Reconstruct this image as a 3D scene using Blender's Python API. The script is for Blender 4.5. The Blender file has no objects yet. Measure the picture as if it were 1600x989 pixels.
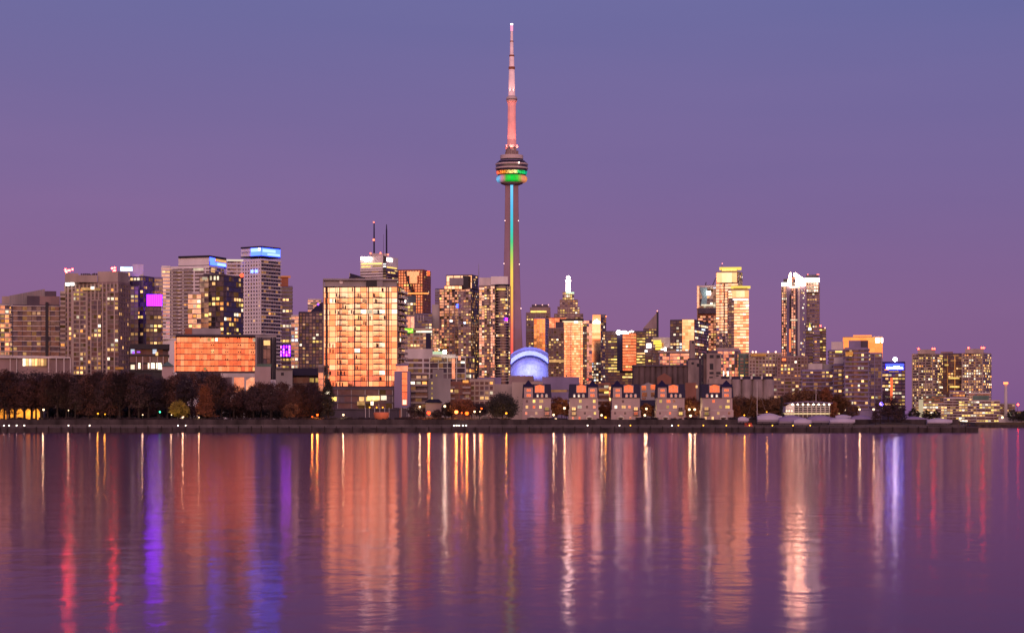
import bpy, math, random
from mathutils import Vector, Matrix

scene = bpy.context.scene
COL = scene.collection
rad = math.radians

# ------------------------------------------------------------------ camera
F, CX, HY, CH = 3300.0, 800.0, 662.0, 4.0       # focal length in photo pixels, principal column, horizon row, eye height
cam = bpy.data.cameras.new('camera')
cam.sensor_width = 36.0
cam.lens = 36.0 * F / 1600.0
cam.shift_y = (HY - 494.5) / 1600.0
cam.clip_start, cam.clip_end = 1.0, 60000.0
cam_ob = bpy.data.objects.new('camera', cam)
COL.objects.link(cam_ob)
cam_ob.location = (0, 0, CH)
cam_ob.rotation_euler = (rad(90), 0, 0)
scene.camera = cam_ob

# ------------------------------------------------------------------ dusk sky
world = bpy.data.worlds.new('World')
scene.world = world
world.use_nodes = True
nt = world.node_tree
nt.nodes.clear()
N = nt.nodes.new
L = nt.links.new


def lin(r, g, b):
    f = lambda c: (c / 255 / 12.92) if c / 255 <= 0.04045 else ((c / 255 + 0.055) / 1.055) ** 2.4
    return (f(r), f(g), f(b), 1.0)


def mnode(tree, op, a=None, b=None, c=None):
    n = tree.nodes.new('ShaderNodeMath')
    n.operation = op
    for i, x in enumerate((a, b, c)):
        if x is None:
            continue
        if isinstance(x, (int, float)):
            n.inputs[i].default_value = x
        else:
            tree.links.new(x, n.inputs[i])
    return n.outputs[0]


def ramp(tree, fac, stops):
    n = tree.nodes.new('ShaderNodeValToRGB')
    e = n.color_ramp.elements
    e[0].position, e[0].color = stops[0]
    e[1].position, e[1].color = stops[-1]
    for p, c in stops[1:-1]:
        x = e.new(p)
        x.color = c
    tree.links.new(fac, n.inputs[0])
    return n.outputs[0]


def mixcol(tree, fac, a, b, mode='MIX'):
    n = tree.nodes.new('ShaderNodeMix')
    n.data_type = 'RGBA'
    n.blend_type = mode
    for s, x in ((n.inputs[0], fac), (n.inputs[6], a), (n.inputs[7], b)):
        if isinstance(x, (int, float)):
            s.default_value = x
        elif isinstance(x, (tuple, list)):
            s.default_value = x
        else:
            tree.links.new(x, s)
    return n.outputs[2]


tc = N('ShaderNodeTexCoord')
sx = N('ShaderNodeSeparateXYZ')
L(tc.outputs['Generated'], sx.inputs[0])
el = mnode(nt, 'MULTIPLY', mnode(nt, 'ARCSINE', sx.outputs[2]), 57.29578)
fac = mnode(nt, 'DIVIDE', mnode(nt, 'ADD', el, 1.0), 61.0)
P_ = lambda d: (d + 1.0) / 61.0
east = ramp(nt, fac, [(P_(-1), lin(128, 84, 134)), (P_(0.3), lin(129, 85, 136)), (P_(2.5), lin(133, 91, 140)),
                      (P_(4.2), lin(130, 94, 145)), (P_(6.5), lin(122, 98, 151)), (P_(11.3), lin(107, 104, 158)),
                      (P_(18), lin(96, 92, 158)), (P_(30), lin(78, 80, 150)), (P_(60), lin(60, 64, 128))])
west = ramp(nt, fac, [(P_(-1), (0.8, 0.14, 0.06, 1)), (P_(0.3), (1.3, 0.21, 0.085, 1)), (P_(1.3), (2.1, 0.40, 0.14, 1)),
                      (P_(2.3), (2.3, 0.74, 0.30, 1)), (P_(3.5), (2.3, 1.20, 0.68, 1)), (P_(5), (2.1, 1.28, 0.84, 1)),
                      (P_(9), (1.6, 0.92, 0.84, 1)), (P_(18), (1.35, 0.74, 0.86, 1)), (P_(32), (0.95, 0.55, 0.80, 1)), (P_(48), (0.5, 0.36, 0.66, 1)),
                      (P_(60), lin(90, 90, 160))])
hyp = mnode(nt, 'SQRT', mnode(nt, 'ADD', mnode(nt, 'MULTIPLY', sx.outputs[0], sx.outputs[0]),
                              mnode(nt, 'ADD', mnode(nt, 'MULTIPLY', sx.outputs[1], sx.outputs[1]), 1e-5)))
dw = mnode(nt, 'DIVIDE', mnode(nt, 'MULTIPLY', sx.outputs[1], -1.0), hyp)
mr = N('ShaderNodeMapRange')
mr.interpolation_type = 'SMOOTHSTEP'
mr.inputs[1].default_value, mr.inputs[2].default_value = 0.15, 0.92
L(dw, mr.inputs[0])
# the eastern sky is a little rosier to the north, bluer to the south
side = mnode(nt, 'ADD', mnode(nt, 'MULTIPLY', sx.outputs[0], 2.1), 0.5)
side = mnode(nt, 'MINIMUM', mnode(nt, 'MAXIMUM', side, 0.0), 1.0)
tint = mixcol(nt, side, (1.04, 0.99, 0.98, 1), (0.92, 0.955, 0.985, 1))
east = mixcol(nt, 1.0, east, tint, 'MULTIPLY')
cl = N('ShaderNodeMapping')
cl.inputs['Scale'].default_value = (3.0, 3.0, 26.0)
L(tc.outputs['Generated'], cl.inputs[0])
cn = N('ShaderNodeTexNoise')
cn.inputs['Scale'].default_value = 1.0
cn.inputs['Detail'].default_value = 4.0
L(cl.outputs[0], cn.inputs['Vector'])
veil = ramp(nt, cn.outputs['Fac'], [(0.3, (0.95, 0.965, 0.985, 1)), (0.7, (1.045, 1.015, 1.01, 1))])
east = mixcol(nt, 1.0, east, veil, 'MULTIPLY')          # the faintest veils of high cloud
skycol = mixcol(nt, mr.outputs[0], east, west)
sky = N('ShaderNodeTexSky')
sky.sky_type = 'NISHITA'
sky.sun_disc = False
SUN_EL, SUN_AZ = 16.0, 180.0
sky.sun_elevation = rad(SUN_EL)
sky.sun_rotation = rad(SUN_AZ)
nish = mixcol(nt, 1.0, sky.outputs[0], (0.003, 0.003, 0.003, 1), 'MULTIPLY')
skyc = mixcol(nt, 1.0, skycol, nish, 'ADD')
bg = N('ShaderNodeBackground')
bg.inputs[1].default_value = 1.0
L(skyc, bg.inputs[0])
wo = N('ShaderNodeOutputWorld')
L(bg.outputs[0], wo.inputs[0])

sun = bpy.data.lights.new('sun', 'SUN')
sun.energy = 0.9
sun.angle = rad(20)
sun.color = (1.0, 0.58, 0.52)
sun_ob = bpy.data.objects.new('sun', sun)
COL.objects.link(sun_ob)
sun_ob.rotation_euler = (rad(90 - SUN_EL), 0, 0)     # shines from the west (behind the camera) towards +Y
sun_ob.location = (0, -100, 300)

scene.view_settings.view_transform = 'Standard'
scene.view_settings.look = 'None'
scene.view_settings.exposure = 0.0
scene.view_settings.gamma = 1.0
scene.cycles.use_denoising = True
scene.cycles.max_bounces = 5
scene.cycles.diffuse_bounces = 2
scene.cycles.glossy_bounces = 3
scene.cycles.sample_clamp_indirect = 6.0

# ------------------------------------------------------------------ helpers


def K(px):
    return (px - CX) / F


def X(px, D):
    return K(px) * D


def Z(py, D):
    return CH + (HY - py) / F * D


def V(x, y, z):
    return Vector((x, y, z))


class MB:
    """collects faces for ONE mesh object (world coordinates)"""

    def __init__(s):
        s.v, s.f, s.m = [], [], []

    def poly(s, pts, mi=0):
        b = len(s.v)
        s.v += [tuple(p) for p in pts]
        s.f.append(tuple(range(b, b + len(pts))))
        s.m.append(mi)

    def box(s, o, a, b, c, mi=0):
        o, a, b, c = Vector(o), Vector(a), Vector(b), Vector(c)
        k = len(s.v)
        s.v += [tuple(p) for p in (o, o + a, o + a + b, o + b, o + c, o + a + c, o + a + b + c, o + b + c)]
        for q in ((0, 3, 2, 1), (4, 5, 6, 7), (0, 1, 5, 4), (1, 2, 6, 5), (2, 3, 7, 6), (3, 0, 4, 7)):
            s.f.append(tuple(k + i for i in q))
            s.m.append(mi)

    def bx(s, x0, x1, y0, y1, z0, z1, mi=0):
        s.box((x0, y0, z0), (x1 - x0, 0, 0), (0, y1 - y0, 0), (0, 0, z1 - z0), mi)

    def prism(s, pts, z0, z1, mi=0, top=None, ztop=None):
        n = len(pts)
        k = len(s.v)
        top = top or pts
        s.v += [(p[0], p[1], z0) for p in pts]
        s.v += [(p[0], p[1], ztop[i] if ztop else z1) for i, p in enumerate(top)]
        for i in range(n):
            j = (i + 1) % n
            s.f.append((k + i, k + j, k + n + j, k + n + i))
            s.m.append(mi)
        s.f.append(tuple(k + n + i for i in range(n)))
        s.m.append(mi)
        s.f.append(tuple(k + n - 1 - i for i in range(n)))
        s.m.append(mi)

    def tube(s, pts, rr, n=6, mi=0):
        rings = []
        for i, p in enumerate(pts):
            p = Vector(p)
            d = Vector(pts[min(i + 1, len(pts) - 1)]) - Vector(pts[max(i - 1, 0)])
            d.normalize()
            a = d.orthogonal().normalized()
            b = d.cross(a)
            r = rr[i] if isinstance(rr, (list, tuple)) else rr
            rings.append(len(s.v))
            for k in range(n):
                t = 2 * math.pi * k / n
                s.v.append(tuple(p + (a * math.cos(t) + b * math.sin(t)) * r))
        for i in range(len(rings) - 1):
            # align the ring starts so the tube does not twist
            best = min(range(n), key=lambda o: (Vector(s.v[rings[i]]) - Vector(s.v[rings[i + 1] + o])).length)
            for k in range(n):
                q = (k + 1) % n
                s.f.append((rings[i] + k, rings[i] + q, rings[i + 1] + (q + best) % n, rings[i + 1] + (k + best) % n))
                s.m.append(mi)
        for r0 in (rings[0], rings[-1]):
            s.f.append(tuple(r0 + k for k in range(n)))
            s.m.append(mi)

    def lathe(s, c, prof, n=32, mi=0, a0=0.0, a1=2 * math.pi):
        """profile: (radius, z) from bottom to top"""
        k = len(s.v)
        full = abs(a1 - a0 - 2 * math.pi) < 1e-6
        m = n if full else n + 1
        for r, z in prof:
            for i in range(m):
                t = a0 + (a1 - a0) * i / n
                s.v.append((c[0] + r * math.cos(t), c[1] + r * math.sin(t), z))
        for j in range(len(prof) - 1):
            for i in range(n):
                q = (i + 1) % m
                s.f.append((k + j * m + i, k + j * m + q, k + (j + 1) * m + q, k + (j + 1) * m + i))
                s.m.append(mi)
        if full:
            s.f.append(tuple(k + (len(prof) - 1) * m + i for i in range(m)))
            s.m.append(mi)
            s.f.append(tuple(k + m - 1 - i for i in range(m)))
            s.m.append(mi)

    def ball(s, c, r, n=8, mi=0, sq=(1, 1, 1)):
        c = Vector(c)
        k = len(s.v)
        rows = n // 2
        for j in range(1, rows):
            ph = math.pi * j / rows
            for i in range(n):
                t = 2 * math.pi * i / n
                s.v.append((c.x + r * sq[0] * math.sin(ph) * math.cos(t), c.y + r * sq[1] * math.sin(ph) * math.sin(t), c.z + r * sq[2] * math.cos(ph)))
        tp, bt = len(s.v), len(s.v) + 1
        s.v += [(c.x, c.y, c.z + r * sq[2]), (c.x, c.y, c.z - r * sq[2])]
        for j in range(rows - 2):
            for i in range(n):
                q = (i + 1) % n
                s.f.append((k + j * n + i, k + (j + 1) * n + i, k + (j + 1) * n + q, k + j * n + q))
                s.m.append(mi)
        for i in range(n):
            q = (i + 1) % n
            s.f.append((tp, k + i, k + q))
            s.m.append(mi)
            s.f.append((bt, k + (rows - 2) * n + q, k + (rows - 2) * n + i))
            s.m.append(mi)

    def mesh(s, name, mats, origin=(0, 0, 0), smooth=False):
        me = bpy.data.meshes.new(name)
        o = Vector(origin)
        me.from_pydata([(x - o.x, y - o.y, z - o.z) for x, y, z in s.v], [], s.f)
        mats = mats if isinstance(mats, (list, tuple)) else [mats]
        for m in mats:
            me.materials.append(m)
        me.polygons.foreach_set('material_index', s.m)
        if smooth:
            me.polygons.foreach_set('use_smooth', [True] * len(s.f))
        me.update()
        return me

    def build(s, name, mats, root=None, smooth=False, **props):
        if not s.f:
            return None
        org = origin_of(root) if root is not None else Vector((0, 0, 0))
        ob = bpy.data.objects.new(name, s.mesh(name, mats, org, smooth))
        COL.objects.link(ob)
        if root is not None:
            ob.parent = root
        for k, v in props.items():
            ob[k] = v
        return ob


def origin_of(o):
    p = Vector((0, 0, 0))
    while o is not None:
        p = p + Vector(o.location)
        o = o.parent
    return p


def thing(name, label, cat, loc, group=None):
    o = bpy.data.objects.new(name, None)
    o.empty_display_size = 1.0
    COL.objects.link(o)
    o.location = loc
    o['label'] = label
    o['category'] = cat
    if group:
        o['group'] = group
    return o


def tag(o, label, cat, group=None):
    o['label'] = label
    o['category'] = cat
    if group:
        o['group'] = group
    return o


def dup(root, loc, rotz=0.0, sc=1.0, label=None, group=None):
    r = root.copy()
    COL.objects.link(r)
    r.location = loc
    r.rotation_euler = (0, 0, rotz)
    r.scale = (sc, sc, sc) if not isinstance(sc, (tuple, list)) else sc
    if label:
        r['label'] = label
    if group:
        r['group'] = group
    for ch in list(root.children):
        c = ch.copy()
        COL.objects.link(c)
        c.parent = r
        for g in ch.children:
            d = g.copy()
            COL.objects.link(d)
            d.parent = c
    return r


# ------------------------------------------------------------------ materials
def new_mat(name):
    m = bpy.data.materials.new(name)
    m.use_nodes = True
    t = m.node_tree
    t.nodes.clear()
    out = t.nodes.new('ShaderNodeOutputMaterial')
    return m, t, out


def wall_mat(name, col, var=0.16, scale=0.12, rough=0.85, streak=True):
    m, t, out = new_mat(name)
    b = t.nodes.new('ShaderNodeBsdfPrincipled')
    tcn = t.nodes.new('ShaderNodeTexCoord')
    mp = t.nodes.new('ShaderNodeMapping')
    mp.inputs['Scale'].default_value = (scale, scale, scale * (0.3 if streak else 1.0))
    t.links.new(tcn.outputs['Object'], mp.inputs[0])
    nz = t.nodes.new('ShaderNodeTexNoise')
    nz.inputs['Scale'].default_value = 1.0
    nz.inputs['Detail'].default_value = 5.0
    t.links.new(mp.outputs[0], nz.inputs['Vector'])
    lo = tuple(c * (1 - var * 1.6) for c in col) + (1,)
    hi = tuple(min(0.85, c * (1 + var)) for c in col) + (1,)
    c = ramp(t, nz.outputs['Fac'], [(0.3, lo), (0.7, hi)])
    t.links.new(c, b.inputs['Base Color'])
    b.inputs['Roughness'].default_value = rough
    b.inputs['Specular IOR Level'].default_value = 0.2
    t.links.new(b.outputs[0], out.inputs[0])
    return m


def glass_mat(name, col, metal=0.0, ior=1.6, rough=0.1, dark=0.35):
    """coated facade glass: reflects the sky; slight cell to cell variation from a noise"""
    m, t, out = new_mat(name)
    b = t.nodes.new('ShaderNodeBsdfPrincipled')
    tcn = t.nodes.new('ShaderNodeTexCoord')
    nz = t.nodes.new('ShaderNodeTexNoise')
    nz.inputs['Scale'].default_value = 0.35
    nz.inputs['Detail'].default_value = 3.0
    t.links.new(tcn.outputs['Object'], nz.inputs['Vector'])
    c = ramp(t, nz.outputs['Fac'], [(0.3, tuple(x * (1 - dark) for x in col) + (1,)), (0.62, tuple(col) + (1,))])
    t.links.new(c, b.inputs['Base Color'])
    b.inputs['Metallic'].default_value = metal
    b.inputs['IOR'].default_value = ior
    b.inputs['Roughness'].default_value = rough
    t.links.new(b.outputs[0], out.inputs[0])
    return m


def emit_mat(name, col, s, var=0.0, sample=True, base=None):
    m, t, out = new_mat(name)
    e = t.nodes.new('ShaderNodeEmission')
    e.inputs[0].default_value = tuple(col) + (1,)
    e.inputs[1].default_value = s
    if var:
        oi = t.nodes.new('ShaderNodeObjectInfo')
        tcn = t.nodes.new('ShaderNodeTexCoord')
        nz = t.nodes.new('ShaderNodeTexNoise')
        nz.inputs['Scale'].default_value = 0.45
        nz.inputs['Detail'].default_value = 2.0
        geo = t.nodes.new('ShaderNodeNewGeometry')
        t.links.new(geo.outputs['Position'], nz.inputs['Vector'])
        r = mnode(t, 'MULTIPLY_ADD', mnode(t, 'POWER', oi.outputs['Random'], 1.8), 1.9 * var * s, s * (1 - 0.72 * var))
        q = mnode(t, 'MULTIPLY_ADD', nz.outputs['Fac'], 1.4, 0.3)
        t.links.new(mnode(t, 'MULTIPLY', r, q), e.inputs[1])
    t.links.new(e.outputs[0], out.inputs[0])
    if not sample:
        m.cycles.emission_sampling = 'NONE'
    return m


M = {}
M['pale'] = wall_mat('pale precast', (0.50, 0.45, 0.43))
M['white'] = wall_mat('white paint', (0.66, 0.62, 0.60), var=0.08)
M['tan'] = wall_mat('tan concrete', (0.36, 0.29, 0.25))
M['brown'] = wall_mat('brown concrete', (0.24, 0.17, 0.165))
M['grey'] = wall_mat('grey concrete', (0.27, 0.245, 0.25))
M['dgrey'] = wall_mat('dark grey cladding', (0.085, 0.068, 0.088))
M['black'] = wall_mat('black metal', (0.02, 0.017, 0.026), rough=0.5)
M['navy'] = wall_mat('navy slate', (0.016, 0.012, 0.042), rough=0.6)
M['brick'] = wall_mat('red brick', (0.22, 0.10, 0.075))
M['redgran'] = wall_mat('red granite', (0.26, 0.10, 0.06))
M['mauve'] = wall_mat('mauve panel', (0.20, 0.165, 0.27))
M['teal'] = wall_mat('teal panel', (0.05, 0.07, 0.09), rough=0.5)
M['green'] = wall_mat('green copper roof', (0.10, 0.16, 0.13))
M['silo'] = wall_mat('weathered silo concrete', (0.105, 0.075, 0.07), var=0.3, scale=0.3)
M['silop'] = wall_mat('pale silo concrete', (0.26, 0.205, 0.19), var=0.22, scale=0.3)
M['stucco'] = wall_mat('beige stucco', (0.37, 0.28, 0.28), var=0.14)
M['curtain'] = wall_mat('drawn curtains', (0.15, 0.11, 0.125), var=0.35, scale=0.4)
M['ggold'] = glass_mat('mirror gold glass', (0.92, 0.80, 0.70), metal=1.0, rough=0.07, dark=0.12)
M['gorange'] = glass_mat('copper tinted glass', (0.66, 0.36, 0.24), metal=1.0, rough=0.12, dark=0.28)
M['gamber'] = glass_mat('amber mirror glass', (0.80, 0.52, 0.26), metal=1.0, rough=0.10, dark=0.08)
M['gpink'] = glass_mat('pink tinted glass', (0.60, 0.48, 0.43), metal=1.0, rough=0.14, dark=0.4)
M['gmid'] = glass_mat('grey glass', (0.20, 0.18, 0.19), metal=1.0, rough=0.12, dark=0.6)
M['gdim'] = glass_mat('smoked glass', (0.11, 0.09, 0.11), metal=0.75, rough=0.16, dark=0.5)
M['gdark'] = glass_mat('dark glass', (0.062, 0.045, 0.068), ior=1.5, rough=0.1, dark=0.5)
M['gblue'] = glass_mat('blue glass', (0.05, 0.045, 0.115), ior=1.5, rough=0.12, dark=0.4)
M['grail'] = glass_mat('balcony glass', (0.16, 0.14, 0.16), ior=1.6, rough=0.2, dark=0.3)
WARM = (1.0, 0.66, 0.30)
E = {}
E['warm'] = emit_mat('warm lit room', (1.0, 0.52, 0.20), 1.15, 0.9, False)
E['yellow'] = emit_mat('yellow lit room', (1.0, 0.62, 0.16), 1.05, 0.9, False)
E['white'] = emit_mat('white lit room', (1.0, 0.80, 0.56), 1.35, 0.9, False)
E['orange'] = emit_mat('orange lit room', (1.0, 0.36, 0.09), 1.1, 0.9, False)
E['dim'] = emit_mat('dim lit room', (0.72, 0.36, 0.20), 0.5, 0.9, False)
E['cool'] = emit_mat('cool lit room', (0.75, 0.82, 1.0), 1.2, 0.9, False)
E['faint'] = emit_mat('faintly lit room', (1.0, 0.42, 0.18), 0.17, 0.9, False)
E['violet'] = emit_mat('violet lit room', (0.35, 0.08, 1.0), 1.5, 0.6, False)
PAL_RES = ['warm'] * 5 + ['yellow'] * 3 + ['white'] * 2 + ['dim'] * 5 + ['orange'] * 2
PAL_OFF = ['yellow'] * 5 + ['warm'] * 3 + ['white'] * 2
PAL_WHT = ['white'] * 6 + ['warm'] * 3 + ['cool']
S_WHITE = emit_mat('white light sign', (1.0, 0.80, 0.68), 15.0)
S_WHITE2 = emit_mat('white light band', (1.0, 0.90, 0.84), 3.2)
S_BLUE = emit_mat('blue light panel', (0.022, 0.045, 1.0), 11.0)
S_BLUEW = emit_mat('pale blue light', (0.12, 0.18, 1.0), 5.5)
S_PURPLE = emit_mat('purple light panel', (0.17, 0.006, 1.0), 19.0)
S_MAGENTA = emit_mat('magenta light', (0.42, 0.04, 0.9), 18.0)
S_GREEN = emit_mat('green sign light', (0.22, 0.85, 0.02), 1.1)
S_GREENW = emit_mat('pale green light', (0.6, 0.9, 0.6), 1.4)
S_YELLOW = emit_mat('yellow crown light', (1.0, 0.66, 0.12), 1.3)
S_RED = emit_mat('red beacon', (1.0, 0.022, 0.012), 40.0)
S_REDB = emit_mat('strong red beacon', (1.0, 0.020, 0.016), 65.0)
S_LAMPW = emit_mat('white lamp', (1.0, 0.66, 0.36), 3.6)
S_LAMPO = emit_mat('orange lamp', (1.0, 0.085, 0.008), 6.5)
S_LAMPR = emit_mat('red orange lamp', (1.0, 0.035, 0.008), 9.0)
S_LAMPY = emit_mat('yellow lamp', (1.0, 0.34, 0.02), 3.5)
S_GOLDWALL = emit_mat('golden lit arch', (1.0, 0.33, 0.035), 1.1, 0.7)
S_WARMW = emit_mat('warm floodlit wall', (1.0, 0.74, 0.42), 1.6)

G = 5.5                      # city ground level above the lake

# ------------------------------------------------------------------ buildings


def foot(D, xl, xr, xc=None, yaw=0.0, dep=25.0):
    """plan rectangle. With xc: the near corner; yaw>0 shows the right-hand side between xc and xr, yaw<0 the left-hand side between xl and xc"""
    if xc is None:
        k = K((xl + xr) / 2)
        u = Vector((1, -k)).normalized()
        c = Vector((k * D, D))
        s = lambda kk: (kk * c.y - c.x) / (u.x - kk * u.y)
        A, B = c + u * s(K(xl)), c + u * s(K(xr))
        w = Vector((-u.y, u.x))
        return [A, B, B + w * dep, A + w * dep]
    c = Vector((K(xc) * D, D))
    t = rad(abs(yaw))
    if yaw > 0:
        u1, u2 = Vector((-math.cos(t), math.sin(t))), Vector((math.sin(t), math.cos(t)))
        a = (K(xl) * c.y - c.x) / (u1.x - K(xl) * u1.y)
        b = (K(xr) * c.y - c.x) / (u2.x - K(xr) * u2.y)
        if b < 0 or b > 90:
            b = 60
        A, B, C_ = c + u1 * a, c, c + u2 * b
        return [A, B, C_, A + u2 * b]
    u1, u2 = Vector((math.cos(t), math.sin(t))), Vector((-math.sin(t), math.cos(t)))
    a = (K(xr) * c.y - c.x) / (u1.x - K(xr) * u1.y)
    b = (K(xl) * c.y - c.x) / (u2.x - K(xl) * u2.y)
    if b < 0 or b > 90:
        b = 60
    A, B, D_ = c, c + u1 * a, c + u2 * b
    return [A, B, B + u2 * b, D_]


def ST(**k):
    d = dict(fh=3.0, bw=3.0, glass='gdark', hm='grey', hh=0.5, hp=0.25, vm='grey', vw=0.0, vk=1, vp=0.25, p=0.12, pal=PAL_RES,
             ws=(0.72, 0.58), tilt=0.003, run=0.35, bal=None, bd=1.4, mix=(0.2, 0.12), rail='grail', cap=60, bcap=60, skip=None, rows=None)
    d.update(k)
    return d


_wmesh = {}


def win_mesh(w, h, key):
    k = (round(w, 2), round(h, 2), key)
    if k not in _wmesh:
        mb = MB()
        mb.box((-w / 2, -0.04, -h / 2), (w, 0, 0), (0, 0.06, 0), (0, 0, h))
        _wmesh[k] = mb.mesh('window', E[key])
    return _wmesh[k]


def place_part(root, name, me, p, rz):
    o = bpy.data.objects.new(name, me)
    COL.objects.link(o)
    o.parent = root
    o.location = Vector(p) - Vector(root.location)
    o.rotation_euler = (0, 0, rz)
    return o


def facade(root, A, B, z0, z1, S, rng):
    u = (B - A)
    W = u.length
    if W < 1.2 or z1 - z0 < 2:
        return
    u = u / W
    n = Vector((u.y, -u.x))
    nf = max(1, round((z1 - z0) / S['fh']))
    nb = max(1, round(W / S['bw']))
    dz, dx = (z1 - z0) / nf, W / nb
    rz = math.atan2(u.y, u.x)

    def P(s, z, d):
        q = A + u * s + n * d
        return Vector((q.x, q.y, z))
    U, NN, UP = Vector((u.x, u.y, 0)), Vector((n.x, n.y, 0)), Vector((0, 0, 1))
    # panes of glass, each very slightly out of true like real glazing
    g = MB()
    mx = (0.0, 0.0) if S['glass'] in ('ggold', 'gamber', 'gorange') else S['mix']
    for i in range(nf):
        for j in range(nb):
            if S['skip'] and S['skip'](i / nf, j / nb):
                continue
            t1, t2 = rng.gauss(0, S['tilt']) * dz, rng.gauss(0, S['tilt']) * dx
            a, b, z, zz = j * dx, (j + 1) * dx, z0 + i * dz, z0 + (i + 1) * dz
            d = 0.06
            q = rng.random()
            g.poly([P(a, z, d - t1 - t2), P(b, z, d - t1 + t2), P(b, zz, d + t1 + t2), P(a, zz, d + t1 - t2)], 1 if q < mx[0] else 2 if q < mx[0] + mx[1] else 0)
    g.build('glazing', [M[S['glass']], M['curtain'], E['faint']], root)
    if S['hh'] > 0:
        h = MB()
        for i in range(nf + 1):
            z = z0 + i * dz - (S['hh'] if i == nf else S['hh'] / 2 if i else 0)
            h.box(P(0, z, 0.02), U * W, NN * S['hp'], UP * S['hh'])
        h.build('floor_edge_trim', M[S['hm']], root)
    if S['vw'] > 0:
        h = MB()
        for j in range(0, nb + 1, S['vk']):
            s = min(max(j * dx - S['vw'] / 2, 0), W - S['vw'])
            h.box(P(s, z0, 0.021), U * S['vw'], NN * S['vp'], UP * (z1 - z0))
        h.build('mullion', M[S['vm']], root)
    # balconies
    if S['bal']:
        spots = []
        for (f0, f1) in S['bal']:
            for i in range(1, nf):
                spots.append((f0 * W, (f1 - f0) * W, z0 + i * dz))
        rng2 = random.Random(3)
        rng2.shuffle(spots)
        cache = {}
        rest = MB()
        for q, (s, w, z) in enumerate(spots):
            def fill(mb, o, UU, NV):
                mb.box(o, UU * w, NV * S['bd'], UP * 0.3, 0)
                mb.box(o + NV * (S['bd'] - 0.08) + UP * 0.3, UU * w, NV * 0.06, UP * 1.0, 1)
            if q < S['bcap']:
                key = round(w, 2)
                if key not in cache:
                    mb = MB()
                    fill(mb, Vector((0, 0, 0)), Vector((1, 0, 0)), Vector((0, -1, 0)))
                    cache[key] = mb.mesh('balcony', [M[S['hm']], M[S['rail']]])
                place_part(root, 'balcony', cache[key], P(s, z - 0.15, 0.3), rz)
            else:
                fill(rest, P(s, z - 0.15, 0.3), U, NN)
        rest.build('balcony_row', [M[S['hm']], M[S['rail']]], root, kind='stuff')
    # lit rooms
    cells = []
    for i in range(nf):
        on = False
        rowp = S['p'] * (S['rows'](i / nf) if S['rows'] else 1.0)
        rowp *= rng.choice((0.5, 0.8, 1.0, 1.3, 1.6))
        key = rng.choice(S['pal'])
        for j in range(nb):
            if S['skip'] and S['skip'](i / nf, j / nb):
                continue
            on = rng.random() < (S['run'] + (1 - S['run']) * rowp if on else rowp * (1 - S['run'] * 0.5))
            if on:
                if rng.random() < 0.55:
                    key = rng.choice(S['pal'])
                cells.append((i, j, key))
    rng.shuffle(cells)
    w, h = dx * S['ws'][0], dz * S['ws'][1]
    rest = MB()
    keys = list(E)
    for q, (i, j, key) in enumerate(cells):
        c = P((j + 0.5) * dx, z0 + (i + 0.5) * dz + S['hh'] * 0.15, 0.13)
        if q < S['cap']:
            place_part(root, 'window', win_mesh(w, h, key), c, rz)
        else:
            rest.box(c - U * (w / 2) - UP * (h / 2), U * w, NN * 0.06, UP * h, keys.index(key))
    if rest.f:
        rest.build('window_grid', [E[k] for k in keys], root, kind='stuff')


def tower(name, label, D, xl, xr, yt, yb, front, xc=None, yaw=0.0, side=None, wall='grey', dep=25.0, cat='building', yv=None, group=None, par=0.8):
    """yt: roof line, yb: foot of the building as pixel rows of the photo (or the ground), yv: lowest row of detailed facade"""
    pts = foot(D, xl, xr, xc, yaw, dep)
    cen = sum(pts, Vector((0, 0))) / 4
    zt = Z(yt, D)
    zb = G if yb is None else Z(yb, D)
    root = thing(name, label, cat, (cen.x, cen.y, zb), group)
    b = MB()
    b.prism(pts, zb, zt)
    b.build('wall', M[wall], root)
    z0 = Z(yv, D) if yv is not None else zb
    rng = random.Random(sum(ord(c) * (i + 7) for i, c in enumerate(label)))
    zf = zt - par
    if front:
        facade(root, pts[0], pts[1], z0, zf, front, rng)
    if xc is not None and side:
        if yaw > 0:
            facade(root, pts[1], pts[2], z0, zf, side, rng)
        else:
            facade(root, pts[3], pts[0], z0, zf, side, rng)
    if front and xc is None:                     # the end walls carry the same windows
        end = dict(front, cap=0, bal=None, skip=None, p=front['p'] * 0.7)
        facade(root, pts[1], pts[2], z0, zf, end, rng)
        facade(root, pts[3], pts[0], z0, zf, end, rng)
    return root


def block(root, name, mat, D, xl, xr, yt, yb, xc=None, yaw=0.0, dep=14.0, par=None, **props):
    """a box-shaped part (penthouse, podium, sign ...) given like a tower"""
    mb = MB()
    mb.prism(foot(D, xl, xr, xc, yaw, dep), Z(yb, D), Z(yt, D))
    return mb.build(name, mat if not isinstance(mat, str) else M[mat], par or root, **props)


def wing(root, D, xl, xr, yt, yb, S, name='wing', xc=None, yaw=0.0, side=None, wall='grey', dep=14.0, seed=1, par=0.5):
    pts = foot(D, xl, xr, xc, yaw, dep)
    mb = MB()
    mb.prism(pts, Z(yb, D), Z(yt, D))
    mb.build(name, M[wall], root)
    rng = random.Random(seed)
    if S:
        facade(root, pts[0], pts[1], Z(yb, D), Z(yt, D) - par, S, rng)
    if xc is not None and side:
        a, b = (pts[1], pts[2]) if yaw > 0 else (pts[3], pts[0])
        facade(root, a, b, Z(yb, D), Z(yt, D) - par, side, rng)


def beacon(root, D, px, py, r=1.0, mat=None, name='beacon_light'):
    mb = MB()
    mb.ball((X(px, D), D - 0.5, Z(py, D)), r, 8)
    return mb.build(name, mat or S_RED, root, True)


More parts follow.
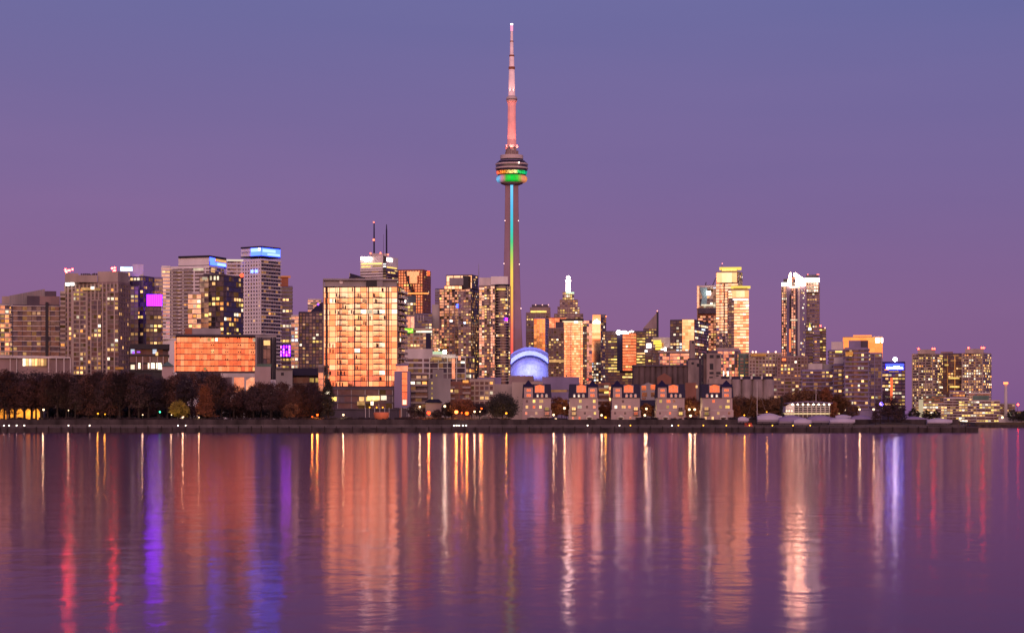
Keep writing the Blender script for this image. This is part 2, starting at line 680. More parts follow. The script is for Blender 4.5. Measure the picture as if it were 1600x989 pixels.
def mast(root, D, px, yt, yb, r=0.5, mat='dgrey', name='antenna_mast', n=6):
    mb = MB()
    mb.tube([(X(px, D), D + 3, Z(yb, D)), (X(px, D), D + 3, Z(yt, D))], [r, r * 0.5], n)
    return mb.build(name, M[mat], root)


def glow_panel(root, name, mat, D, xl, xr, yt, yb, off=1.0, th=0.4):
    return block(root, name, mat, D - off, xl, xr, yt, yb, dep=th)


def glyphs(root, name, mat, D, xl, xr, yt, yb, seed=0, off=1.6, words=((0, 1),)):
    """a line of small illuminated letter shapes, too far away to be read"""
    rng = random.Random(seed)
    mb = MB()
    Dd = D - off
    h = (yb - yt)
    for a, b in words:
        x = xl + (xr - xl) * a
        e = xl + (xr - xl) * b
        while x < e - 0.2 * h:
            w = h * rng.uniform(0.35, 0.6)
            t = yt + h * rng.choice((0.0, 0.0, 0.25, 0.3))
            k = rng.random()
            bars = [(x, x + w * 0.35, t, yb)]
            if k < 0.6:
                bars.append((x + w * 0.35, x + w, t, t + h * 0.28))
            if k > 0.25:
                bars.append((x + w * 0.35, x + w, yb - h * 0.28, yb))
            if 0.3 < k < 0.8:
                bars.append((x + w * 0.68, x + w, t + h * 0.28, yb - h * 0.28))
            for (p, q, r_, s_) in bars:
                mb.bx(X(p, Dd), X(q, Dd), Dd, Dd + 0.4, Z(s_, Dd), Z(r_, Dd))
            x += w + h * 0.14
    return mb.build(name, mat, root)



# ------------------------------------------------------------------ water and land
def water_material():
    m, t, out = new_mat('lake water')
    geo = t.nodes.new('ShaderNodeNewGeometry')
    prev = None
    for sc, rot, dist, det in (((1.9, 1.6, 1), 14, 0.0024, 2.0), ((0.75, 0.42, 1), -8, 0.018, 2.0), ((0.16, 0.11, 1), 6, 0.034, 1.5)):
        mp = t.nodes.new('ShaderNodeMapping')
        mp.inputs['Scale'].default_value = sc
        mp.inputs['Rotation'].default_value = (0, 0, rad(rot))
        t.links.new(geo.outputs['Position'], mp.inputs[0])
        nz = t.nodes.new('ShaderNodeTexNoise')
        nz.inputs['Scale'].default_value = 1.0
        nz.inputs['Detail'].default_value = det
        t.links.new(mp.outputs[0], nz.inputs['Vector'])
        bp = t.nodes.new('ShaderNodeBump')
        bp.inputs['Strength'].default_value = 1.0
        bp.inputs['Distance'].default_value = dist
        t.links.new(nz.outputs['Fac'], bp.inputs['Height'])
        if prev is not None:
            t.links.new(prev, bp.inputs['Normal'])
        prev = bp.outputs[0]
    gl = t.nodes.new('ShaderNodeBsdfGlossy')
    gl.inputs['Color'].default_value = (0.82, 0.57, 0.64, 1)
    gl.inputs['Roughness'].default_value = 0.108
    df = t.nodes.new('ShaderNodeBsdfDiffuse')
    df.inputs['Color'].default_value = (0.035, 0.012, 0.045, 1)
    fr = t.nodes.new('ShaderNodeFresnel')
    fr.inputs['IOR'].default_value = 1.25
    t.links.new(prev, gl.inputs['Normal'])
    mx = t.nodes.new('ShaderNodeMixShader')
    t.links.new(fr.outputs[0], mx.inputs[0])
    t.links.new(df.outputs[0], mx.inputs[1])
    t.links.new(gl.outputs[0], mx.inputs[2])
    t.links.new(mx.outputs[0], out.inputs[0])
    return m


mb = MB()
mb.poly([(-30000, -20000, 0), (30000, -20000, 0), (30000, 40000, 0), (-30000, 40000, 0)])
mb.build('lake_water', water_material(), None, kind='structure')

M['bark0'] = wall_mat('tarred timber', (0.03, 0.022, 0.02), var=0.3, scale=1.0)
M['ground'] = wall_mat('park ground', (0.06, 0.045, 0.03), var=0.4, scale=0.05, streak=False)
M['quay'] = wall_mat('dark quay wall', (0.05, 0.038, 0.04), var=0.4, scale=0.25)
M['prom'] = wall_mat('promenade paving', (0.075, 0.058, 0.06), var=0.25, scale=0.2, streak=False)
xe = X(1525, 952)
land = [(-4000, 976), (xe - 2, 976), (xe + 1, 1010), (X(1524, 2200), 2200), (4200, 2200), (9000, 12000), (-9000, 12000)]
mb = MB()
mb.prism(land, -3, G)
mb.build('city_ground', M['ground'], None, kind='structure')
mb = MB()                                    # waterside walk, one step below the park
mb.prism([(-4000, 953), (xe, 953), (xe - 1, 976.2), (-4000, 976.2)], -3, 2.3)
mb.build('waterfront_promenade', M['prom'], None, kind='structure')
mb = MB()
mb.prism([(-4000, 951.6), (xe + 1, 951.6), (xe, 953.01), (-4000, 953.01)], -3, 2.55)
mb.prism([(X(480, 948.6), 948.0), (X(642, 948.6), 948.0), (X(642, 951.7), 951.62), (X(480, 951.7), 951.62)], -3, 1.5)
quay = thing('quay_wall', 'long dark quay wall along the water below the promenade', 'wall', (0, 951.6, 0))
mb.build('wall', M['quay'], quay)
mb = MB()
mb.prism([(-4000, 951.45), (xe + 1.1, 951.45), (xe + 1.1, 951.61), (-4000, 951.61)], 2.2, 2.56)
mb.build('coping', M['dgrey'], quay)
pile = MB()
pile.lathe((0, 0), [(0.22, -2.0), (0.2, 2.9), (0.12, 3.0)], 9)
pile_me = pile.mesh('fender_pile', M['bark0'])
qr = random.Random(2)
for i in range(78):
    px = -4 + i * 19.7 + qr.uniform(-5, 5)
    if px < 1522:
        place_part(quay, 'fender_pile', pile_me, (X(px, 951.1), 951.05 if not 478 < px < 644 else 947.6, qr.uniform(-0.5, 0.15)), 0)
mb = MB()
mb.prism([(-4000, 975.2), (xe - 3, 975.2), (xe - 3, 975.95), (-4000, 975.95)], 2.31, 6.0)
tag(mb.build('retaining_wall', M['quay']), 'long low retaining wall between promenade and park', 'wall')

# promenade railing
root = thing('promenade_railing', 'dark metal railing running along the waterside promenade', 'railing', (0, 954, 2.3))
mb = MB()
x = X(-20, 954)
while x < xe - 4:
    mb.bx(x, x + 0.09, 953.9, 954.0, 2.31, 3.4)
    x += 3.2
mb.build('railing_post_trim', M['black'], root, kind='stuff')
mb = MB()
for z in (2.75, 3.1, 3.4):
    mb.bx(X(-20, 954), xe - 4, 953.92, 953.98, z - 0.03, z + 0.03)
mb.build('rail', M['grey'], root)

# ------------------------------------------------------------------ left-hand blocks
R_GOLD = ST(fh=2.9, bw=2.6, glass='gpink', hm='pale', hh=0.6, hp=1.0, p=0.4, pal=PAL_RES)
R_SLAB = ST(fh=2.85, bw=2.8, glass='gdark', hm='pale', hh=0.45, hp=1.3, vm='dgrey', vw=0.35, vk=2, vp=0.3, p=0.10)

t = tower('condo_block', 'condo block with lit balconies cut off by the photo edge', 1275, -40, 21, 474, None, R_GOLD, yv=556)
block(t, 'penthouse', 'tan', 1280, 3, 16, 463, 475)
t = tower('condo_block', 'dark glazed mid-rise with pale floor slabs beside the piered brown condo', 1250, 20, 93.5, 476, None,
          ST(fh=2.85, bw=2.6, glass='gdim', hm='pale', hh=0.42, hp=1.3, vm='dgrey', vw=0.3, vk=2, vp=0.4, p=0.09,
             cap=60), wall='dgrey', yv=557)
block(t, 'penthouse', 'dgrey', 1250, 42, 62, 462.5, 477, dep=18)
block(t, 'penthouse', 'brown', 1252, 62, 93.4, 463, 477, dep=18)
block(t, 'stair_tower', 'black', 1248.6, 71, 75.5, 472, 556, dep=6)
mb = MB()
Dp = 1262
for i in range(28):                                     # ribbed metal plant screen
    a = 14 + i * 2.0
    mb.prism(foot(Dp + (i % 2) * 0.6, a, a + 2.02, dep=10), Z(478, Dp), Z(462 - i * 0.38, Dp))
mb.build('plant_screen', M['grey'], t)
block(t, 'plant_screen_return', 'dgrey', Dp - 0.5, 70, 88, 455, 478, dep=8)
# podium under both
t = tower('podium_building', 'low podium with pale roof beam and lit lobby under the dark mid-rise', 1190, -30, 112, 559, None, None, wall='brown', yv=580)
block(t, 'roof_beam', 'pale', 1188, -30, 110, 556.5, 559.5, dep=20)
rng = random.Random(5)
for i in range(9):
    a = 31 + i * 4.7
    place_part(t, 'window', win_mesh(1.45, 4.0, rng.choice(['warm', 'white', 'warm'])), (X(a + 2, 1189.6), 1189.6, Z(566, 1189.6)), 0)
for px in (-4, 5, 16, 26, 76, 88, 100, 110):
    block(t, 'column', 'pale', 1187.5, px - 0.7, px + 0.7, 559.5, 582, dep=1.0)

# tall brown concrete condo with stepped frames
S_PIER = ST(fh=2.75, bw=2.45, glass='gdark', hm='brown', hh=0.9, hp=0.25, vm='tan', vw=0.9, vk=1, vp=0.6, p=0.17, run=0.2, ws=(0.72, 0.62), cap=45)
S_PSIDE = ST(fh=2.75, bw=2.3, glass='gdark', hm='brown', hh=0.9, hp=0.35, vm='brown', vw=0.6, vk=1, vp=0.35, p=0.13, run=0.1, cap=30)
t = tower('condo_tower', 'tall brown concrete condo with vertical piers and red roof lights', 1235, 101, 203, 440, None, S_PIER, xc=185, yaw=14, side=S_PSIDE, wall='brown', yv=584)
block(t, 'penthouse', 'tan', 1236, 101.5, 122.5, 427, 441, dep=14)
block(t, 'penthouse', 'tan', 1236, 122.5, 152, 430, 441, dep=14)
wing(t, 1236, 152.5, 201, 424, 441, None, 'penthouse', xc=184, yaw=14, wall='tan', dep=14)
wing(t, 1238.6, 113, 136, 455, 586, ST(fh=2.75, bw=2.2, glass='gdark', hm='tan', hh=0.7, hp=0.3, vm='tan', vw=0.8, vk=2, vp=0.6, p=0.14, cap=12), 'bay', wall='tan', dep=6)
wing(t, 1236, 141, 158, 468, 586, ST(fh=2.75, bw=2.2, glass='gdark', hm='brown', hh=0.6, hp=0.3, vm='tan', vw=0.7, vk=2, vp=0.6, p=0.22, cap=12), 'bay', wall='tan', dep=6)
wing(t, 1233.6, 166, 185, 455, 586, ST(fh=2.75, bw=2.2, glass='gdark', hm='brown', hh=0.6, hp=0.3, vm='tan', vw=0.7, vk=2, vp=0.6, p=0.22, cap=12), 'bay', wall='tan', dep=6)
wing(t, 1242, 94, 102, 455, 586, ST(fh=2.75, bw=2.4, glass='gdark', hm='tan', hh=1.0, hp=0.3, p=0.12, cap=20), 'bay', wall='tan', dep=8)
glow_panel(t, 'lit_terrace', E['warm'], 1240, 127, 149, 449.5, 453.5, off=3)
glow_panel(t, 'lit_terrace', S_WHITE2, 1240, 142, 147, 448, 452, off=3.5)
glow_panel(t, 'lit_terrace', E['warm'], 1238, 150, 157, 450, 454, off=3)
glow_panel(t, 'window', S_WHITE2, 1240, 102, 109, 442, 446.5)
glow_panel(t, 'window', S_WHITE2, 1240, 110, 116, 440.8, 446.2)
glow_panel(t, 'lit_terrace', E['orange'], 1234, 180, 193, 573.5, 577)
rng = random.Random(8)
for cx_, cy_, n_ in ((107.5, 423.5, 7), (181, 421.5, 5)):
    for i in range(n_):
        beacon(t, 1243, cx_ + rng.uniform(-6, 6), cy_ + rng.uniform(-3.5, 2.0), 0.62, S_REDB)
mb = MB()
for i in range(12):
    px = 126 + i * 2.9
    mb.bx(X(px, 1240), X(px + rng.uniform(1.0, 2.2), 1240), 1240, 1242, Z(430, 1240), Z(429 - rng.uniform(0.4, 2.4), 1240))
mb.build('rooftop_equipment_trim', M['dgrey'], t)

# dark tower with the purple screen
S_DK = ST(fh=3.0, bw=2.8, glass='gdark', hm='dgrey', hh=0.4, hp=0.3, vm='dgrey', vw=0.3, vk=2, p=0.13, run=0.4, cap=50)
t = tower('office_tower', 'dark glass tower with a glowing purple screen and a white sign on its roof', 1500, 198, 241, 431, None, S_DK, xc=224, yaw=20, side=S_DK, wall='dgrey', yv=545)
block(t, 'plant_room', 'pale', 1501, 207, 224, 413, 432, dep=14)
wing(t, 1488, 198, 216, 446, 545, S_DK, 'bay', wall='black', dep=8)
wing(t, 1494, 188, 203, 424, 545, ST(fh=3, bw=2.6, glass='gpink', hm='pale', hh=0.6, p=0.2, cap=30), 'bay', wall='pale', dep=8)
wing(t, 1480, 228, 252, 478, 560, S_DK, 'bay', wall='dgrey', dep=10)
block(t, 'light_screen', S_PURPLE, 1482, 229.5, 253, 460.5, 477, dep=6)
mb = MB()
for i in range(8):
    mb.bx(X(231 + i * 2.9, 1480.5), X(231.5 + i * 2.9, 1480.5), 1480.5, 1481.4, Z(477, 1480), Z(460.5, 1480))
mb.build('screen_mullion', M['black'], t)
glow_panel(t, 'sign_board', emit_mat('pale blue sign light', (0.45, 0.65, 1.0), 2.0), 1487, 188, 207, 417, 423.5)
glyphs(t, 'sign_lettering', S_WHITE2, 1486, 188.8, 206.5, 417.6, 422.8, 3)
t = tower('condo_tower', 'narrow mauve slab half hidden between purple screen and white condo', 1560, 238, 254, 433, None,
          ST(fh=3, bw=2.6, glass='gmid', hm='mauve', hh=0.7, p=0.10, cap=25), wall='mauve', yv=545)
# low dark podium
t = tower('podium_building', 'low dark flat-roofed building with white lit ground floor beside the copper block', 1170, 203, 263, 541, None,
          ST(fh=4.0, bw=3.0, glass='gdark', hm='black', hh=0.9, hp=0.6, p=0.13, pal=PAL_WHT, cap=20), wall='black', yv=580)
block(t, 'roof_slab', 'black', 1166, 203, 265, 537.5, 545.5, dep=26)
for a, b in ((216, 219.5), (231, 233.5), (236, 242), (244, 252)):
    glow_panel(t, 'window', E['white'], 1169, a, b, 567, 576, off=1)
glow_panel(t, 'window', E['violet'], 1169, 206.5, 210, 549, 552.5)
glow_panel(t, 'window', E['violet'], 1169, 214, 219, 549, 551)
glow_panel(t, 'window', E['warm'], 1169, 243, 247, 550, 555.5)
for px in (213, 223, 234.5, 246, 255):
    block(t, 'column', 'pale', 1167, px - 0.5, px + 0.5, 557, 578, dep=0.8)
# small pavilion with a green hipped roof
root = thing('pavilion', 'small pale pavilion with green hipped roof above the park trees', 'building', (X(262, 1080), 1080, G))
mb = MB()
mb.prism(foot(1080, 253, 271, dep=8), G, Z(572, 1080))
mb.build('wall', M['stucco'], root)
ft = foot(1079, 252, 272, dep=10)
c = sum(ft, Vector((0, 0))) / 4
mb = MB()
mb.prism(ft, Z(572, 1080), Z(565, 1080), top=[c + (p - c) * 0.12 for p in ft])
mb.build('roof', M['green'], root)

# pale condo with blue lit corner
t = tower('condo_tower', 'pale condo tower with dark roof band and blue lit penthouse corner', 1700, 252, 350, 415, None,
          ST(fh=2.9, bw=3.3, glass='gdim', hm='white', hh=1.25, hp=0.5, vm='white', vw=1.2, vk=3, vp=0.5, p=0.06, cap=40,
             bal=[(0.2, 0.36), (0.42, 0.66)], bcap=60), xc=327, yaw=20,
          side=ST(fh=2.9, bw=3.0, glass='gdim', hm='pale', hh=0.6, hp=0.8, p=0.2, cap=25), wall='white', yv=530)
wing(t, 1711, 252.3, 266, 415.5, 530, ST(fh=2.9, bw=3.2, glass='gpink', hm='white', hh=1.7, vm='white', vw=0.4, vk=2, p=0.05, cap=15), 'bay', wall='white', dep=4)
wing(t, 1703, 279, 353, 401, 416, ST(fh=5.5, bw=6, glass='gmid', hm='white', hh=3.6, p=0.02, vm='white', vw=0.4, cap=5), 'penthouse', xc=327, yaw=20,
     side=ST(fh=4, bw=3, glass='gblue', hm='black', hh=0.4, p=0.0), wall='pale')
wing(t, 1701.5, 278.5, 353.6, 399, 402, None, 'roof_slab', xc=327, yaw=20, wall='black')
wing(t, 1701.5, 278.5, 353.6, 414, 416.2, None, 'floor_slab', xc=327, yaw=20, wall='black')


def side_panel(root, name, mat, D, xc, yaw, xr, yt, yb, f0=0.03, f1=0.97, off=0.5):
    """glowing panel on the right-hand side of a building whose near corner is at xc"""
    p = foot(D, xc - 10, xr, xc, yaw)
    B, C_ = p[1], p[2]
    u = (C_ - B)
    n = Vector((u.y, -u.x)).normalized()
    a, b = B + u * f0 + n * off, B + u * f1 + n * off
    mb = MB()
    mb.prism([a, b, b - n * 0.3, a - n * 0.3], Z(yb, D), Z(yt, D))
    return mb.build(name, mat, root)


side_panel(t, 'blue_light_panel', S_BLUE, 1703, 327, 20, 353, 408.5, 414)
side_panel(t, 'blue_light_panel', S_BLUEW, 1703, 327, 20, 353, 409, 413, 0.45, 0.95, 0.8)
side_panel(t, 'window', E['warm'], 1703, 327, 20, 353, 403, 407.5, 0.33, 0.98)
side_panel(t, 'blue_light_panel', S_BLUE, 1703, 327, 20, 353, 402, 408.5, 0.0, 0.3)
side_panel(t, 'window', E['warm'], 1700, 327, 20, 350, 418.5, 425, 0.1, 0.35)
glow_panel(t, 'window', E['white'], 1693, 302, 318, 419, 423, off=4)

# dark glass condo with gold windows
S_GL = ST(fh=3.0, bw=2.7, glass='gdim', hm='dgrey', hh=0.4, hp=0.5, vm='dgrey', vw=0.3, vk=2, p=0.34, run=0.35, cap=90, rows=lambda f: 1.4 - f)
t = tower('condo_tower', 'dark glass condo with many gold windows and one red corner light', 1250, 312, 380, 429, None, S_GL, xc=350, yaw=26,
          side=ST(fh=3.0, bw=2.7, glass='gblue', hm='dgrey', hh=0.35, hp=0.4, p=0.2, cap=30, rows=lambda f: 1.5 - 1.3 * f), wall='dgrey', yv=526)
wing(t, 1246, 294, 314, 458, 560, ST(fh=3, bw=2.6, glass='gpink', hm='pale', hh=0.4, hp=1.0, p=0.45, cap=40), 'wing', wall='grey', dep=14)
wing(t, 1254, 312, 326, 432, 560, ST(fh=3, bw=2.6, glass='gmid', hm='tan', hh=0.6, hp=0.8, p=0.3, cap=40), 'bay', wall='tan', dep=8)
glow_panel(t, 'lit_terrace', E['white'], 1246, 316, 324, 433, 437.5, off=4)
for px in (328, 334, 339):
    glow_panel(t, 'lit_terrace', E['white'], 1249, px, px + 3, 431.5, 437.5, off=1.2)
beacon(t, 1240, 378, 430.5, 1.2, emit_mat('corner red lamp', (1.0, 0.05, 0.02), 5.0))
block(t, 'roof_edge_trim', 'dgrey', 1249, 318, 352, 427.8, 430, dep=3)

# white condo with the glowing blue crown
S_WH = ST(fh=2.95, bw=2.9, glass='gdim', hm='white', hh=1.45, hp=0.3, vm='white', vw=1.35, vk=1, vp=0.35, p=0.02, ws=(0.65, 0.55), cap=20)
S_WHB = ST(fh=2.95, bw=3.0, glass='gdim', hm='white', hh=0.8, hp=1.3, vm='grey', vw=0.25, vk=1, vp=0.2, p=0.03, cap=20)
t = tower('condo_tower', 'tall white condo tower with glowing blue glass crown', 1700, 374, 438, 404, None, S_WH, xc=408, yaw=34, side=S_WHB, wall='white', yv=585)
wing(t, 1712, 354, 392, 406, 540, ST(fh=2.95, bw=3.0, glass='gdim', hm='white', hh=0.9, hp=0.9, p=0.03, vm='white', vw=0.5, vk=3, cap=20), 'wing', wall='white')
block(t, 'lit_roof_edge', emit_mat('cream roof light', (1.0, 0.8, 0.62), 0.9), 1710, 354, 391, 405.5, 408, dep=4)
wing(t, 1701, 377, 437.5, 386.5, 399.5, ST(fh=6, bw=4, glass='gpink', hm='white', hh=4.0, vm='white', vw=0.4, p=0.0), 'penthouse', xc=408, yaw=34, wall='pale')
wing(t, 1699.5, 376, 438.5, 384.5, 387, None, 'roof_slab', xc=408, yaw=34, wall='black')
wing(t, 1700, 376, 438.5, 399.5, 401.3, None, 'floor_slab', xc=408, yaw=34, wall='black')
side_panel(t, 'crown_light', S_BLUE, 1700, 408, 34, 437.5, 387.2, 399.3, 0.0, 0.99, 0.6)
side_panel(t, 'crown_light', S_BLUEW, 1700, 408, 34, 437.5, 389, 393.5, 0.05, 0.72, 0.9)
side_panel(t, 'crown_light', S_BLUEW, 1700, 408, 34, 437.5, 395, 398, 0.3, 0.95, 0.9)


def front_panel(root, name, mat, D, xl, xc, yaw, yt, yb, f0, f1, off=0.5):
    p = foot(D, xl, xc + 12, xc, yaw)
    A, B = p[0], p[1]
    u = B - A
    n = Vector((u.y, -u.x)).normalized()
    a, b = A + u * f0 + n * off, A + u * f1 + n * off
    mb = MB()
    mb.prism([a, b, b - n * 0.3, a - n * 0.3], Z(yb, D), Z(yt, D))
    return mb.build(name, mat, root)


front_panel(t, 'crown_light', S_BLUE, 1700, 377, 408, 34, 387.3, 399.3, 0.5, 1.0, 0.6)
front_panel(t, 'crown_light', S_BLUEW, 1700, 377, 408, 34, 387.6, 393, 0.52, 1.0, 0.9)
front_panel(t, 'crown_light', S_WHITE2, 1700, 377, 408, 34, 387.6, 391.5, 0.9, 1.0, 1.1)
for a in (0.55, 0.74):
    front_panel(t, 'blue_light_panel', S_BLUEW, 1700, 374, 408, 34, 421, 426, a, a + 0.12, 0.8)

# dark tower behind its right side
t = tower('office_tower', 'dark banded tower with rusty top box behind white condo', 2050, 436, 457, 447, None,
          ST(fh=3.6, bw=3.2, glass='gdark', hm='mauve', hh=0.7, hp=0.3, p=0.2, run=0.7, pal=PAL_OFF, cap=40, rows=lambda f: 1.8 - 1.8 * f), wall='dgrey', yv=600)
block(t, 'plant_room', 'redgran', 2049, 436, 450.5, 433, 447.5, dep=12)
block(t, 'roof_slab', emit_mat('rusty roof glow', (1.0, 0.28, 0.12), 0.5), 2047, 436, 454, 431, 433, dep=14)
block(t, 'light_screen', wall_mat('purple screen wall', (0.05, 0.03, 0.07)), 2040, 437, 464, 538, 558, dep=6)
rng = random.Random(11)
for i in range(6):
    for j in range(4):
        if rng.random() < 0.85:
            px, py = 438 + i * 4.4, 540 + j * 4.4
            glow_panel(t, 'screen_light', S_MAGENTA if rng.random() < 0.6 else S_PURPLE, 2039, px, px + 1.8, py, py + 3.4)
t = tower('office_building', 'slim block with bright white floors between dark tower and domed building', 2000, 455, 471, 492, None,
          ST(fh=3.6, bw=3.0, glass='gpink', hm='pale', hh=1.0, hp=0.3, p=0.6, run=0.8, pal=PAL_WHT, cap=40), wall='pale', yv=600)
t = tower('condo_building', 'dark grey building with curved navy roof left of the golden slab', 1820, 467, 509, 487, None,
          ST(fh=3.0, bw=3.0, glass='gdim', hm='dgrey', hh=0.7, hp=0.3, vm='dgrey', vw=0.7, vk=1, p=0.22, run=0.15, cap=90), wall='dgrey', yv=590)
mb = MB()
pr = [(X(485 + i * 2.2, 1822), Z(487 - 15 * math.sin(min(1, i / 10.0) * math.pi / 2), 1822)) for i in range(11)]
pts = pr + [(X(509, 1822), Z(487, 1822))]
for i in range(len(pr) - 1):
    (xa, za), (xb, zb) = pr[i], pr[i + 1]
    mb.poly([(xa, 1822, Z(487, 1822)), (xb, 1822, Z(487, 1822)), (xb, 1822, zb), (xa, 1822, za)])
    mb.poly([(xa, 1822, za), (xb, 1822, zb), (xb, 1842, zb), (xa, 1842, za)])
mb.build('curved_roof', M['navy'], t)
mb = MB()
mb.tube([(p[0], 1821.5, p[1]) for p in pr[5:7]], 0.9)
mb.build('roof_light', E['violet'], t)
t = tower('office_tower', 'pale tower mostly hidden behind the curved navy roof', 2900, 481, 502, 467, None,
          ST(fh=3.6, bw=4, glass='gpink', hm='pale', hh=1.5, p=0.08, cap=20), wall='pale', yv=500)
glow_panel(t, 'lit_terrace', E['warm'], 2890, 484, 492, 474, 476)

# copper reflecting low block
S_COP = ST(fh=3.3, bw=2.05, glass='gorange', hm='dgrey', hh=0.35, hp=0.6, vm='redgran', vw=0.10, vk=1, vp=0.1, p=0.05, run=0.5, pal=['warm', 'white'], cap=40, tilt=0.005)
t = tower('apartment_block', 'low copper mirrored block with dark roof line above the park trees', 1150, 276, 400, 524, 592, S_COP, wall='dgrey', yv=581)
block(t, 'roof_slab', 'dgrey', 1147, 274.5, 432, 522.3, 525, dep=26)
block(t, 'end_wall', 'gorange', 1150.5, 272.5, 277, 533, 581, dep=20)
wing(t, 1144, 399, 432, 523.5, 592, None, 'stair_tower', wall='grey', dep=16)
wing(t, 1142, 411, 423, 528, 592, ST(fh=6, bw=2, glass='gdim', hm='black', hh=0.2, p=0.0, vm='black', vw=0.2), 'stair_glazing', wall='dgrey', dep=3)
glow_panel(t, 'window', E['warm'], 1141, 412, 422, 532, 539.5)
mb = MB()
for px in (403, 406, 409, 424.5, 428, 430.5):
    mb.tube([(X(px, 1141.5), 1141.5, Z(592, 1141)), (X(px, 1141.5), 1141.5, Z(527, 1141))], 0.35)
mb.build('pipe_trim', M['black'], t)
rng = random.Random(4)
for i in range(6):
    for j in range(5):
        mb = MB()
        px, py = 277 + i * 20.3 + rng.uniform(11, 15), 526.5 + j * 11.0
        for k in range(2):
            mb.bx(X(px + k * 3.2, 1148.9), X(px + k * 3.2 + 1.2, 1148.9), 1148.7, 1149.4, Z(py + 2.4, 1149), Z(py + 0.6, 1149))
        mb.build('vent_louvre', M['black'], t)
wing(t, 1152, 300, 345, 513, 523, None, 'plant_room', wall='grey', dep=10)
wing(t, 1150, 289, 300, 513, 523, None, 'plant_room', wall='redgran', dep=8)
t = tower('podium_building', 'pale low podium with pink windows tucked below the copper block', 1128, 345, 402, 583, None,
          ST(fh=8.0, bw=6.2, glass='gpink', hm='pale', hh=1.4, vm='pale', vw=1.0, p=0.05, cap=3), wall='pale', yv=620, dep=10)
t = tower('service_building', 'blank pale block with dull green roof above the trees', 1105, 398, 423, 573, None, None, wall='stucco', dep=8)
block(t, 'roof', 'green', 1106, 401, 424, 568.5, 573.5, dep=8)
t = tower('service_building', 'blank grey block with one small dark window above the trees', 1100, 431, 457, 577, None, None, wall='grey', dep=9)
block(t, 'roof', 'dgrey', 1099, 432, 456, 574.5, 577.3, dep=9)
block(t, 'window', 'black', 1099.6, 439, 443.5, 582, 586.5, dep=1)
t = tower('low_building', 'long navy roofed low building with lit eaves beside the golden slab', 1120, 455, 501, 586, None,
          ST(fh=5, bw=3, glass='gdark', hm='dgrey', hh=0.4, p=0.75, run=0.8, pal=PAL_OFF, cap=20), wall='brown', yv=600)
block(t, 'roof', 'navy', 1116, 454, 502, 575, 586.5, dep=20)

# the big golden slab
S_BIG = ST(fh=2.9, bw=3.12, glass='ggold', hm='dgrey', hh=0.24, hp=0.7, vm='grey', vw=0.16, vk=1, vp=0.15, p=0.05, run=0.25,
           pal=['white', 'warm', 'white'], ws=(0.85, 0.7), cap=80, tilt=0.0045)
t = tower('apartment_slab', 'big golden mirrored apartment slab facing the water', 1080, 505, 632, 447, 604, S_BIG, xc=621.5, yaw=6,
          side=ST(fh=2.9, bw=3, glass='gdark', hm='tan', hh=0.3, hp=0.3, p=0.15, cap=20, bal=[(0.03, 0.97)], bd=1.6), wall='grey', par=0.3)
wing(t, 1078.6, 505, 622, 435.5, 438, None, 'roof_slab', wall='grey', dep=14)
wing(t, 1080.5, 507, 620, 437.5, 448, None, 'parapet', wall='grey', dep=14)
block(t, 'parapet_panel', 'grey', 1079.8, 589, 598, 438, 448, dep=1)
block(t, 'parapet_panel', 'black', 1079.9, 572, 589, 438, 448, dep=1)
block(t, 'roof_vent', 'white', 1079.4, 530.5, 535.5, 438.5, 443.5, dep=1)
block(t, 'edge_column', 'grey', 1078.8, 504.6, 506.4, 436, 604, dep=2)
for px, w_ in ((527, 0.6), (551, 0.5), (573.5, 0.6), (603.5, 0.6), (606.5, 0.5), (620.5, 0.6)):
    block(t, 'pier', 'brown', 1078.9, px - w_ / 2, px + w_ / 2, 448, 604, dep=1.2)
# balconies with thin glass fronts and open doors
bm1 = MB()
Wb = (13.5) / F * 1078
bm1.bx(-Wb / 2, Wb / 2, -1.5, 0, 0, 0.28, 0)
for q in range(9):
    xx = -Wb / 2 + q * Wb / 8
    bm1.bx(xx - 0.03, xx + 0.03, -1.5, -1.44, 0.28, 1.25, 0)
bm1.bx(-Wb / 2, Wb / 2, -1.5, -1.44, 1.2, 1.3, 0)
bmesh_bal = bm1.mesh('balcony', [M['dgrey'], M['grail']])
for i in range(17):
    z = Z(604, 1080) + (i + 0.02) * (Z(448, 1080) - Z(604, 1080)) / 18.0
    for px in (534, 559.5, 590.5):
        if i > 0:
            place_part(t, 'balcony', bmesh_bal, (X(px, 1078.5), 1078.5, z), 0.0)
rng = random.Random(21)
doorm = win_mesh(1, 1, 'dim')
mbd = MB()
mbd.box((-0.3, -0.05, -0.95), (0.6, 0, 0), (0, 0.1, 0), (0, 0, 1.9))
door_me = mbd.mesh('balcony_door', M['black'])
for i in range(34):
    px = rng.uniform(509, 601)
    fl = rng.randrange(0, 18)
    z = Z(604, 1080) + (fl + 0.45) * (Z(448, 1080) - Z(604, 1080)) / 18.0
    place_part(t, 'balcony_door', door_me, (X(px, 1079.2), 1079.2, z), 0.0)
t = tower('podium_building', 'glassy podium with lit shops under the golden slab', 1074, 506, 624, 604.5, None,
          ST(fh=3.6, bw=3.4, glass='gdark', hm='dgrey', hh=0.6, hp=0.6, vm='grey', vw=0.4, vk=2, p=0.32, run=0.5, pal=PAL_OFF, cap=60), wall='dgrey', yv=640)
glow_panel(t, 'window', E['white'], 1073, 595, 604, 618, 625, off=1.6)
glow_panel(t, 'window', E['warm'], 1073, 574, 593, 618.5, 625, off=1.6)
glow_panel(t, 'window', E['warm'], 1073, 558, 570, 627, 633, off=1.6)
glow_panel(t, 'window', E['white'], 1073, 579, 583.5, 627, 633, off=1.6)
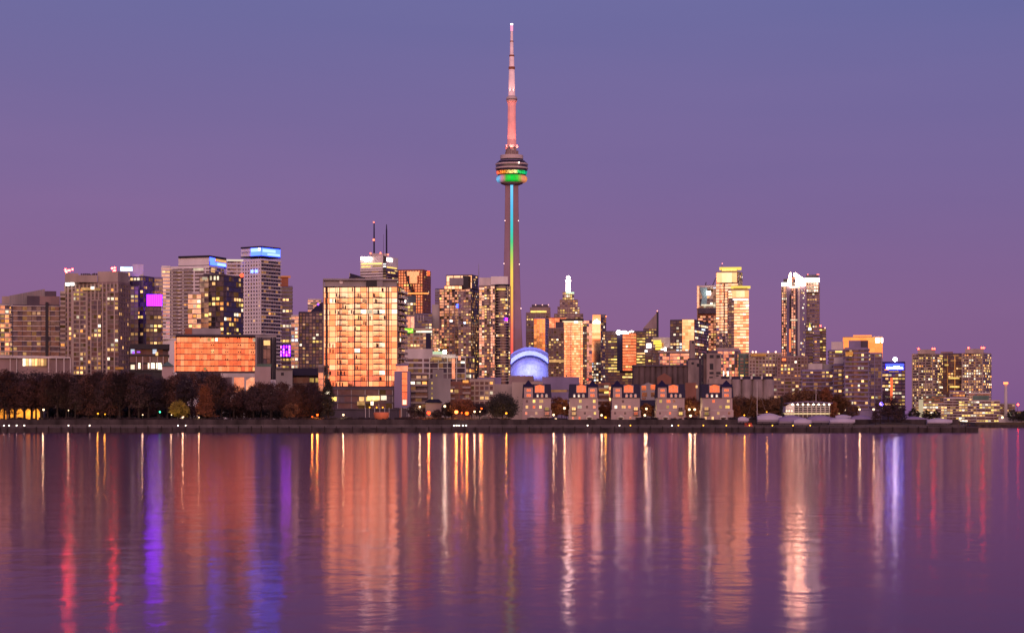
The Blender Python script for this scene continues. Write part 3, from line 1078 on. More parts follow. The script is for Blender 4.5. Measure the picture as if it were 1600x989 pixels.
for px in (577.5, 588.5, 598):
    glow_panel(t, 'canopy_light', S_LAMPY, 1072, px - 0.9, px + 0.9, 635.5, 637.5, off=1.8)
for px in (571, 577, 585.5, 593.5, 601, 608):
    block(t, 'column', 'pale', 1070, px - 0.45, px + 0.45, 637, 652, dep=0.8)
t = tower('low_wing', 'small pink reflecting wing at the foot of the golden slab', 1076, 497.5, 505, 570, None,
          ST(fh=3, bw=2.6, glass='gpink', hm='tan', hh=0.3, p=0.2, cap=15), wall='grey', yv=630, dep=8)
# pale framed stair tower
root = thing('stair_tower', 'pale framed concrete tower with one tall copper window strip', 'tower', (X(629, 1040), 1040, G))
mb = MB()
Dq = 1040
mb.bx(X(616, Dq), X(628, Dq), Dq, Dq + 6, Z(637, Dq), Z(580, Dq))
mb.bx(X(636.2, Dq), X(641, Dq), Dq, Dq + 6, Z(637, Dq), Z(580, Dq))
mb.bx(X(628, Dq), X(636.2, Dq), Dq + 0.01, Dq + 5.9, Z(581, Dq), Z(580, Dq))
mb.bx(X(628, Dq), X(636.2, Dq), Dq + 0.01, Dq + 5.9, Z(637, Dq), Z(633.5, Dq))
mb.build('frame', M['mauve'], root)
facade(root, Vector((X(628, Dq), Dq + 0.6)), Vector((X(636.2, Dq), Dq + 0.6)), Z(633.5, Dq), Z(581, Dq),
       ST(fh=3.1, bw=2.5, glass='gorange', hm='dgrey', hh=0.2, p=0.25, ws=(0.7, 0.7), rows=lambda f: 2.2 if f < 0.4 else 0), random.Random(2))
mb = MB()
for px in (619, 628, 636):
    mb.bx(X(px, Dq), X(px + 1, Dq), Dq + 1, Dq + 4, G, Z(637, Dq))
mb.bx(X(629.5, Dq), X(635, Dq), Dq + 1.5, Dq + 3, G, Z(638, Dq))
mb.build('leg', M['dgrey'], root)
block(root, 'upper_box', 'gpink', Dq + 8, 619, 637.5, 571, 581, dep=5)
block(root, 'roof_slab', 'mauve', Dq + 7, 618, 639, 568.5, 571.3, dep=7)
# upturned round kiosk beside it
root = thing('kiosk', 'round orange drum shaped kiosk near the framed stair tower', 'kiosk', (X(596, 1000), 1000, G))
mb = MB()
zc = Z(656, 1000)
mb.lathe((X(596, 1000), 1000), [(2.6, zc), (3.5, Z(651, 1000)), (3.75, Z(645.5, 1000)), (3.6, Z(644, 1000))], 28)
mb.build('shell', wall_mat('orange painted shell', (0.52, 0.17, 0.09)), root, True)
mb = MB()
mb.lathe((X(596, 1000), 1000), [(1.8, G), (1.8, zc)], 16)
mb.build('base', M['black'], root)

# ------------------------------------------------------------------ financial core behind
D = 3300
t = tower('office_tower', 'white marble skyscraper with two tall rooftop masts', D, 563, 622, 400, None,
          ST(fh=4.2, bw=4, glass='gdim', hm='white', hh=2.2, hp=0.3, p=0.05, run=0.8, pal=PAL_OFF, cap=30, rows=lambda f: 1), xc=598.5, yaw=24,
          side=ST(fh=4.2, bw=4, glass='gdark', hm='mauve', hh=2.0, hp=0.3, p=0.05, run=0.8, pal=PAL_OFF, cap=15), wall='white', yv=470, par=18)
block(t, 'plant_room', 'pale', D + 5, 578, 604, 396, 401, dep=20)
block(t, 'corner_notch', 'black', D - 2, 598.6, 603.2, 400, 470, dep=4)
for y in (412, 416, 422, 426, 430, 434):
    glow_panel(t, 'window', S_WHITE2 if y < 418 else E['dim'], D - 3, 598.8, 603, y, y + 1.3)
glyphs(t, 'sign_lettering', S_WHITE, 3311, 564, 573.8, 401.6, 406.6, 2)
mb = MB()
mb.ball((X(576.3, 3307), 3307, Z(404.2, 3307)), 2.7, 12)
mb.build('sign_emblem', S_WHITE, t)
side_panel(t, 'sign_board', S_WHITE, D, 598.5, 24, 622, 402.5, 406.8, 0.25, 0.6, 0.6)
front_panel(t, 'window', E['yellow'], D, 563, 598.5, 24, 410.8, 412.6, 0.05, 0.96, 0.6)
front_panel(t, 'window', E['yellow'], D, 563, 598.5, 24, 415.4, 417.2, 0.05, 0.45, 0.6)
front_panel(t, 'window', E['yellow'], D, 563, 598.5, 24, 414.6, 416.4, 0.53, 0.96, 0.6)
side_panel(t, 'window', E['yellow'], D, 598.5, 24, 622, 415.6, 417.6, 0.25, 0.9, 0.6)
mb = MB()
mb.tube([(X(584, D), D + 8, Z(397, D)), (X(584, D), D + 8, Z(372, D)), (X(584, D), D + 8, Z(348, D))], [1.35, 1.2, 0.9], 6)
mb.build('antenna_mast', M['navy'], t)
mb = MB()
mb.tube([(X(603.5, D), D + 8, Z(400, D)), (X(603.5, D), D + 8, Z(360, D)), (X(603.5, D), D + 8, Z(350, D))], [1.35, 1.2, 0.6], 6)
mb.build('antenna_mast', M['navy'], t)
mast(t, D, 599, 366, 400, 0.35)
for px, py, r in ((584, 347.5, 1.1), (584, 375, 1.7), (579, 396, 1.3), (594.5, 395.5, 1.3), (606.3, 398, 1.4)):
    beacon(t, D - 6, px, py, r, emit_mat('mast beacon %d' % px, (1, 0.12, 0.06), 6.0))
t = tower('office_tower', 'dark wedge topped block peeping over the golden slab', 2500, 545.5, 570, 433, None,
          ST(fh=4, bw=4, glass='gblue', hm='navy', hh=0.6, p=0.0), wall='navy', yv=445)
mb = MB()
mb.prism(foot(2502, 547, 569, dep=12), Z(433.3, 2500), 0, ztop=[Z(427, 2500), Z(433, 2500), Z(433, 2500), Z(427, 2500)])
mb.build('sloped_roof', M['navy'], t)
mast(t, 2500, 546.3, 426, 434, 0.8, 'pale')
t = tower('office_tower', 'red granite skyscraper with stepped notch and glowing red corner light', D, 622, 673, 421, None,
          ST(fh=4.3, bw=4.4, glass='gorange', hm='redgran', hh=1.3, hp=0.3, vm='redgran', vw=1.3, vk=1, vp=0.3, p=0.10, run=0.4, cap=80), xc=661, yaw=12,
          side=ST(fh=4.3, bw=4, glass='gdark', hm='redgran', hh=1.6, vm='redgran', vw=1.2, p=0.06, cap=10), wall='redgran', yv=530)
for i in range(10):
    block(t, 'stepped_notch_trim', 'black', D - 4 - i * 0.04, 632 + i * 1.25, 635.2 + i * 1.25, 424 + i * 4, 428.05 + i * 4, dep=3)
block(t, 'glass_wedge', 'gorange', D - 4, 636, 655, 424.5, 431, dep=2)
block(t, 'glass_wedge', 'gorange', D - 4.2, 640, 652, 431, 443, dep=2)
glow_panel(t, 'window', E['orange'], D - 4, 628, 670, 457.5, 459.5, off=3)
block(t, 'corner_light', emit_mat('red corner light', (1, 0.07, 0.02), 3.0), D - 6, 667.3, 671.5, 423.5, 430.5, dep=3)
t = tower('office_building', 'dark teal box with a white emblem and lime lit floors', 2400, 632, 650, 462, None,
          ST(fh=3.6, bw=3.3, glass='gmid', hm='dgrey', hh=0.5, p=0.55, run=0.6, pal=['yellow'] * 4 + ['white'], cap=60, skip=lambda f, s: f > 0.86), wall='teal', yv=545)
glow_panel(t, 'sign_emblem', S_WHITE, 2398, 629.8, 634.5, 468, 469.8, off=2)
glow_panel(t, 'sign_emblem', S_WHITE, 2398, 631.8, 633.8, 469.8, 475.5, off=2)
t = tower('office_building', 'navy building with three pale rooftop fins below the red skyscraper', 2300, 648, 675, 489, None,
          ST(fh=3.6, bw=4, glass='gblue', hm='mauve', hh=0.7, p=0.18, run=0.6, pal=PAL_WHT, cap=40, rows=lambda f: 1.6 - 1.6 * f), wall='navy', yv=550)
for px in (653, 657.5, 661.5):
    block(t, 'roof_fin', 'pale', 2295, px - 0.4, px + 0.4, 493, 502, dep=2)
t = tower('office_building', 'small pink mirrored block above the lime green sign', 2200, 634.5, 648, 493, None,
          ST(fh=8.5, bw=4.4, glass='gpink', hm='mauve', hh=0.4, vm='mauve', vw=0.5, p=0.0), wall='mauve', yv=513)
t = tower('office_building', 'grey building carrying a lime green sign beside the golden slab', 2150, 626, 676, 513, None,
          ST(fh=3.6, bw=3.3, glass='gmid', hm='tan', hh=1.1, hp=0.3, vm='tan', vw=0.8, vk=2, p=0.22, run=0.4, cap=70), wall='tan', yv=560)
block(t, 'sign_board', S_GREEN, 2146, 629, 645.5, 513, 520, dep=1)
glyphs(t, 'sign_lettering', emit_mat('lime sign letters', (0.75, 1.0, 0.2), 2.2), 2146, 631, 644, 514.6, 518.6, 6)
glow_panel(t, 'window', S_PURPLE, 2146, 625.5, 629, 514, 519)
glow_panel(t, 'lit_terrace', E['white'], 2148, 650, 675, 517, 519.5, off=2)
block(t, 'bay', 'navy', 2146, 665.5, 673.5, 520, 546, dep=4)

# two condo towers left of the great tower
S_CP = ST(fh=2.95, bw=2.9, glass='gpink', hm='dgrey', hh=0.55, hp=0.4, vm='brown', vw=0.75, vk=2, vp=0.4, p=0.13, run=0.15, cap=50, ws=(0.8, 0.75))
S_CPD = ST(fh=2.95, bw=2.9, glass='gblue', hm='dgrey', hh=0.5, hp=0.3, vm='dgrey', vw=0.4, vk=2, p=0.17, run=0.1, cap=18)
t = tower('condo_tower', 'gold gridded condo tower with lit glass penthouse by great tower', 2300, 686, 748.5, 450, None, S_CP, xc=735, yaw=16, side=S_CPD, wall='brown', yv=600)
wing(t, 2296, 716, 736, 455, 600, ST(fh=2.95, bw=2.8, glass='gdim', hm='brown', hh=0.6, hp=0.4, vm='brown', vw=0.5, vk=2, p=0.3, run=0.2, cap=25), 'bay', wall='brown', dep=4)
wing(t, 2303, 697, 747, 429, 451, ST(fh=6, bw=4, glass='ggold', hm='dgrey', hh=0.6, vm='dgrey', vw=0.6, vk=2, p=0.02), 'penthouse', xc=737, yaw=16, side=S_CPD, wall='dgrey', dep=14)
block(t, 'plant_room', 'grey', 2299, 702, 724, 434, 445.5, dep=6)
block(t, 'plant_room', 'black', 2299.5, 723, 732, 431, 450, dep=6)
wing(t, 2298, 694, 722, 446, 452, ST(fh=4.5, bw=4, glass='ggold', hm='dgrey', hh=0.3, vm='dgrey', vw=0.4, p=0.0), 'penthouse', wall='brown', dep=10)
mast(t, 2300, 748, 412, 432, 0.4, 'grey')
glow_panel(t, 'window', S_BLUE, 2292, 713, 716, 475, 481, off=3)
glow_panel(t, 'window', emit_mat('blue white lamp', (0.6, 0.75, 1.0), 8.0), 2292, 725, 727.5, 503, 505.5, off=4)
glow_panel(t, 'window', emit_mat('cream white lamp', (1.0, 0.9, 0.8), 6.0), 2292, 703, 707, 500.5, 502.5, off=3)
t = tower('condo_tower', 'lower pale condo wing attached beside the gold gridded condo', 2330, 675, 689, 476, None,
          ST(fh=2.95, bw=2.8, glass='gpink', hm='pale', hh=0.6, hp=0.4, vm='pale', vw=0.4, vk=2, p=0.3, cap=60), wall='pale', yv=590, par=26)
t = tower('office_tower', 'thin dark banded tower behind the gold gridded condo', 2800, 680, 690, 451, None,
          ST(fh=3.4, bw=4, glass='gdark', hm='mauve', hh=1.2, p=0.1, pal=PAL_OFF, cap=10), wall='navy', yv=480)
t = tower('condo_tower', 'condo tower with rounded gold lit bay touching the great tower', 2290, 748.5, 797.5, 446, None,
          ST(fh=2.95, bw=2.9, glass='gdim', hm='brown', hh=0.6, hp=0.4, vm='brown', vw=0.6, vk=2, vp=0.4, p=0.26, run=0.3, cap=12), wall='brown', yv=600)
wing(t, 2286, 748.5, 757, 448, 600, ST(fh=2.95, bw=2.9, glass='gpink', hm='tan', hh=0.6, hp=0.4, vm='tan', vw=0.3, p=0.22, cap=12), 'bay', wall='tan', dep=5)
wing(t, 2285, 766.5, 773, 446, 600, ST(fh=2.95, bw=2.3, glass='gpink', hm='tan', hh=0.6, hp=0.4, vm='tan', vw=0.3, p=0.06, cap=5), 'bay', wall='tan', dep=5)
cx_, cy_, rr_ = X(784.5, 2292), 2292, 7.6
mb = MB()
mb.lathe((cx_, cy_), [(rr_, Z(600, 2290)), (rr_, Z(447, 2290))], 24)
mb.build('rounded_bay', M['gdim'], t)
mb = MB()
for i in range(1, 36):
    z = Z(600, 2290) + i * 2.98
    mb.lathe((cx_, cy_), [(rr_ + 0.05, z), (rr_ + 0.5, z), (rr_ + 0.5, z + 0.8), (rr_ + 0.05, z + 0.8)], 24)
mb.build('floor_edge_trim', M['tan'], t)
rng = random.Random(31)
for i in range(35):
    z = Z(600, 2290) + (i + 0.58) * 2.98
    if rng.random() < 0.5:
        a0 = rng.randrange(0, 7)
        for a in range(a0, min(9, a0 + rng.randrange(1, 7))):
            th = rad(-150 + a * 13.5)
            place_part(t, 'window', win_mesh(1.7, 1.9, rng.choice(PAL_RES)), (cx_ + (rr_ + 0.14) * math.cos(th), cy_ + (rr_ + 0.14) * math.sin(th), z), th + rad(90))
mb = MB()
mb.lathe((cx_, cy_ + 1), [(rr_ + 0.8, Z(447.2, 2290)), (rr_ + 0.8, Z(444.5, 2290))], 24)
mb.build('roof_slab', M['black'], t)
block(t, 'penthouse', 'pale', 2294, 748.5, 767, 434, 447, dep=14)
block(t, 'penthouse', 'white', 2293, 767, 793.5, 432, 445, dep=12)
glow_panel(t, 'lit_terrace', E['yellow'], 2284, 776, 790, 450.5, 453.5, off=1.2)
glow_panel(t, 'window', S_PURPLE, 2284, 789.5, 793, 497, 501, off=2)

# ------------------------------------------------------------------ the great observation tower
D = 2977
TX, TY = X(799.6, D), D
root = thing('observation_tower', 'very tall concrete tower with rainbow light strip and round pod', 'tower', (TX, TY, G))
M['tower'] = wall_mat('tower concrete', (0.30, 0.19, 0.215), var=0.12, scale=0.05)
M['towerw'] = wall_mat('pale pod concrete', (0.52, 0.42, 0.40), var=0.06, scale=0.05)
px2m = D / F


def painted_glow_mat(name, base, glow, st):  # ordinary surface with floodlight painted in as weak emission
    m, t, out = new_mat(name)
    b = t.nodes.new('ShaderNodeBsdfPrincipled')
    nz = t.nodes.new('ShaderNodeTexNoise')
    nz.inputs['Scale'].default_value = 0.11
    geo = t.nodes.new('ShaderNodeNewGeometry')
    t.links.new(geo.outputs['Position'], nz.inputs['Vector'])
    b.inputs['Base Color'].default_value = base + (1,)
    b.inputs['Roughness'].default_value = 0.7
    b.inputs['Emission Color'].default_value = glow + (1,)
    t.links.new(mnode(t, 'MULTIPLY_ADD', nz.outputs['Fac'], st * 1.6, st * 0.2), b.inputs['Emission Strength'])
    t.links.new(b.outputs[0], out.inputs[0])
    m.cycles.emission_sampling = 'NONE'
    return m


M['mastglow'] = painted_glow_mat('white mast cladding with painted glow', (0.6, 0.52, 0.52), (1.0, 0.42, 0.46), 0.30)  # pink glow painted into the cladding, which is no lamp itself
M['shaftglow'] = painted_glow_mat('concrete with painted red glow', (0.5, 0.36, 0.34), (1.0, 0.17, 0.14), 0.34)  # the spots light this too; part of the red is painted emission


def shaft_ring(w, z):
    prof = [(-1.0, -0.22), (-0.97, -0.34), (-0.30, -0.66), (-0.27, -0.44), (0.27, -0.44), (0.30, -0.66), (0.97, -0.34), (1.0, -0.22),
            (0.72, 0.35), (0.3, 0.98), (-0.3, 0.98), (-0.72, 0.35)]
    return [(TX + a * w, TY + b * w, z) for a, b in prof]


levels = [(655, 22.5), (600, 19.8), (560, 17.6), (520, 15.9), (480, 14.2), (440, 12.9), (410, 12.2), (380, 11.5), (350, 11.0), (320, 10.6), (289, 10.3)]
mb = MB()
prev = None
for py, w in levels:
    r = shaft_ring(w * px2m, G if py == 655 else Z(py, D))
    k = len(mb.v)
    mb.v += r
    if prev is not None:
        n = len(r)
        for i in range(n):
            mb.f.append((prev + i, prev + (i + 1) % n, k + (i + 1) % n, k + i))
            mb.m.append(0)
    prev = k
mb.build('shaft', M['tower'], root)
# LED strip in the elevator groove: a real gradient of lamp colours
m, t_, out = new_mat('rainbow led strip')
e = t_.nodes.new('ShaderNodeEmission')
geo = t_.nodes.new('ShaderNodeNewGeometry')
sp = t_.nodes.new('ShaderNodeSeparateXYZ')
t_.links.new(geo.outputs['Position'], sp.inputs[0])
zf = mnode(t_, 'DIVIDE', mnode(t_, 'SUBTRACT', sp.outputs[2], Z(560, D)), Z(286, D) - Z(560, D))
c = ramp(t_, zf, [(0.0, lin(255, 70, 70)), (0.17, lin(252, 110, 80)), (0.32, lin(245, 165, 75)), (0.47, lin(236, 190, 80)), (0.58, lin(160, 190, 80)),
                  (0.66, lin(70, 185, 120)), (0.74, lin(50, 180, 180)), (0.86, lin(80, 170, 215)), (1.0, lin(110, 195, 250))])
t_.links.new(c, e.inputs[0])
e.inputs[1].default_value = 1.45
t_.links.new(e.outputs[0], out.inputs[0])
mb = MB()
for i in range(len(levels) - 1):
    (p0, w0), (p1, w1) = levels[i], levels[i + 1]
    z0, z1 = (G + 1 if p0 == 655 else Z(p0, D)), Z(p1, D)
    y0, y1 = TY - 0.47 * w0 * px2m, TY - 0.47 * w1 * px2m
    s0, s1 = 0.21 * w0 * px2m, 0.21 * w1 * px2m
    s0 = s1 = 1.85
    mb.poly([(TX - s0, y0, z0), (TX + s0, y0, z0), (TX + s1, y1, z1), (TX - s1, y1, z1)])
mb.build('light_strip', m, root)
for px, py in ((787.5, 412), (811.5, 413), (789, 345), (810, 345), (814, 482)):
    beacon(root, D - 10, px, py, 0.55, emit_mat('shaft lamp %d %d' % (px, py), (1.0, 0.62, 0.55), 5.0))


def lz(name, mat, prof, n=48, smooth=False):
    mb = MB()
    mb.lathe((TX, TY), [(r * px2m, Z(y, D)) for r, y in prof], n)
    o = mb.build(name, mat, root, smooth)
    return o


lz('pod_base', M['tower'], [(11, 290), (17, 287.5), (18.5, 284.5), (18, 283)])
# radome: translucent ring lit from inside, each sector its own colour
m, t_, out = new_mat('lit radome ring')
e = t_.nodes.new('ShaderNodeEmission')
geo = t_.nodes.new('ShaderNodeNewGeometry')
sp = t_.nodes.new('ShaderNodeSeparateXYZ')
t_.links.new(geo.outputs['Position'], sp.inputs[0])
xf = mnode(t_, 'DIVIDE', mnode(t_, 'ADD', mnode(t_, 'SUBTRACT', sp.outputs[0], TX), 24.5 * px2m), 49 * px2m)
c = ramp(t_, xf, [(0.0, lin(120, 200, 255)), (0.10, lin(120, 195, 250)), (0.17, lin(225, 150, 190)), (0.25, lin(200, 150, 130)), (0.33, lin(60, 215, 70)),
                  (0.52, lin(25, 240, 75)), (0.68, lin(70, 225, 70)), (0.78, lin(190, 175, 90)), (0.86, lin(255, 150, 120)), (1.0, lin(255, 160, 80))])
t_.links.new(c, e.inputs[0])
zr = mnode(t_, 'DIVIDE', mnode(t_, 'SUBTRACT', sp.outputs[2], Z(280, D)), 5.5 * px2m)
zr = mnode(t_, 'SUBTRACT', 1.05, mnode(t_, 'MULTIPLY', mnode(t_, 'MULTIPLY', zr, zr), 0.62))
nz = t_.nodes.new('ShaderNodeTexNoise')
nz.inputs['Scale'].default_value = 0.16
t_.links.new(geo.outputs['Position'], nz.inputs['Vector'])
t_.links.new(mnode(t_, 'MULTIPLY', zr, mnode(t_, 'MULTIPLY_ADD', nz.outputs['Fac'], 0.9, 0.45)), e.inputs[1])
t_.links.new(e.outputs[0], out.inputs[0])
lz('radome_ring', m, [(17, 286), (20.5, 285.6), (23, 284), (24.3, 281.5), (24.4, 279), (23, 276.5), (21, 275)], smooth=True)
m, t_, out = new_mat('coloured light band')
e = t_.nodes.new('ShaderNodeEmission')
geo = t_.nodes.new('ShaderNodeNewGeometry')
sp = t_.nodes.new('ShaderNodeSeparateXYZ')
t_.links.new(geo.outputs['Position'], sp.inputs[0])
xf = mnode(t_, 'DIVIDE', mnode(t_, 'ADD', mnode(t_, 'SUBTRACT', sp.outputs[0], TX), 25 * px2m), 50 * px2m)
c = ramp(t_, xf, [(0.0, lin(225, 90, 90)), (0.1, lin(255, 110, 60)), (0.28, lin(255, 150, 50)), (0.42, lin(255, 215, 120)), (0.62, lin(255, 240, 150)),
                  (0.70, lin(60, 215, 110)), (0.86, lin(20, 190, 90)), (1.0, lin(40, 130, 150))])
t_.links.new(c, e.inputs[0])
nz = t_.nodes.new('ShaderNodeTexNoise')
nz.inputs['Scale'].default_value = 0.42
nz.inputs['Detail'].default_value = 3.0
t_.links.new(geo.outputs['Position'], nz.inputs['Vector'])
t_.links.new(mnode(t_, 'MAXIMUM', mnode(t_, 'MULTIPLY_ADD', nz.outputs['Fac'], 5.5, -1.75), 0.12), e.inputs[1])
t_.links.new(e.outputs[0], out.inputs[0])
lz('light_band', m, [(22.6, 273.5), (24.3, 271), (24.6, 268.5)])
mb = MB()
for i in range(36):
    th = 2 * math.pi * (i + 0.5) / 36
    d = Vector((math.cos(th), math.sin(th), 0))
    c = Vector((TX, TY, 0))
    mb.tube([c + d * (23.1 * px2m) + Vector((0, 0, Z(284, D))), c + d * (24.5 * px2m) + Vector((0, 0, Z(280, D))), c + d * (23.1 * px2m) + Vector((0, 0, Z(276.5, D)))], 0.22, 4)
mb.build('radome_rib', M['brown'], root)
lz('pod_underside', M['black'], [(20.5, 275.2), (22.5, 273.4)])
lz('window_band', M['gdark'], [(24.2, 268.6), (25.0, 264.8)])
lz('deck_edge', M['towerw'], [(25.0, 265.0), (25.5, 264.8), (25.5, 262.6), (25.0, 262.4)])
lz('window_band', M['gdark'], [(24.9, 262.5), (25.0, 258.6)])
lz('deck_edge', M['towerw'], [(25.0, 258.8), (25.6, 258.6), (25.5, 256.4), (24.8, 256.2)])
lz('upper_roof', M['black'], [(25.0, 256.4), (22.5, 254.0), (18.0, 252.0), (17.6, 248.8)])
lz('roof_edge', M['mauve'], [(19.6, 252.9), (20.6, 252.7), (20.3, 251.8), (19.4, 251.6)])
lz('roof_drum', M['towerw'], [(18.0, 249.2), (17.9, 243.3), (16, 243.0)])
beacon(root, D - 21, 811, 254.5, 0.7, S_WHITE, 'pod_lamp')
mb = MB()
rng = random.Random(77)
for i in range(14):
    th = 2 * math.pi * i / 14
    r = 9.2 * px2m
    w = 1.1
    mb.bx(TX + r * math.cos(th) - w, TX + r * math.cos(th) + w, TY + r * math.sin(th) - w, TY + r * math.sin(th) + w, Z(243.2, D), Z(rng.choice((232, 229, 236, 238)), D))
mb.build('equipment_rack', M['brown'], root)
lz('antenna_base', M['towerw'], [(7.6, 243), (7.4, 231), (10.2, 231.5), (10.0, 227.5), (7.0, 227)], 24)
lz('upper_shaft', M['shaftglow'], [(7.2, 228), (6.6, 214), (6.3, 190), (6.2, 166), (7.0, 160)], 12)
lz('sky_pod', M['towerw'], [(6.8, 161), (8.2, 158.5), (8.7, 155.5), (8.3, 153), (6.5, 151), (5, 150)], 32, True)
lz('sky_pod_window', M['gdark'], [(8.66, 157), (8.82, 155.8)], 32)
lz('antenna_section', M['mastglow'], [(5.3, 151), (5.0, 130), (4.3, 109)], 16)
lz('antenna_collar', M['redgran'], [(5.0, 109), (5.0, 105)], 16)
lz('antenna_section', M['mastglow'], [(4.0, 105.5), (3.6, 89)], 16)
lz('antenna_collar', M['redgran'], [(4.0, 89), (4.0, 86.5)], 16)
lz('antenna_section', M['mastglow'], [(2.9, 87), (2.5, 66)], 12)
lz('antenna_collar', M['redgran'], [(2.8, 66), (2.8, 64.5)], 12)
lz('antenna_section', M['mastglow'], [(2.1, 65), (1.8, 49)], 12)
lz('tip_light', emit_mat('pink tip light', (1.0, 0.32, 0.52), 1.3), [(2.0, 49), (2.1, 43), (2.0, 40)], 12)
lz('tip_lamp', S_WHITE2, [(2.0, 40), (2.0, 37.5)], 12)
for i in range(3):
    th = rad(-150 + i * 60)
    r = 15.5 * px2m
    ld = bpy.data.lights.new('uplight', 'SPOT')
    ld.energy = 1.3e5
    ld.color = (1.0, 0.20, 0.16)
    ld.spot_size = rad(38)
    ld.spot_blend = 0.6
    ld.shadow_soft_size = 0.5
    lo = bpy.data.objects.new('uplight', ld)
    COL.objects.link(lo)
    p = Vector((TX + r * math.cos(th), TY + r * math.sin(th), Z(242, D)))
    lo.location = p
    lo.rotation_euler = (Vector((TX, TY, Z(186, D))) - p).to_track_quat('-Z', 'Y').to_euler()
for i in range(2):
    th = rad(-125 + i * 70)
    r = 8.2 * px2m
    ld = bpy.data.lights.new('uplight', 'SPOT')
    ld.energy = 0.35e5
    ld.color = (1.0, 0.42, 0.36)
    ld.spot_size = rad(36)
    ld.spot_blend = 0.7
    lo = bpy.data.objects.new('uplight', ld)
    COL.objects.link(lo)
    p = Vector((TX + r * math.cos(th), TY + r * math.sin(th), Z(150.5, D)))
    lo.location = p
    lo.rotation_euler = (Vector((TX, TY, Z(95, D))) - p).to_track_quat('-Z', 'Y').to_euler()

# ------------------------------------------------------------------ stadium dome
D = 2620
root = thing('stadium', 'white ribbed stadium dome floodlit in blue at the foot of the great tower', 'stadium', (X(828, D), D, G))
M['dome'] = wall_mat('white roof membrane', (0.50, 0.52, 0.60), var=0.12, scale=0.08)


def shell(name, R, cx, top, y0, y1, mat, drop=0.0):
    """barrel vault between depths y0 and y1, a half ellipse seen from the lake"""
    mb = MB()
    n = 28
    zb = Z(625, D)
    for i in range(n):
        a, b = math.pi * i / n, math.pi * (i + 1) / n
        H = Z(top, D) - zb
        pa = (X(cx, D) - R * math.cos(a), zb + H * math.sin(a) ** 0.85)
        pb = (X(cx, D) - R * math.cos(b), zb + H * math.sin(b) ** 0.85)
        mb.poly([(pa[0], y0, pa[1] - drop), (pb[0], y0, pb[1] - drop), (pb[0], y1, pb[1]), (pa[0], y1, pa[1])])
    return mb, mb.build(name, mat, root, True)


def arch_face(name, R0, R1, cx, t0, t1, y, mat):
    """flat arched band (the vertical edge of a roof panel)"""
    mb = MB()
    n = 28
    zb = Z(625, D)
    for i in range(n):
        q = []
        for a in (math.pi * i / n, math.pi * (i + 1) / n):
            s = max(math.sin(a), 0) ** 0.85
            q.append(((X(cx, D) - R0 * math.cos(a), y, zb + (Z(t0, D) - zb) * s), (X(cx, D) - R1 * math.cos(a), y, zb + (Z(t1, D) - zb) * s)))
        mb.poly([q[0][0], q[1][0], q[1][1], q[0][1]])
    return mb.build(name, mat, root)


m_ = D / F
shell('roof_panel', 56 * m_, 828, 541.5, D + 16, D + 90, M['dome'])
arch_face('roof_edge', 56 * m_, 47 * m_, 828, 541.5, 547.5, D + 16, wall_mat('blue grey roof edge', (0.20, 0.20, 0.30), var=0.04))
shell('roof_panel', 50 * m_, 828, 547, D - 4, D + 16, M['dome'], 1.5)
arch_face('roof_edge', 50 * m_, 46 * m_, 828, 548.4, 555, D - 4, wall_mat('bright roof rim', (0.44, 0.47, 0.60), var=0.08))
arch_face('roof_gap', 46 * m_, 43 * m_, 828, 555, 560, D - 3.5, M['navy'])  # dark band painted in for the shade between roof panels
mb = MB()
n = 24
zb = Z(625, D)
for j in range(8):                                 # the front quarter dome
    for i in range(n):
        q = []
        for (jj, ii) in ((j, i), (j, i + 1), (j + 1, i + 1), (j + 1, i)):
            a = math.pi * ii / n
            ph = (math.pi / 2) * jj / 8
            R = 44.5 * m_
            hh = Z(558.5, D) - zb
            s = max(math.sin(a), 0) ** 0.85
            q.append((X(828, D) - R * math.cos(a) * (1 - 0.15 * math.sin(ph)), D - 3.9 - 46 * math.sin(ph) * s, zb + hh * s * math.cos(ph)))
        mb.poly(q)
mb.build('front_dome', wall_mat('ribbed front membrane', (0.36, 0.33, 0.42), var=0.2, scale=0.1), root, True)
for px, e_, dy in ((805, 1.0, -100), (849, 1.0, -100)):
    ld = bpy.data.lights.new('floodlight', 'SPOT')
    ld.energy = 0.75e6 * e_
    ld.color = (0.24, 0.30, 1.0)
    ld.spot_size = rad(56)
    ld.spot_blend = 0.7
    lo = bpy.data.objects.new('floodlight', ld)
    COL.objects.link(lo)
    p = Vector((X(px, D), D + dy, Z(560, D)))
    lo.location = p
    lo.rotation_euler = (Vector((X(828, D), D + 8, Z(560, D))) - p).to_track_quat('-Z', 'Y').to_euler()

# ------------------------------------------------------------------ right of the tower
t = tower('office_tower', 'dark stepped round-topped tower with one yellow lit band', 3000, 822, 860, 488, None,
          ST(fh=3.8, bw=3.6, glass='gdark', hm='brown', hh=1.3, hp=0.3, vm='brown', vw=1.2, vk=2, p=0.2, run=0.2, cap=60), wall='brown', yv=560)
block(t, 'penthouse', 'brown', 3004, 828, 860, 480, 489, dep=20)
block(t, 'penthouse', 'dgrey', 3007, 831, 857, 476, 480.5, dep=16)
glow_panel(t, 'window', E['yellow'], 2999, 829, 854, 485.5, 488.3, off=2)
for px in (837, 847.5, 857):
    beacon(t, 2998, px, 476.5, 0.7, emit_mat('pink roof lamp %d' % px, (1, 0.45, 0.35), 3.0))
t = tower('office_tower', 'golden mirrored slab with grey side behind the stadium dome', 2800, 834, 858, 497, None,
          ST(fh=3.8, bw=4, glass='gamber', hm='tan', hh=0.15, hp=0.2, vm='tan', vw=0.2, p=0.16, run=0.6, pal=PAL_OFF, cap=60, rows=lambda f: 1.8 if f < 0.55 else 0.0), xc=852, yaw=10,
          side=ST(fh=3.8, bw=4, glass='gmid', hm='mauve', hh=1.4, p=0.02), wall='mauve', yv=600)
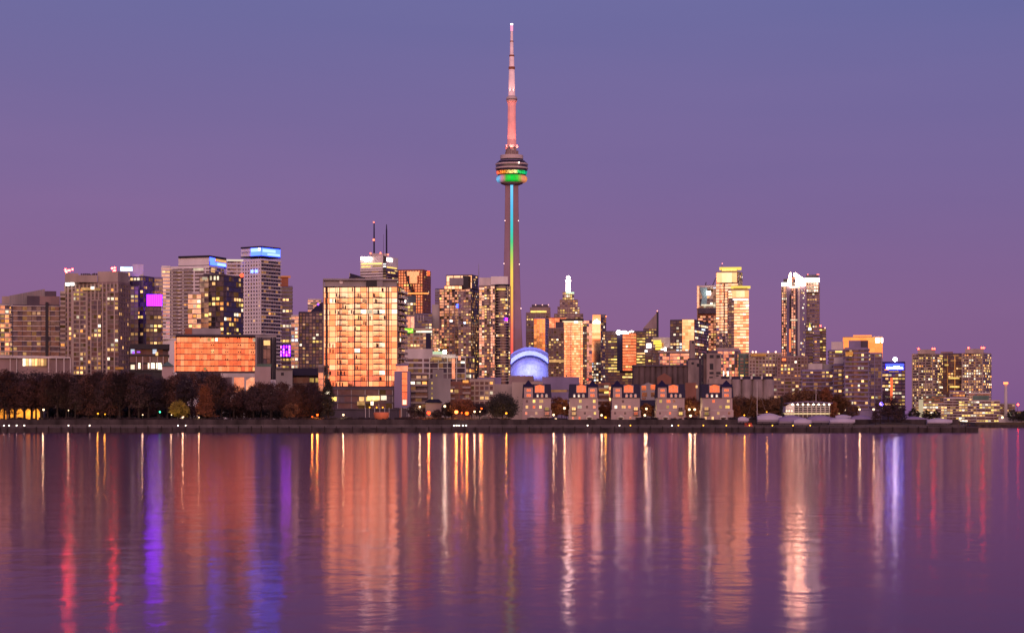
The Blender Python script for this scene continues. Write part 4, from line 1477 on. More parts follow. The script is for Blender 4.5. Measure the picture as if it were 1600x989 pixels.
t = tower('office_tower', 'orange red mirrored block between golden slab and spired tower', 2950, 857, 885, 496, None,
          ST(fh=3.8, bw=4.5, glass='gorange', hm='redgran', hh=0.2, vm='redgran', vw=0.5, vk=2, p=0.03), wall='redgran', yv=530)
# spired bank tower
D = 3200
t = tower('office_tower', 'stepped tower crowned by a glowing white spire and globe', D, 866, 911, 490, None,
          ST(fh=3.9, bw=3.9, glass='gdim', hm='brown', hh=1.4, hp=0.3, vm='brown', vw=1.1, vk=2, p=0.32, run=0.5, cap=40), wall='brown', yv=520)
for i, (a, b, yt_, yb_) in enumerate(((871, 906, 479, 491), (874.5, 903, 468, 480))):
    wing(t, D + 3 + i * 2, a, b, yt_, yb_, ST(fh=3.9, bw=3.9, glass='gdim', hm='brown', hh=1.3, hp=0.3, vm='brown', vw=0.8, vk=1, p=0.5, run=0.6, cap=20), 'setback', wall='brown', dep=24, seed=i)
wing(t, D + 8, 879, 897, 456, 469, ST(fh=4, bw=3, glass='gmid', hm='tan', hh=0.8, p=0.75, run=0.8, pal=['yellow', 'white'], cap=20), 'crown', wall='tan', dep=16)
glow_panel(t, 'crown_light', S_GREENW, D + 7, 884.5, 897, 456.5, 459)
mb = MB()
mb.lathe((X(888.3, D), D + 14), [(3.3, Z(457, D)), (3.1, Z(440, D)), (4.0, Z(438, D)), (3.6, Z(436.6, D)), (1.2, Z(436, D))], 16)
mb.build('spire', S_WHITE, t)
mb = MB()
mb.ball((X(888.3, D), D + 14, Z(433, D)), 2.9, 14)
mb.build('globe', S_WHITE, t, True)
# gold condo with dark cap
t = tower('condo_tower', 'gold striped condo with dark rounded cap and lit top ring', 2500, 880, 910.5, 503, None,
          ST(fh=2.95, bw=2.7, glass='ggold', hm='redgran', hh=0.45, hp=0.4, vm='brown', vw=0.5, vk=4, vp=0.4, p=0.02, cap=20), wall='brown', yv=605)
wing(t, 2506, 909.5, 917, 506, 605, ST(fh=2.95, bw=2.7, glass='gdark', hm='dgrey', hh=0.5, p=0.25, cap=25), 'side_wing', wall='dgrey', dep=14)
block(t, 'roof_cap', 'black', 2498, 874, 912, 498, 501.5, dep=22)
block(t, 'roof_ring', emit_mat('warm roof ring', (1.0, 0.7, 0.4), 1.4), 2499, 879, 910, 501.5, 504, dep=14)
glow_panel(t, 'roof_light', S_WHITE2, 2498, 897, 903, 501.8, 504.5, off=1.5)
for px in (886, 889, 891.5):
    block(t, 'dark_pier', 'brown', 2498.9, px - 0.45, px + 0.45, 508, 605, dep=1.2)
t = tower('condo_tower', 'dark condo wing with scattered lights next to the gold striped condo', 2490, 857, 881, 512, None,
          ST(fh=2.95, bw=2.8, glass='gdark', hm='brown', hh=0.6, hp=0.4, vm='brown', vw=0.6, vk=2, p=0.26, run=0.25, cap=90), wall='brown', yv=600)
block(t, 'penthouse', 'dgrey', 2492, 868, 881, 503, 513, dep=16)
glow_panel(t, 'lit_terrace', E['warm'], 2486, 858, 881, 562, 566, off=3)
t = tower('office_tower', 'salmon pink slab between gold striped condo and sloped gold tower', 2750, 911, 925, 500, None,
          ST(fh=4, bw=4, glass='gpink', hm='mauve', hh=0.15, p=0.03, tilt=0.002), wall='mauve', yv=600)
block(t, 'red_light', emit_mat('small red sign', (1, 0.06, 0.03), 3.0), 2745, 916, 919, 591.5, 594, dep=1)
# sloped gold tower
D = 2800
root = thing('office_tower', 'golden mirrored tower with sloping edge and white peaked emblem', 'building', (X(932, D), D, G))
mb = MB()
mb.prism([(X(918, D), D), (X(938.5, D), D), (X(947, D + 12), D + 12), (X(925, D + 24), D + 24)], G, Z(491, D), ztop=None,
         top=[(X(926, D), D), (X(938.5, D), D), (X(947, D + 12), D + 12), (X(930, D + 24), D + 24)])
mb.build('wall', M['grey'], root)
mb = MB()
n = 26
for i in range(n):
    za, zb = G + 40 + (Z(492, D) - G - 40) * i / n, G + 40 + (Z(492, D) - G - 40) * (i + 1) / n
    fa, fb = (za - G) / (Z(491, D) - G), (zb - G) / (Z(491, D) - G)
    xa, xb = X(918 + 8 * fa, D), X(918 + 8 * fb, D)
    q = random.Random(i).gauss(0, 0.012)
    mb.poly([(xa, D - 0.2 - q, za), (X(938.3, D), D - 0.2 - q, za), (X(938.3, D), D - 0.2 + q, zb), (xb, D - 0.2 + q, zb)])
mb.build('glazing', M['ggold'], root)
facade(root, Vector((X(938.5, D), D)), Vector((X(947, D + 12), D + 12)), G + 40, Z(495, D), ST(fh=3.8, bw=3.5, glass='gmid', hm='brown', hh=1.2, p=0.25, cap=30), random.Random(4))
facade(root, Vector((X(920, D), D - 1)), Vector((X(939, D), D - 1)), G + 25, Z(566, D), ST(fh=3.6, bw=3.4, glass='gdark', hm='dgrey', hh=0.6, p=0.5, cap=60, pal=PAL_WHT), random.Random(5))
mb = MB()
for px, py in ((929.5, 500), (932.3, 498.2), (935.5, 500.8)):
    mb.poly([(X(px - 3.2, D - 2), D - 2, Z(505, D)), (X(px + 3.2, D - 2), D - 2, Z(505, D)), (X(px, D - 2), D - 2, Z(py, D))])
mb.build('sign_emblem', S_WHITE, root)
beacon(root, D - 3, 947, 494.5, 0.8, emit_mat('orange roof lamp', (1, 0.2, 0.05), 5.0))
# black office with yellow rows
t = tower('office_tower', 'dark office block with yellow lit rows and pink striped bay', 2600, 946, 1008, 517, None,
          ST(fh=3.6, bw=3.6, glass='gdark', hm='dgrey', hh=1.1, hp=0.3, p=0.34, run=0.82, pal=['yellow'] * 5 + ['warm'], ws=(0.98, 0.5), cap=95,
             skip=lambda f, s: 0.3 < s < 0.75 and f > 0.25), wall='dgrey', yv=610)
wing(t, 2594, 973, 994, 520, 580, ST(fh=3.6, bw=3.6, glass='gorange', hm='redgran', hh=1.0, hp=0.2, p=0.1, run=0.8, pal=PAL_OFF, cap=20), 'bay', wall='redgran', dep=6)
wing(t, 2596, 964, 973, 521, 580, None, 'bay', wall='navy', dep=5)
mb = MB()
mb.ball((X(966.5, 2590), 2590, Z(519.5, 2590)), 2.9, 12)
mb.build('sign_emblem', S_WHITE, t)
glyphs(t, 'sign_lettering', S_WHITE, 2590, 970, 982.5, 517, 521.2, 9)
glyphs(t, 'sign_lettering', S_WHITE, 2590, 983, 990.5, 516.8, 519.2, 10)
# sail shaped tower
D = 2900
root = thing('office_tower', 'wedge tower rising to a sharp point beside the pink striped bay', 'building', (X(1016, D), D, G))
mb = MB()
A_, B_ = (X(1005, D), D), (X(1027, D), D)
mb.prism([A_, B_, (X(1029, D + 14), D + 14), (X(1008, D + 18), D + 18)], G, 0, ztop=[Z(513, D), Z(488, D), Z(487, D), Z(513, D)])
mb.build('wall', M['brown'], root)
mb = MB()
mb.bx(X(1026, D), X(1029, D), D - 0.5, D + 8, G, Z(487, D))
mb.build('dark_fin', M['black'], root)
mb = MB()
for i in range(14):
    z = Z(513, D) + i * 1.6
    f = (z - Z(513, D)) / (Z(488, D) - Z(513, D))
    if f > 0.95:
        break
    mb.bx(X(1005 + 22 * f, D), X(1026, D), D - 0.35, D, z, z + 0.6)
mb.build('louvre_trim', M['tan'], root)
facade(root, Vector((X(1005, D), D)), Vector((X(1026, D), D)), G + 40, Z(513, D), ST(fh=3.8, bw=3.6, glass='gdark', hm='dgrey', hh=1.0, p=0.35, run=0.5, cap=60, rows=lambda f: 0.5 + 1.3 * f), random.Random(6))
beacon(root, D - 3, 1027, 486, 0.8, emit_mat('point lamp', (1, 0.3, 0.2), 4.0))
t = tower('office_building', 'small dark building with white square sign and yellow lit floors', 2500, 1008, 1036, 536, None,
          ST(fh=3.6, bw=3.4, glass='gdark', hm='dgrey', hh=0.8, p=0.25, run=0.6, pal=PAL_OFF, cap=60), wall='dgrey', yv=610)
block(t, 'sign_board', S_WHITE, 2495, 1010.5, 1017, 537, 543.5, dep=1)
block(t, 'sign_board', S_WHITE2, 2495, 1007.5, 1011.5, 547, 550, dep=1)
t = tower('office_building', 'pale roofed building with bright yellow floors and arrow-like white sign', 2450, 1020, 1047, 527, None,
          ST(fh=3.6, bw=3.4, glass='gdark', hm='dgrey', hh=0.9, p=0.15, cap=20), wall='pale', yv=600, par=12)
for a, b, y in ((1021, 1033, 531.5), (1021, 1034, 535), (1024, 1034, 539), (1024, 1035, 543.5)):
    glow_panel(t, 'window', emit_mat('bright yellow floor %d' % int(y), (1.0, 0.72, 0.10), 1.5), 2448, a, b, y, y + 2.8, off=1.4)
glow_panel(t, 'window', E['orange'], 2448, 1034, 1037, 536, 542, off=1.4)
mb = MB()
for q in ((1033, 1038.5, 545, 546.5), (1038, 1041, 543.2, 548.5)):
    mb.bx(X(q[0], 2440), X(q[1], 2440), 2440, 2441, Z(q[3], 2440), Z(q[2], 2440))
mb.build('sign_emblem', S_WHITE, t)
t = tower('apartment_block', 'pink mirrored mid-rise with curved front above the dark silos', 1900, 1030, 1079, 550, None,
          ST(fh=3.0, bw=3.0, glass='gpink', hm='mauve', hh=0.5, hp=0.4, vm='mauve', vw=0.6, vk=3, p=0.14, run=0.2, cap=60), wall='mauve', yv=600)
block(t, 'roof_slab', 'tan', 1898, 1028, 1080, 548, 551, dep=26)

# dark / pink / dark tower
t = tower('office_tower', 'dark tower with one flat salmon panel and white lit windows', 2300, 1047, 1107, 499, None,
          ST(fh=3.5, bw=3.4, glass='gdark', hm='dgrey', hh=0.9, hp=0.3, vm='dgrey', vw=0.4, vk=2, p=0.30, run=0.4, pal=PAL_WHT, cap=45, rows=lambda f: 1.5 - 1.3 * f), xc=1085, yaw=18,
          side=ST(fh=3.5, bw=3.4, glass='gblue', hm='dgrey', hh=1.1, p=0.4, run=0.6, pal=PAL_WHT, cap=30, rows=lambda f: 1.5 - 1.4 * f), wall='dgrey', yv=600)
wing(t, 2296, 1066, 1084.5, 498.5, 590, ST(fh=3.5, bw=3.4, glass='ggold', hm='tan', hh=0.2, hp=0.15, p=0.35, run=0.5, pal=PAL_WHT, ws=(0.8, 0.4), cap=25, rows=lambda f: 1.5 if f < 0.62 else 0.0), 'glass_bay', wall='tan', dep=5)
# unfinished glass tower
t = tower('glass_tower', 'glass tower under construction with bright work light and roof crane', 2600, 1089, 1119, 446, None,
          ST(fh=4, bw=4, glass='gmid', hm='tan', hh=0.4, hp=0.3, p=0.12, run=0.5, pal=PAL_WHT, cap=20), wall='tan', yv=482)
block(t, 'pale_frame', 'gpink', 2596, 1089, 1092.5, 447, 482, dep=3)
block(t, 'pale_frame', 'pale', 2596, 1089, 1118, 446, 449, dep=3)
mb = MB()
q_ = [(1092.5, 449), (1105, 449), (1104, 478), (1094.5, 478), (1097.5, 463)]
mb.poly([(X(a, 2594), 2594, Z(b, 2594)) for a, b in q_])
mb.poly([(X(a, 2596), 2596.5, Z(b, 2594)) for a, b in q_][::-1])
mb.build('teal_glazing', wall_mat('teal safety glass', (0.16, 0.30, 0.34), var=0.1, rough=0.3), t)
glow_panel(t, 'work_light', S_WHITE, 2590, 1104.5, 1110.5, 455, 460.5)
glow_panel(t, 'window', E['white'], 2592, 1096, 1118, 475.5, 478, off=1.5)
for a, b, c_, d_ in ((1101, 449, 1103.5, 441), (1112, 449, 1119, 434), (1103, 446, 1117, 446.5)):
    mb = MB()
    mb.tube([(X(a, 2605), 2605, Z(b, 2605)), (X(c_, 2605), 2605, Z(d_, 2605))], 0.6, 5)
    mb.build('crane_arm', M['dgrey'], t)
t = tower('condo_tower', 'red gridded condo with dark flat cap in front of unfinished glass tower', 2500, 1090, 1119, 481, None,
          ST(fh=3.0, bw=3.0, glass='gpink', hm='redgran', hh=0.7, hp=0.3, vm='redgran', vw=0.7, vk=2, p=0.3, run=0.2, cap=80), wall='redgran', yv=600, par=9)
block(t, 'roof_cap', 'dgrey', 2497, 1091, 1119, 481, 490, dep=14)
# twin gold towers
S_TW = ST(fh=3.1, bw=3.4, glass='ggold', hm='brown', hh=0.75, hp=0.4, p=0.04, run=0.5, pal=['white', 'warm'], ws=(0.9, 0.4), cap=60, tilt=0.006)
t = tower('condo_tower', 'taller of two gold banded condos with flat yellow lit crown', 2320, 1119, 1160, 424, None, S_TW, xc=1152.5, yaw=22,
          side=ST(fh=3.1, bw=3, glass='gdim', hm='tan', hh=0.6, p=0.3, cap=25), wall='tan', yv=560)
wing(t, 2318, 1120, 1151.5, 425, 442, ST(fh=12, bw=5, glass='ggold', hm='tan', hh=0.3, p=0), 'glass_crown_wall', wall='tan', dep=3)
block(t, 'crown_slab', S_YELLOW, 2316, 1124, 1158.5, 417.5, 420, dep=22)
block(t, 'crown_drum', 'tan', 2322, 1127, 1152, 420, 425, dep=12)
glow_panel(t, 'crown_light', E['yellow'], 2321, 1128, 1151, 420.3, 423.3)
block(t, 'slim_pier', 'brown', 2318.4, 1124.5, 1125.5, 442, 560, dep=1.4)  # narrow brown upright on the gold front
mast(t, 2320, 1128.5, 412, 418, 0.4, 'redgran')
beacon(t, 2318, 1128.5, 412, 0.6, emit_mat('crown lamp', (1, 0.3, 0.3), 3.0))
t = tower('condo_tower', 'shorter of two gold banded condos with flat yellow lit crown', 2290, 1138, 1172, 452, None, S_TW, xc=1170, yaw=4, wall='tan', yv=560)
wing(t, 2288.5, 1144, 1170, 453, 465, ST(fh=12, bw=5, glass='ggold', hm='tan', hh=0.3, p=0), 'glass_crown_wall', wall='tan', dep=3)
wing(t, 2287.5, 1138.5, 1147, 467, 560, ST(fh=3.1, bw=3, glass='gdim', hm='dgrey', hh=0.8, hp=0.3, p=0.12, cap=20), 'bay', wall='dgrey', dep=4)
block(t, 'crown_slab', S_YELLOW, 2286, 1142, 1172.5, 447, 449.5, dep=18)
block(t, 'crown_drum', 'tan', 2291, 1146, 1168, 449, 453, dep=10)
glow_panel(t, 'window', S_WHITE2, 2286, 1145, 1169, 467.5, 468.7)
# mid-rises in front of them
t = tower('apartment_block', 'curved mid-rise with pink and blue glass under the gold banded condos', 1850, 1112, 1157, 547, None,
          ST(fh=3.0, bw=2.6, glass='gpink', hm='mauve', hh=0.25, vm='mauve', vw=0.7, vk=2, p=0.2, run=0.1, cap=80), wall='mauve', yv=600)
block(t, 'penthouse', 'tan', 1855, 1120, 1155, 543.5, 548, dep=14)
for px in (1130, 1137):
    glow_panel(t, 'window', S_WHITE2, 1847, px, px + 1.2, 580, 587, off=1.2)
t = tower('apartment_block', 'greenish grey blank sided block under the shorter gold banded condo', 1820, 1154, 1172, 552, None,
          ST(fh=3.0, bw=4, glass='gdim', hm='green', hh=1.2, vm='green', vw=1.4, p=0.08, cap=10), wall='green', yv=600)
t = tower('apartment_block', 'pinkish apartment slab dotted with warm windows left of banded skyscrapers', 1800, 1170, 1222, 551, None,
          ST(fh=2.9, bw=2.9, glass='gdark', hm='tan', hh=1.1, hp=0.3, vm='tan', vw=0.9, vk=1, p=0.24, run=0.15, ws=(0.6, 0.55), cap=95), wall='tan', yv=625)
glow_panel(t, 'lit_terrace', E['orange'], 1797, 1173, 1197, 553, 556.5)
for px in (1176, 1181, 1200, 1212):
    beacon(t, 1797, px, 550, 0.8, emit_mat('roof lamp %d' % px, (1, 0.5, 0.35), 4.0))
t = tower('apartment_block', 'dark stepped apartment block with warm windows below banded skyscrapers', 1760, 1214, 1262, 556, None,
          ST(fh=2.9, bw=2.9, glass='gdark', hm='brown', hh=1.0, hp=0.3, vm='brown', vw=0.8, vk=1, p=0.25, run=0.2, ws=(0.6, 0.55), cap=95), wall='brown', yv=630)
glow_panel(t, 'red_light', emit_mat('red terrace light', (1, 0.16, 0.05), 2.2), 1757, 1222, 1228, 560, 563.5)
t = tower('apartment_block', 'long low lit block with pale roof edge behind the autumn trees', 1650, 1180, 1300, 588, None,
          ST(fh=2.9, bw=2.9, glass='gdark', hm='brown', hh=0.9, hp=0.3, vm='brown', vw=0.7, vk=2, p=0.2, run=0.2, ws=(0.7, 0.55), cap=95), wall='brown', yv=640)

# banded skyscraper group with white wedges
S_ICE = ST(fh=3.1, bw=2.6, glass='gpink', hm='tan', hh=0.8, hp=0.3, vm='brown', vw=0.7, vk=1, p=0.2, run=0.3, pal=['white', 'warm'], ws=(0.8, 0.6), cap=90)
t = tower('condo_tower', 'slender rounded gold gridded condo with white lit cap', 2420, 1221, 1231, 447, None, S_ICE, wall='brown', yv=575)
block(t, 'roof_light', S_WHITE2, 2419, 1221, 1229.5, 441.5, 447.3, dep=8)
block(t, 'plant_room', 'black', 2421, 1224, 1232, 436, 442, dep=8)
t = tower('condo_tower', 'tall mauve condo with lit central bay and glowing white wedge roof', 2380, 1229, 1260, 446, None, None, wall='mauve', yv=580)
wing(t, 2376, 1236, 1243.5, 432, 570, S_ICE, 'central_bay', wall='tan', dep=6)
block(t, 'recess', 'black', 2379.5, 1233.8, 1236.2, 460, 514, dep=2)
block(t, 'recess_pier', 'gorange', 2379.4, 1233, 1236.2, 514, 550, dep=2)
block(t, 'recess', 'dgrey', 2379.5, 1243.5, 1245.5, 440, 575, dep=2)
block(t, 'corner_pier', 'pale', 2379.2, 1247, 1249.5, 446, 612, dep=2)
mb = MB()
for q in (((1231.5, 446), (1236, 446), (1236, 426)), ((1242.5, 446), (1258.5, 446), (1258, 437), (1242.5, 426))):
    a = [(X(p, 2377), Z(y, 2377)) for p, y in q]
    n_ = len(a)
    for k in range(n_):
        b0, b1 = a[k], a[(k + 1) % n_]
        mb.poly([(b0[0], 2377, b0[1]), (b1[0], 2377, b1[1]), (b1[0], 2389, b1[1]), (b0[0], 2389, b0[1])])
    mb.poly([(p, 2377, z) for p, z in a])
mb.build('wedge_roof', emit_mat('floodlit wedge roof', (1.0, 0.62, 0.36), 30.0), t)  # floodlighting on the roof faces put into their emission
rng = random.Random(3)
for i in range(26):
    place_part(t, 'window', win_mesh(1.4, 1.5, rng.choice(['white', 'warm'])), (X(rng.uniform(1250.5, 1258.5), 2378.8), 2378.8, Z(rng.uniform(450, 570), 2378)), 0)
glow_panel(t, 'window', S_WHITE2, 2376, 1234, 1246, 447.5, 449.5)
glow_panel(t, 'window', E['white'], 2376, 1235, 1246, 499, 501)
t = tower('condo_tower', 'tall dark striped condo with broad white lit roof band', 2410, 1257.5, 1280.5, 440, None,
          ST(fh=3.1, bw=2.8, glass='gdim', hm='mauve', hh=0.9, hp=0.4, vm='mauve', vw=0.2, p=0.07, run=0.2, pal=['white', 'warm', 'yellow'], cap=60), wall='mauve', yv=580)
wing(t, 2406, 1259.5, 1279, 440.5, 457, ST(fh=3.6, bw=2.8, glass='gpink', hm='tan', hh=0.8, vm='tan', vw=0.8, vk=1, p=0.85, run=0.9, pal=['white'], cap=60), 'lit_crown', wall='tan', dep=5)
block(t, 'roof_light', emit_mat('broad white roof band', (1.0, 0.88, 0.86), 8.0), 2404, 1257, 1280.5, 435, 440, dep=14)
block(t, 'plant_room', 'black', 2408, 1259, 1279, 429.5, 435, dep=14)
for px in (1262, 1277, 1279):
    beacon(t, 2404, px, 429, 0.6, emit_mat('band lamp %d' % px, (1, 0.15, 0.1), 5.0))
t = tower('office_building', 'slim navy building with tall yellow and white sign', 2200, 1259, 1270, 506, None,
          ST(fh=3.3, bw=3.2, glass='gblue', hm='navy', hh=0.6, p=0.12, cap=25), wall='navy', yv=600)
mb = MB()
mb.poly([(X(1264, 2196), 2196, Z(512, 2196)), (X(1267.2, 2196), 2196, Z(512, 2196)), (X(1265.2, 2196), 2196, Z(503.5, 2196))])
mb.poly([(X(1264, 2196.4), 2196.4, Z(512, 2196)), (X(1265.2, 2196.4), 2196.4, Z(503.5, 2196)), (X(1267.2, 2196.4), 2196.4, Z(512, 2196))])
mb.build('sign_flame', emit_mat('yellow sign flame', (0.9, 0.75, 0.1), 1.3), t)
glow_panel(t, 'sign_board', S_WHITE2, 2197, 1263, 1267.5, 512, 516)
t = tower('office_building', 'mauve blank sided block beside the slim signed building', 2250, 1268, 1281, 516, None,
          ST(fh=3.3, bw=3.2, glass='gdim', hm='mauve', hh=1.4, p=0.06, cap=12), wall='mauve', yv=600)
t = tower('condo_tower', 'dark banded condo with red roof lamp right of banded skyscrapers', 2280, 1280, 1290.5, 512, None,
          ST(fh=3.1, bw=3, glass='gdark', hm='dgrey', hh=0.9, hp=0.3, p=0.45, run=0.6, pal=PAL_OFF, cap=40), wall='dgrey', yv=600)
beacon(t, 2276, 1282, 509, 0.9, S_RED)
beacon(t, 2276, 1289, 512.5, 0.7, emit_mat('pink lamp', (1, 0.4, 0.3), 4.0))

# waterfront condo cluster
S_WC = ST(fh=2.9, bw=2.8, glass='gdark', hm='mauve', hh=0.9, hp=0.9, vm='mauve', vw=0.3, vk=3, p=0.27, run=0.12, ws=(0.62, 0.5), cap=95)
t = tower('apartment_block', 'mauve terraced waterfront block with two pale roof boxes', 1500, 1253, 1308, 577, None, S_WC, wall='mauve', yv=640)
block(t, 'penthouse', 'pale', 1502, 1263, 1285, 568, 578, dep=12)
block(t, 'penthouse', 'grey', 1503, 1286, 1305, 569, 578, dep=12)
t = tower('condo_tower', 'stepped mauve condo with pink crown box left of rounded condo', 1620, 1295, 1328, 546, None, S_WC, wall='mauve', yv=640)
block(t, 'penthouse', 'pale', 1625, 1299, 1318, 534, 547, dep=14)
glow_panel(t, 'lit_terrace', E['yellow'], 1616, 1305, 1316, 548, 551)
t = tower('condo_tower', 'lower mauve condo with pale crown in front of stepped condo', 1480, 1302, 1330, 568, None, S_WC, wall='mauve', yv=640)
block(t, 'penthouse', 'pale', 1484, 1303, 1320, 559, 569, dep=12)
t = tower('condo_tower', 'rounded waterfront condo with dotted warm windows and pale top', 1450, 1320, 1357, 543, None, S_WC, wall='mauve', yv=640)
block(t, 'penthouse', 'mauve', 1455, 1326, 1345, 532, 544, dep=12)
block(t, 'penthouse', 'dgrey', 1456, 1345, 1356.5, 532, 544, dep=12)
glow_panel(t, 'lit_terrace', E['orange'], 1447, 1321, 1333, 550, 556)
mb = MB()
mb.lathe((X(1338, 1452), 1457), [(7.4, Z(640, 1450)), (7.4, Z(545, 1450))], 24)
mb.build('rounded_bay', M['gdim'], t)
mb = MB()
for i in range(1, 14):
    z = Z(640, 1450) + i * 2.95
    mb.lathe((X(1338, 1452), 1457), [(7.3, z), (8.2, z), (8.2, z + 0.8), (7.3, z + 0.8)], 24)
mb.build('floor_edge_trim', M['mauve'], t)
rng = random.Random(13)
for i in range(13):
    for k in range(8):
        if rng.random() < 0.22:
            th = rad(-145 + k * 15)
            place_part(t, 'window', win_mesh(1.5, 1.5, rng.choice(PAL_RES)), (X(1338, 1452) + 7.55 * math.cos(th), 1457 + 7.55 * math.sin(th), Z(640, 1450) + (i + 0.6) * 2.95), th + rad(90))
t = tower('condo_tower', 'plain dark purple condo wall right of the rounded condo', 1700, 1355, 1378, 551, None,
          ST(fh=2.9, bw=3.0, glass='gblue', hm='mauve', hh=0.4, hp=0.4, vm='mauve', vw=0.5, vk=2, p=0.14, run=0.15, cap=60, ws=(0.6, 0.5)), wall='mauve', yv=640)
# orange box building behind
t = tower('office_building', 'glowing orange flat topped box with two white square signs', 2650, 1317, 1379, 526, None,
          ST(fh=6, bw=9, glass='gamber', hm='tan', hh=0.1, p=0.0, tilt=0.001), wall='tan', yv=560)
block(t, 'plant_room', 'gamber', 2656, 1333, 1362, 523.6, 526.4, dep=12)
block(t, 'sign_board', S_WHITE, 2644, 1368.2, 1374, 528, 535, dep=1)
block(t, 'sign_board', S_WHITE, 2644, 1376.8, 1379.4, 528, 535, dep=1)
# blue sign tower
t = tower('office_tower', 'dark blue tower with glowing blue sign band and white roof lamp', 1950, 1378, 1414, 565, None,
          ST(fh=3.4, bw=3.2, glass='gblue', hm='navy', hh=0.9, hp=0.3, vm='navy', vw=0.3, vk=3, p=0.28, run=0.5, pal=['warm', 'white', 'yellow'], ws=(0.85, 0.5), cap=90, rows=lambda f: 1.3 if f < 0.75 else 0.05), wall='navy', yv=640)
block(t, 'sign_board', emit_mat('deep blue sign light', (0.02, 0.03, 1.0), 8.0), 1946, 1384, 1412, 568.5, 578, dep=1)
glyphs(t, 'sign_lettering', emit_mat('sign letters', (0.50, 0.60, 1.0), 26.0), 1946, 1385.5, 1410.5, 572.4, 576.2, 17, words=((0, 0.5), (0.53, 0.8), (0.85, 1.0)))
glow_panel(t, 'window', E['orange'], 1948, 1382, 1389, 576.8, 578.4, off=3)
glow_panel(t, 'window', E['warm'], 1948, 1389, 1404, 579.5, 581.5, off=1.4)
block(t, 'red_light_strip', emit_mat('red vertical strip', (1.0, 0.16, 0.06), 1.2), 1944, 1391, 1395, 590, 632, dep=1)
beacon(t, 1950, 1398.5, 561.5, 1.9, emit_mat('roof flood lamp', (0.85, 0.85, 1.0), 34.0), 'roof_lamp')
mast(t, 1950, 1414, 565, 576, 0.3)

# ------------------------------------------------------------------ far waterfront estate
S_FAR = ST(fh=2.9, bw=2.6, glass='gdim', hm='tan', hh=1.1, hp=0.3, vm='tan', vw=1.0, vk=3, vp=0.8, p=0.42, run=0.15, ws=(0.65, 0.6), cap=70)
t = tower('condo_tower', 'stepped pinkish condo with warm dotted windows left of dark twin', 2300, 1425, 1473, 552, None, S_FAR, xc=1461, yaw=30,
          side=ST(fh=2.9, bw=2.8, glass='gdim', hm='tan', hh=0.9, p=0.35, cap=30, ws=(0.65, 0.6)), wall='tan', yv=640)
block(t, 'penthouse', 'tan', 2302, 1434, 1461, 546, 553, dep=16)
for px in (1435, 1457, 1460):
    beacon(t, 2308, px, 545, 1.0, S_RED)
t = tower('condo_tower', 'dark glass condo with orange lit stair strips between pinkish twins', 2340, 1469, 1506, 552, None,
          ST(fh=2.9, bw=3.0, glass='gdark', hm='dgrey', hh=0.6, hp=0.3, p=0.13, run=0.6, cap=60), wall='dgrey', yv=640)
block(t, 'penthouse', 'brown', 2342, 1470, 1489, 549.5, 553, dep=14)
for px in (1480, 1491.5):
    glow_panel(t, 'stair_light', E['orange'], 2337, px, px + 0.9, 556, 612, off=1.4)
for y, a, b in ((589.5, 1482, 1499), (603, 1484, 1499), (561, 1475, 1481), (569, 1476, 1482)):
    glow_panel(t, 'window', E['yellow'], 2337, a, b, y, y + 2.4, off=2.2)
t = tower('condo_tower', 'stepped pinkish condo with warm dotted windows right of dark twin', 2300, 1503, 1549, 551, None, S_FAR, xc=1536, yaw=30,
          side=ST(fh=2.9, bw=2.8, glass='gdim', hm='tan', hh=0.9, p=0.35, cap=30, ws=(0.65, 0.6)), wall='tan', yv=640)
block(t, 'penthouse', 'tan', 2302, 1508, 1537, 545, 552, dep=16)
for px in (1513, 1534, 1537):
    beacon(t, 2308, px, 543.5, 1.0, S_RED)
S_TER = ST(fh=3.0, bw=3.0, glass='gdark', hm='pale', hh=0.7, hp=0.9, vm='tan', vw=0.4, vk=3, p=0.46, run=0.5, pal=PAL_OFF + ['yellow', 'white'], ws=(0.85, 0.55), cap=99)
t = tower('terrace_block', 'low terraced block with rows of yellow windows on far shore', 2250, 1430, 1475, 629, None, S_TER, wall='tan')
t = tower('terrace_block', 'pale stepped terrace block in the middle of the far shore', 2245, 1475, 1512, 621, None, S_TER, wall='pale')
t = tower('terrace_block', 'long yellow lit terrace block nearer the far shore chimney', 2240, 1512, 1562, 625, None, S_TER, wall='tan')
block(t, 'penthouse', 'green', 2250, 1520, 1545, 618, 626, dep=12)
t = tower('terrace_block', 'low grey building at the end of the far shore', 2260, 1562, 1586, 630, None, ST(fh=3, bw=3, glass='gdim', hm='grey', hh=0.8, p=0.2, cap=30), wall='grey')
t = tower('apartment_block', 'grey mauve terraced slab behind the yellow lit terraces', 2280, 1442, 1478, 617, None,
          ST(fh=3.0, bw=3.0, glass='gmid', hm='green', hh=0.8, hp=0.5, p=0.12, cap=50), wall='grey')
t = tower('apartment_block', 'pale pink slab behind long terrace on far shore', 2285, 1510, 1548, 613, None,
          ST(fh=3.0, bw=3.0, glass='gmid', hm='pale', hh=0.8, hp=0.5, p=0.16, cap=50), wall='pale')
t = tower('apartment_block', 'grey slab with few lights between two terraced far shore blocks', 2290, 1484, 1508, 610, None,
          ST(fh=3.0, bw=3.0, glass='gmid', hm='mauve', hh=0.8, hp=0.5, p=0.2, cap=40), wall='mauve')
t = tower('low_building', 'low lit shed past the grey end building on far shore', 2270, 1586, 1606, 642, None,
          ST(fh=3.0, bw=3.0, glass='gdark', hm='brown', hh=0.8, p=0.3, cap=20), wall='brown')
beacon(t, 2266, 1590.5, 632, 1.0, S_RED)
mast(t, 2266, 1590.5, 633, 643, 0.3)
root = thing('silo_tank', 'small bright lit cylindrical tank before pinkish condo', 'tank', (X(1439, 2230), 2230, G))
mb = MB()
mb.lathe((X(1439, 2230), 2230), [(2.4, G), (2.4, Z(624, 2230))], 18)
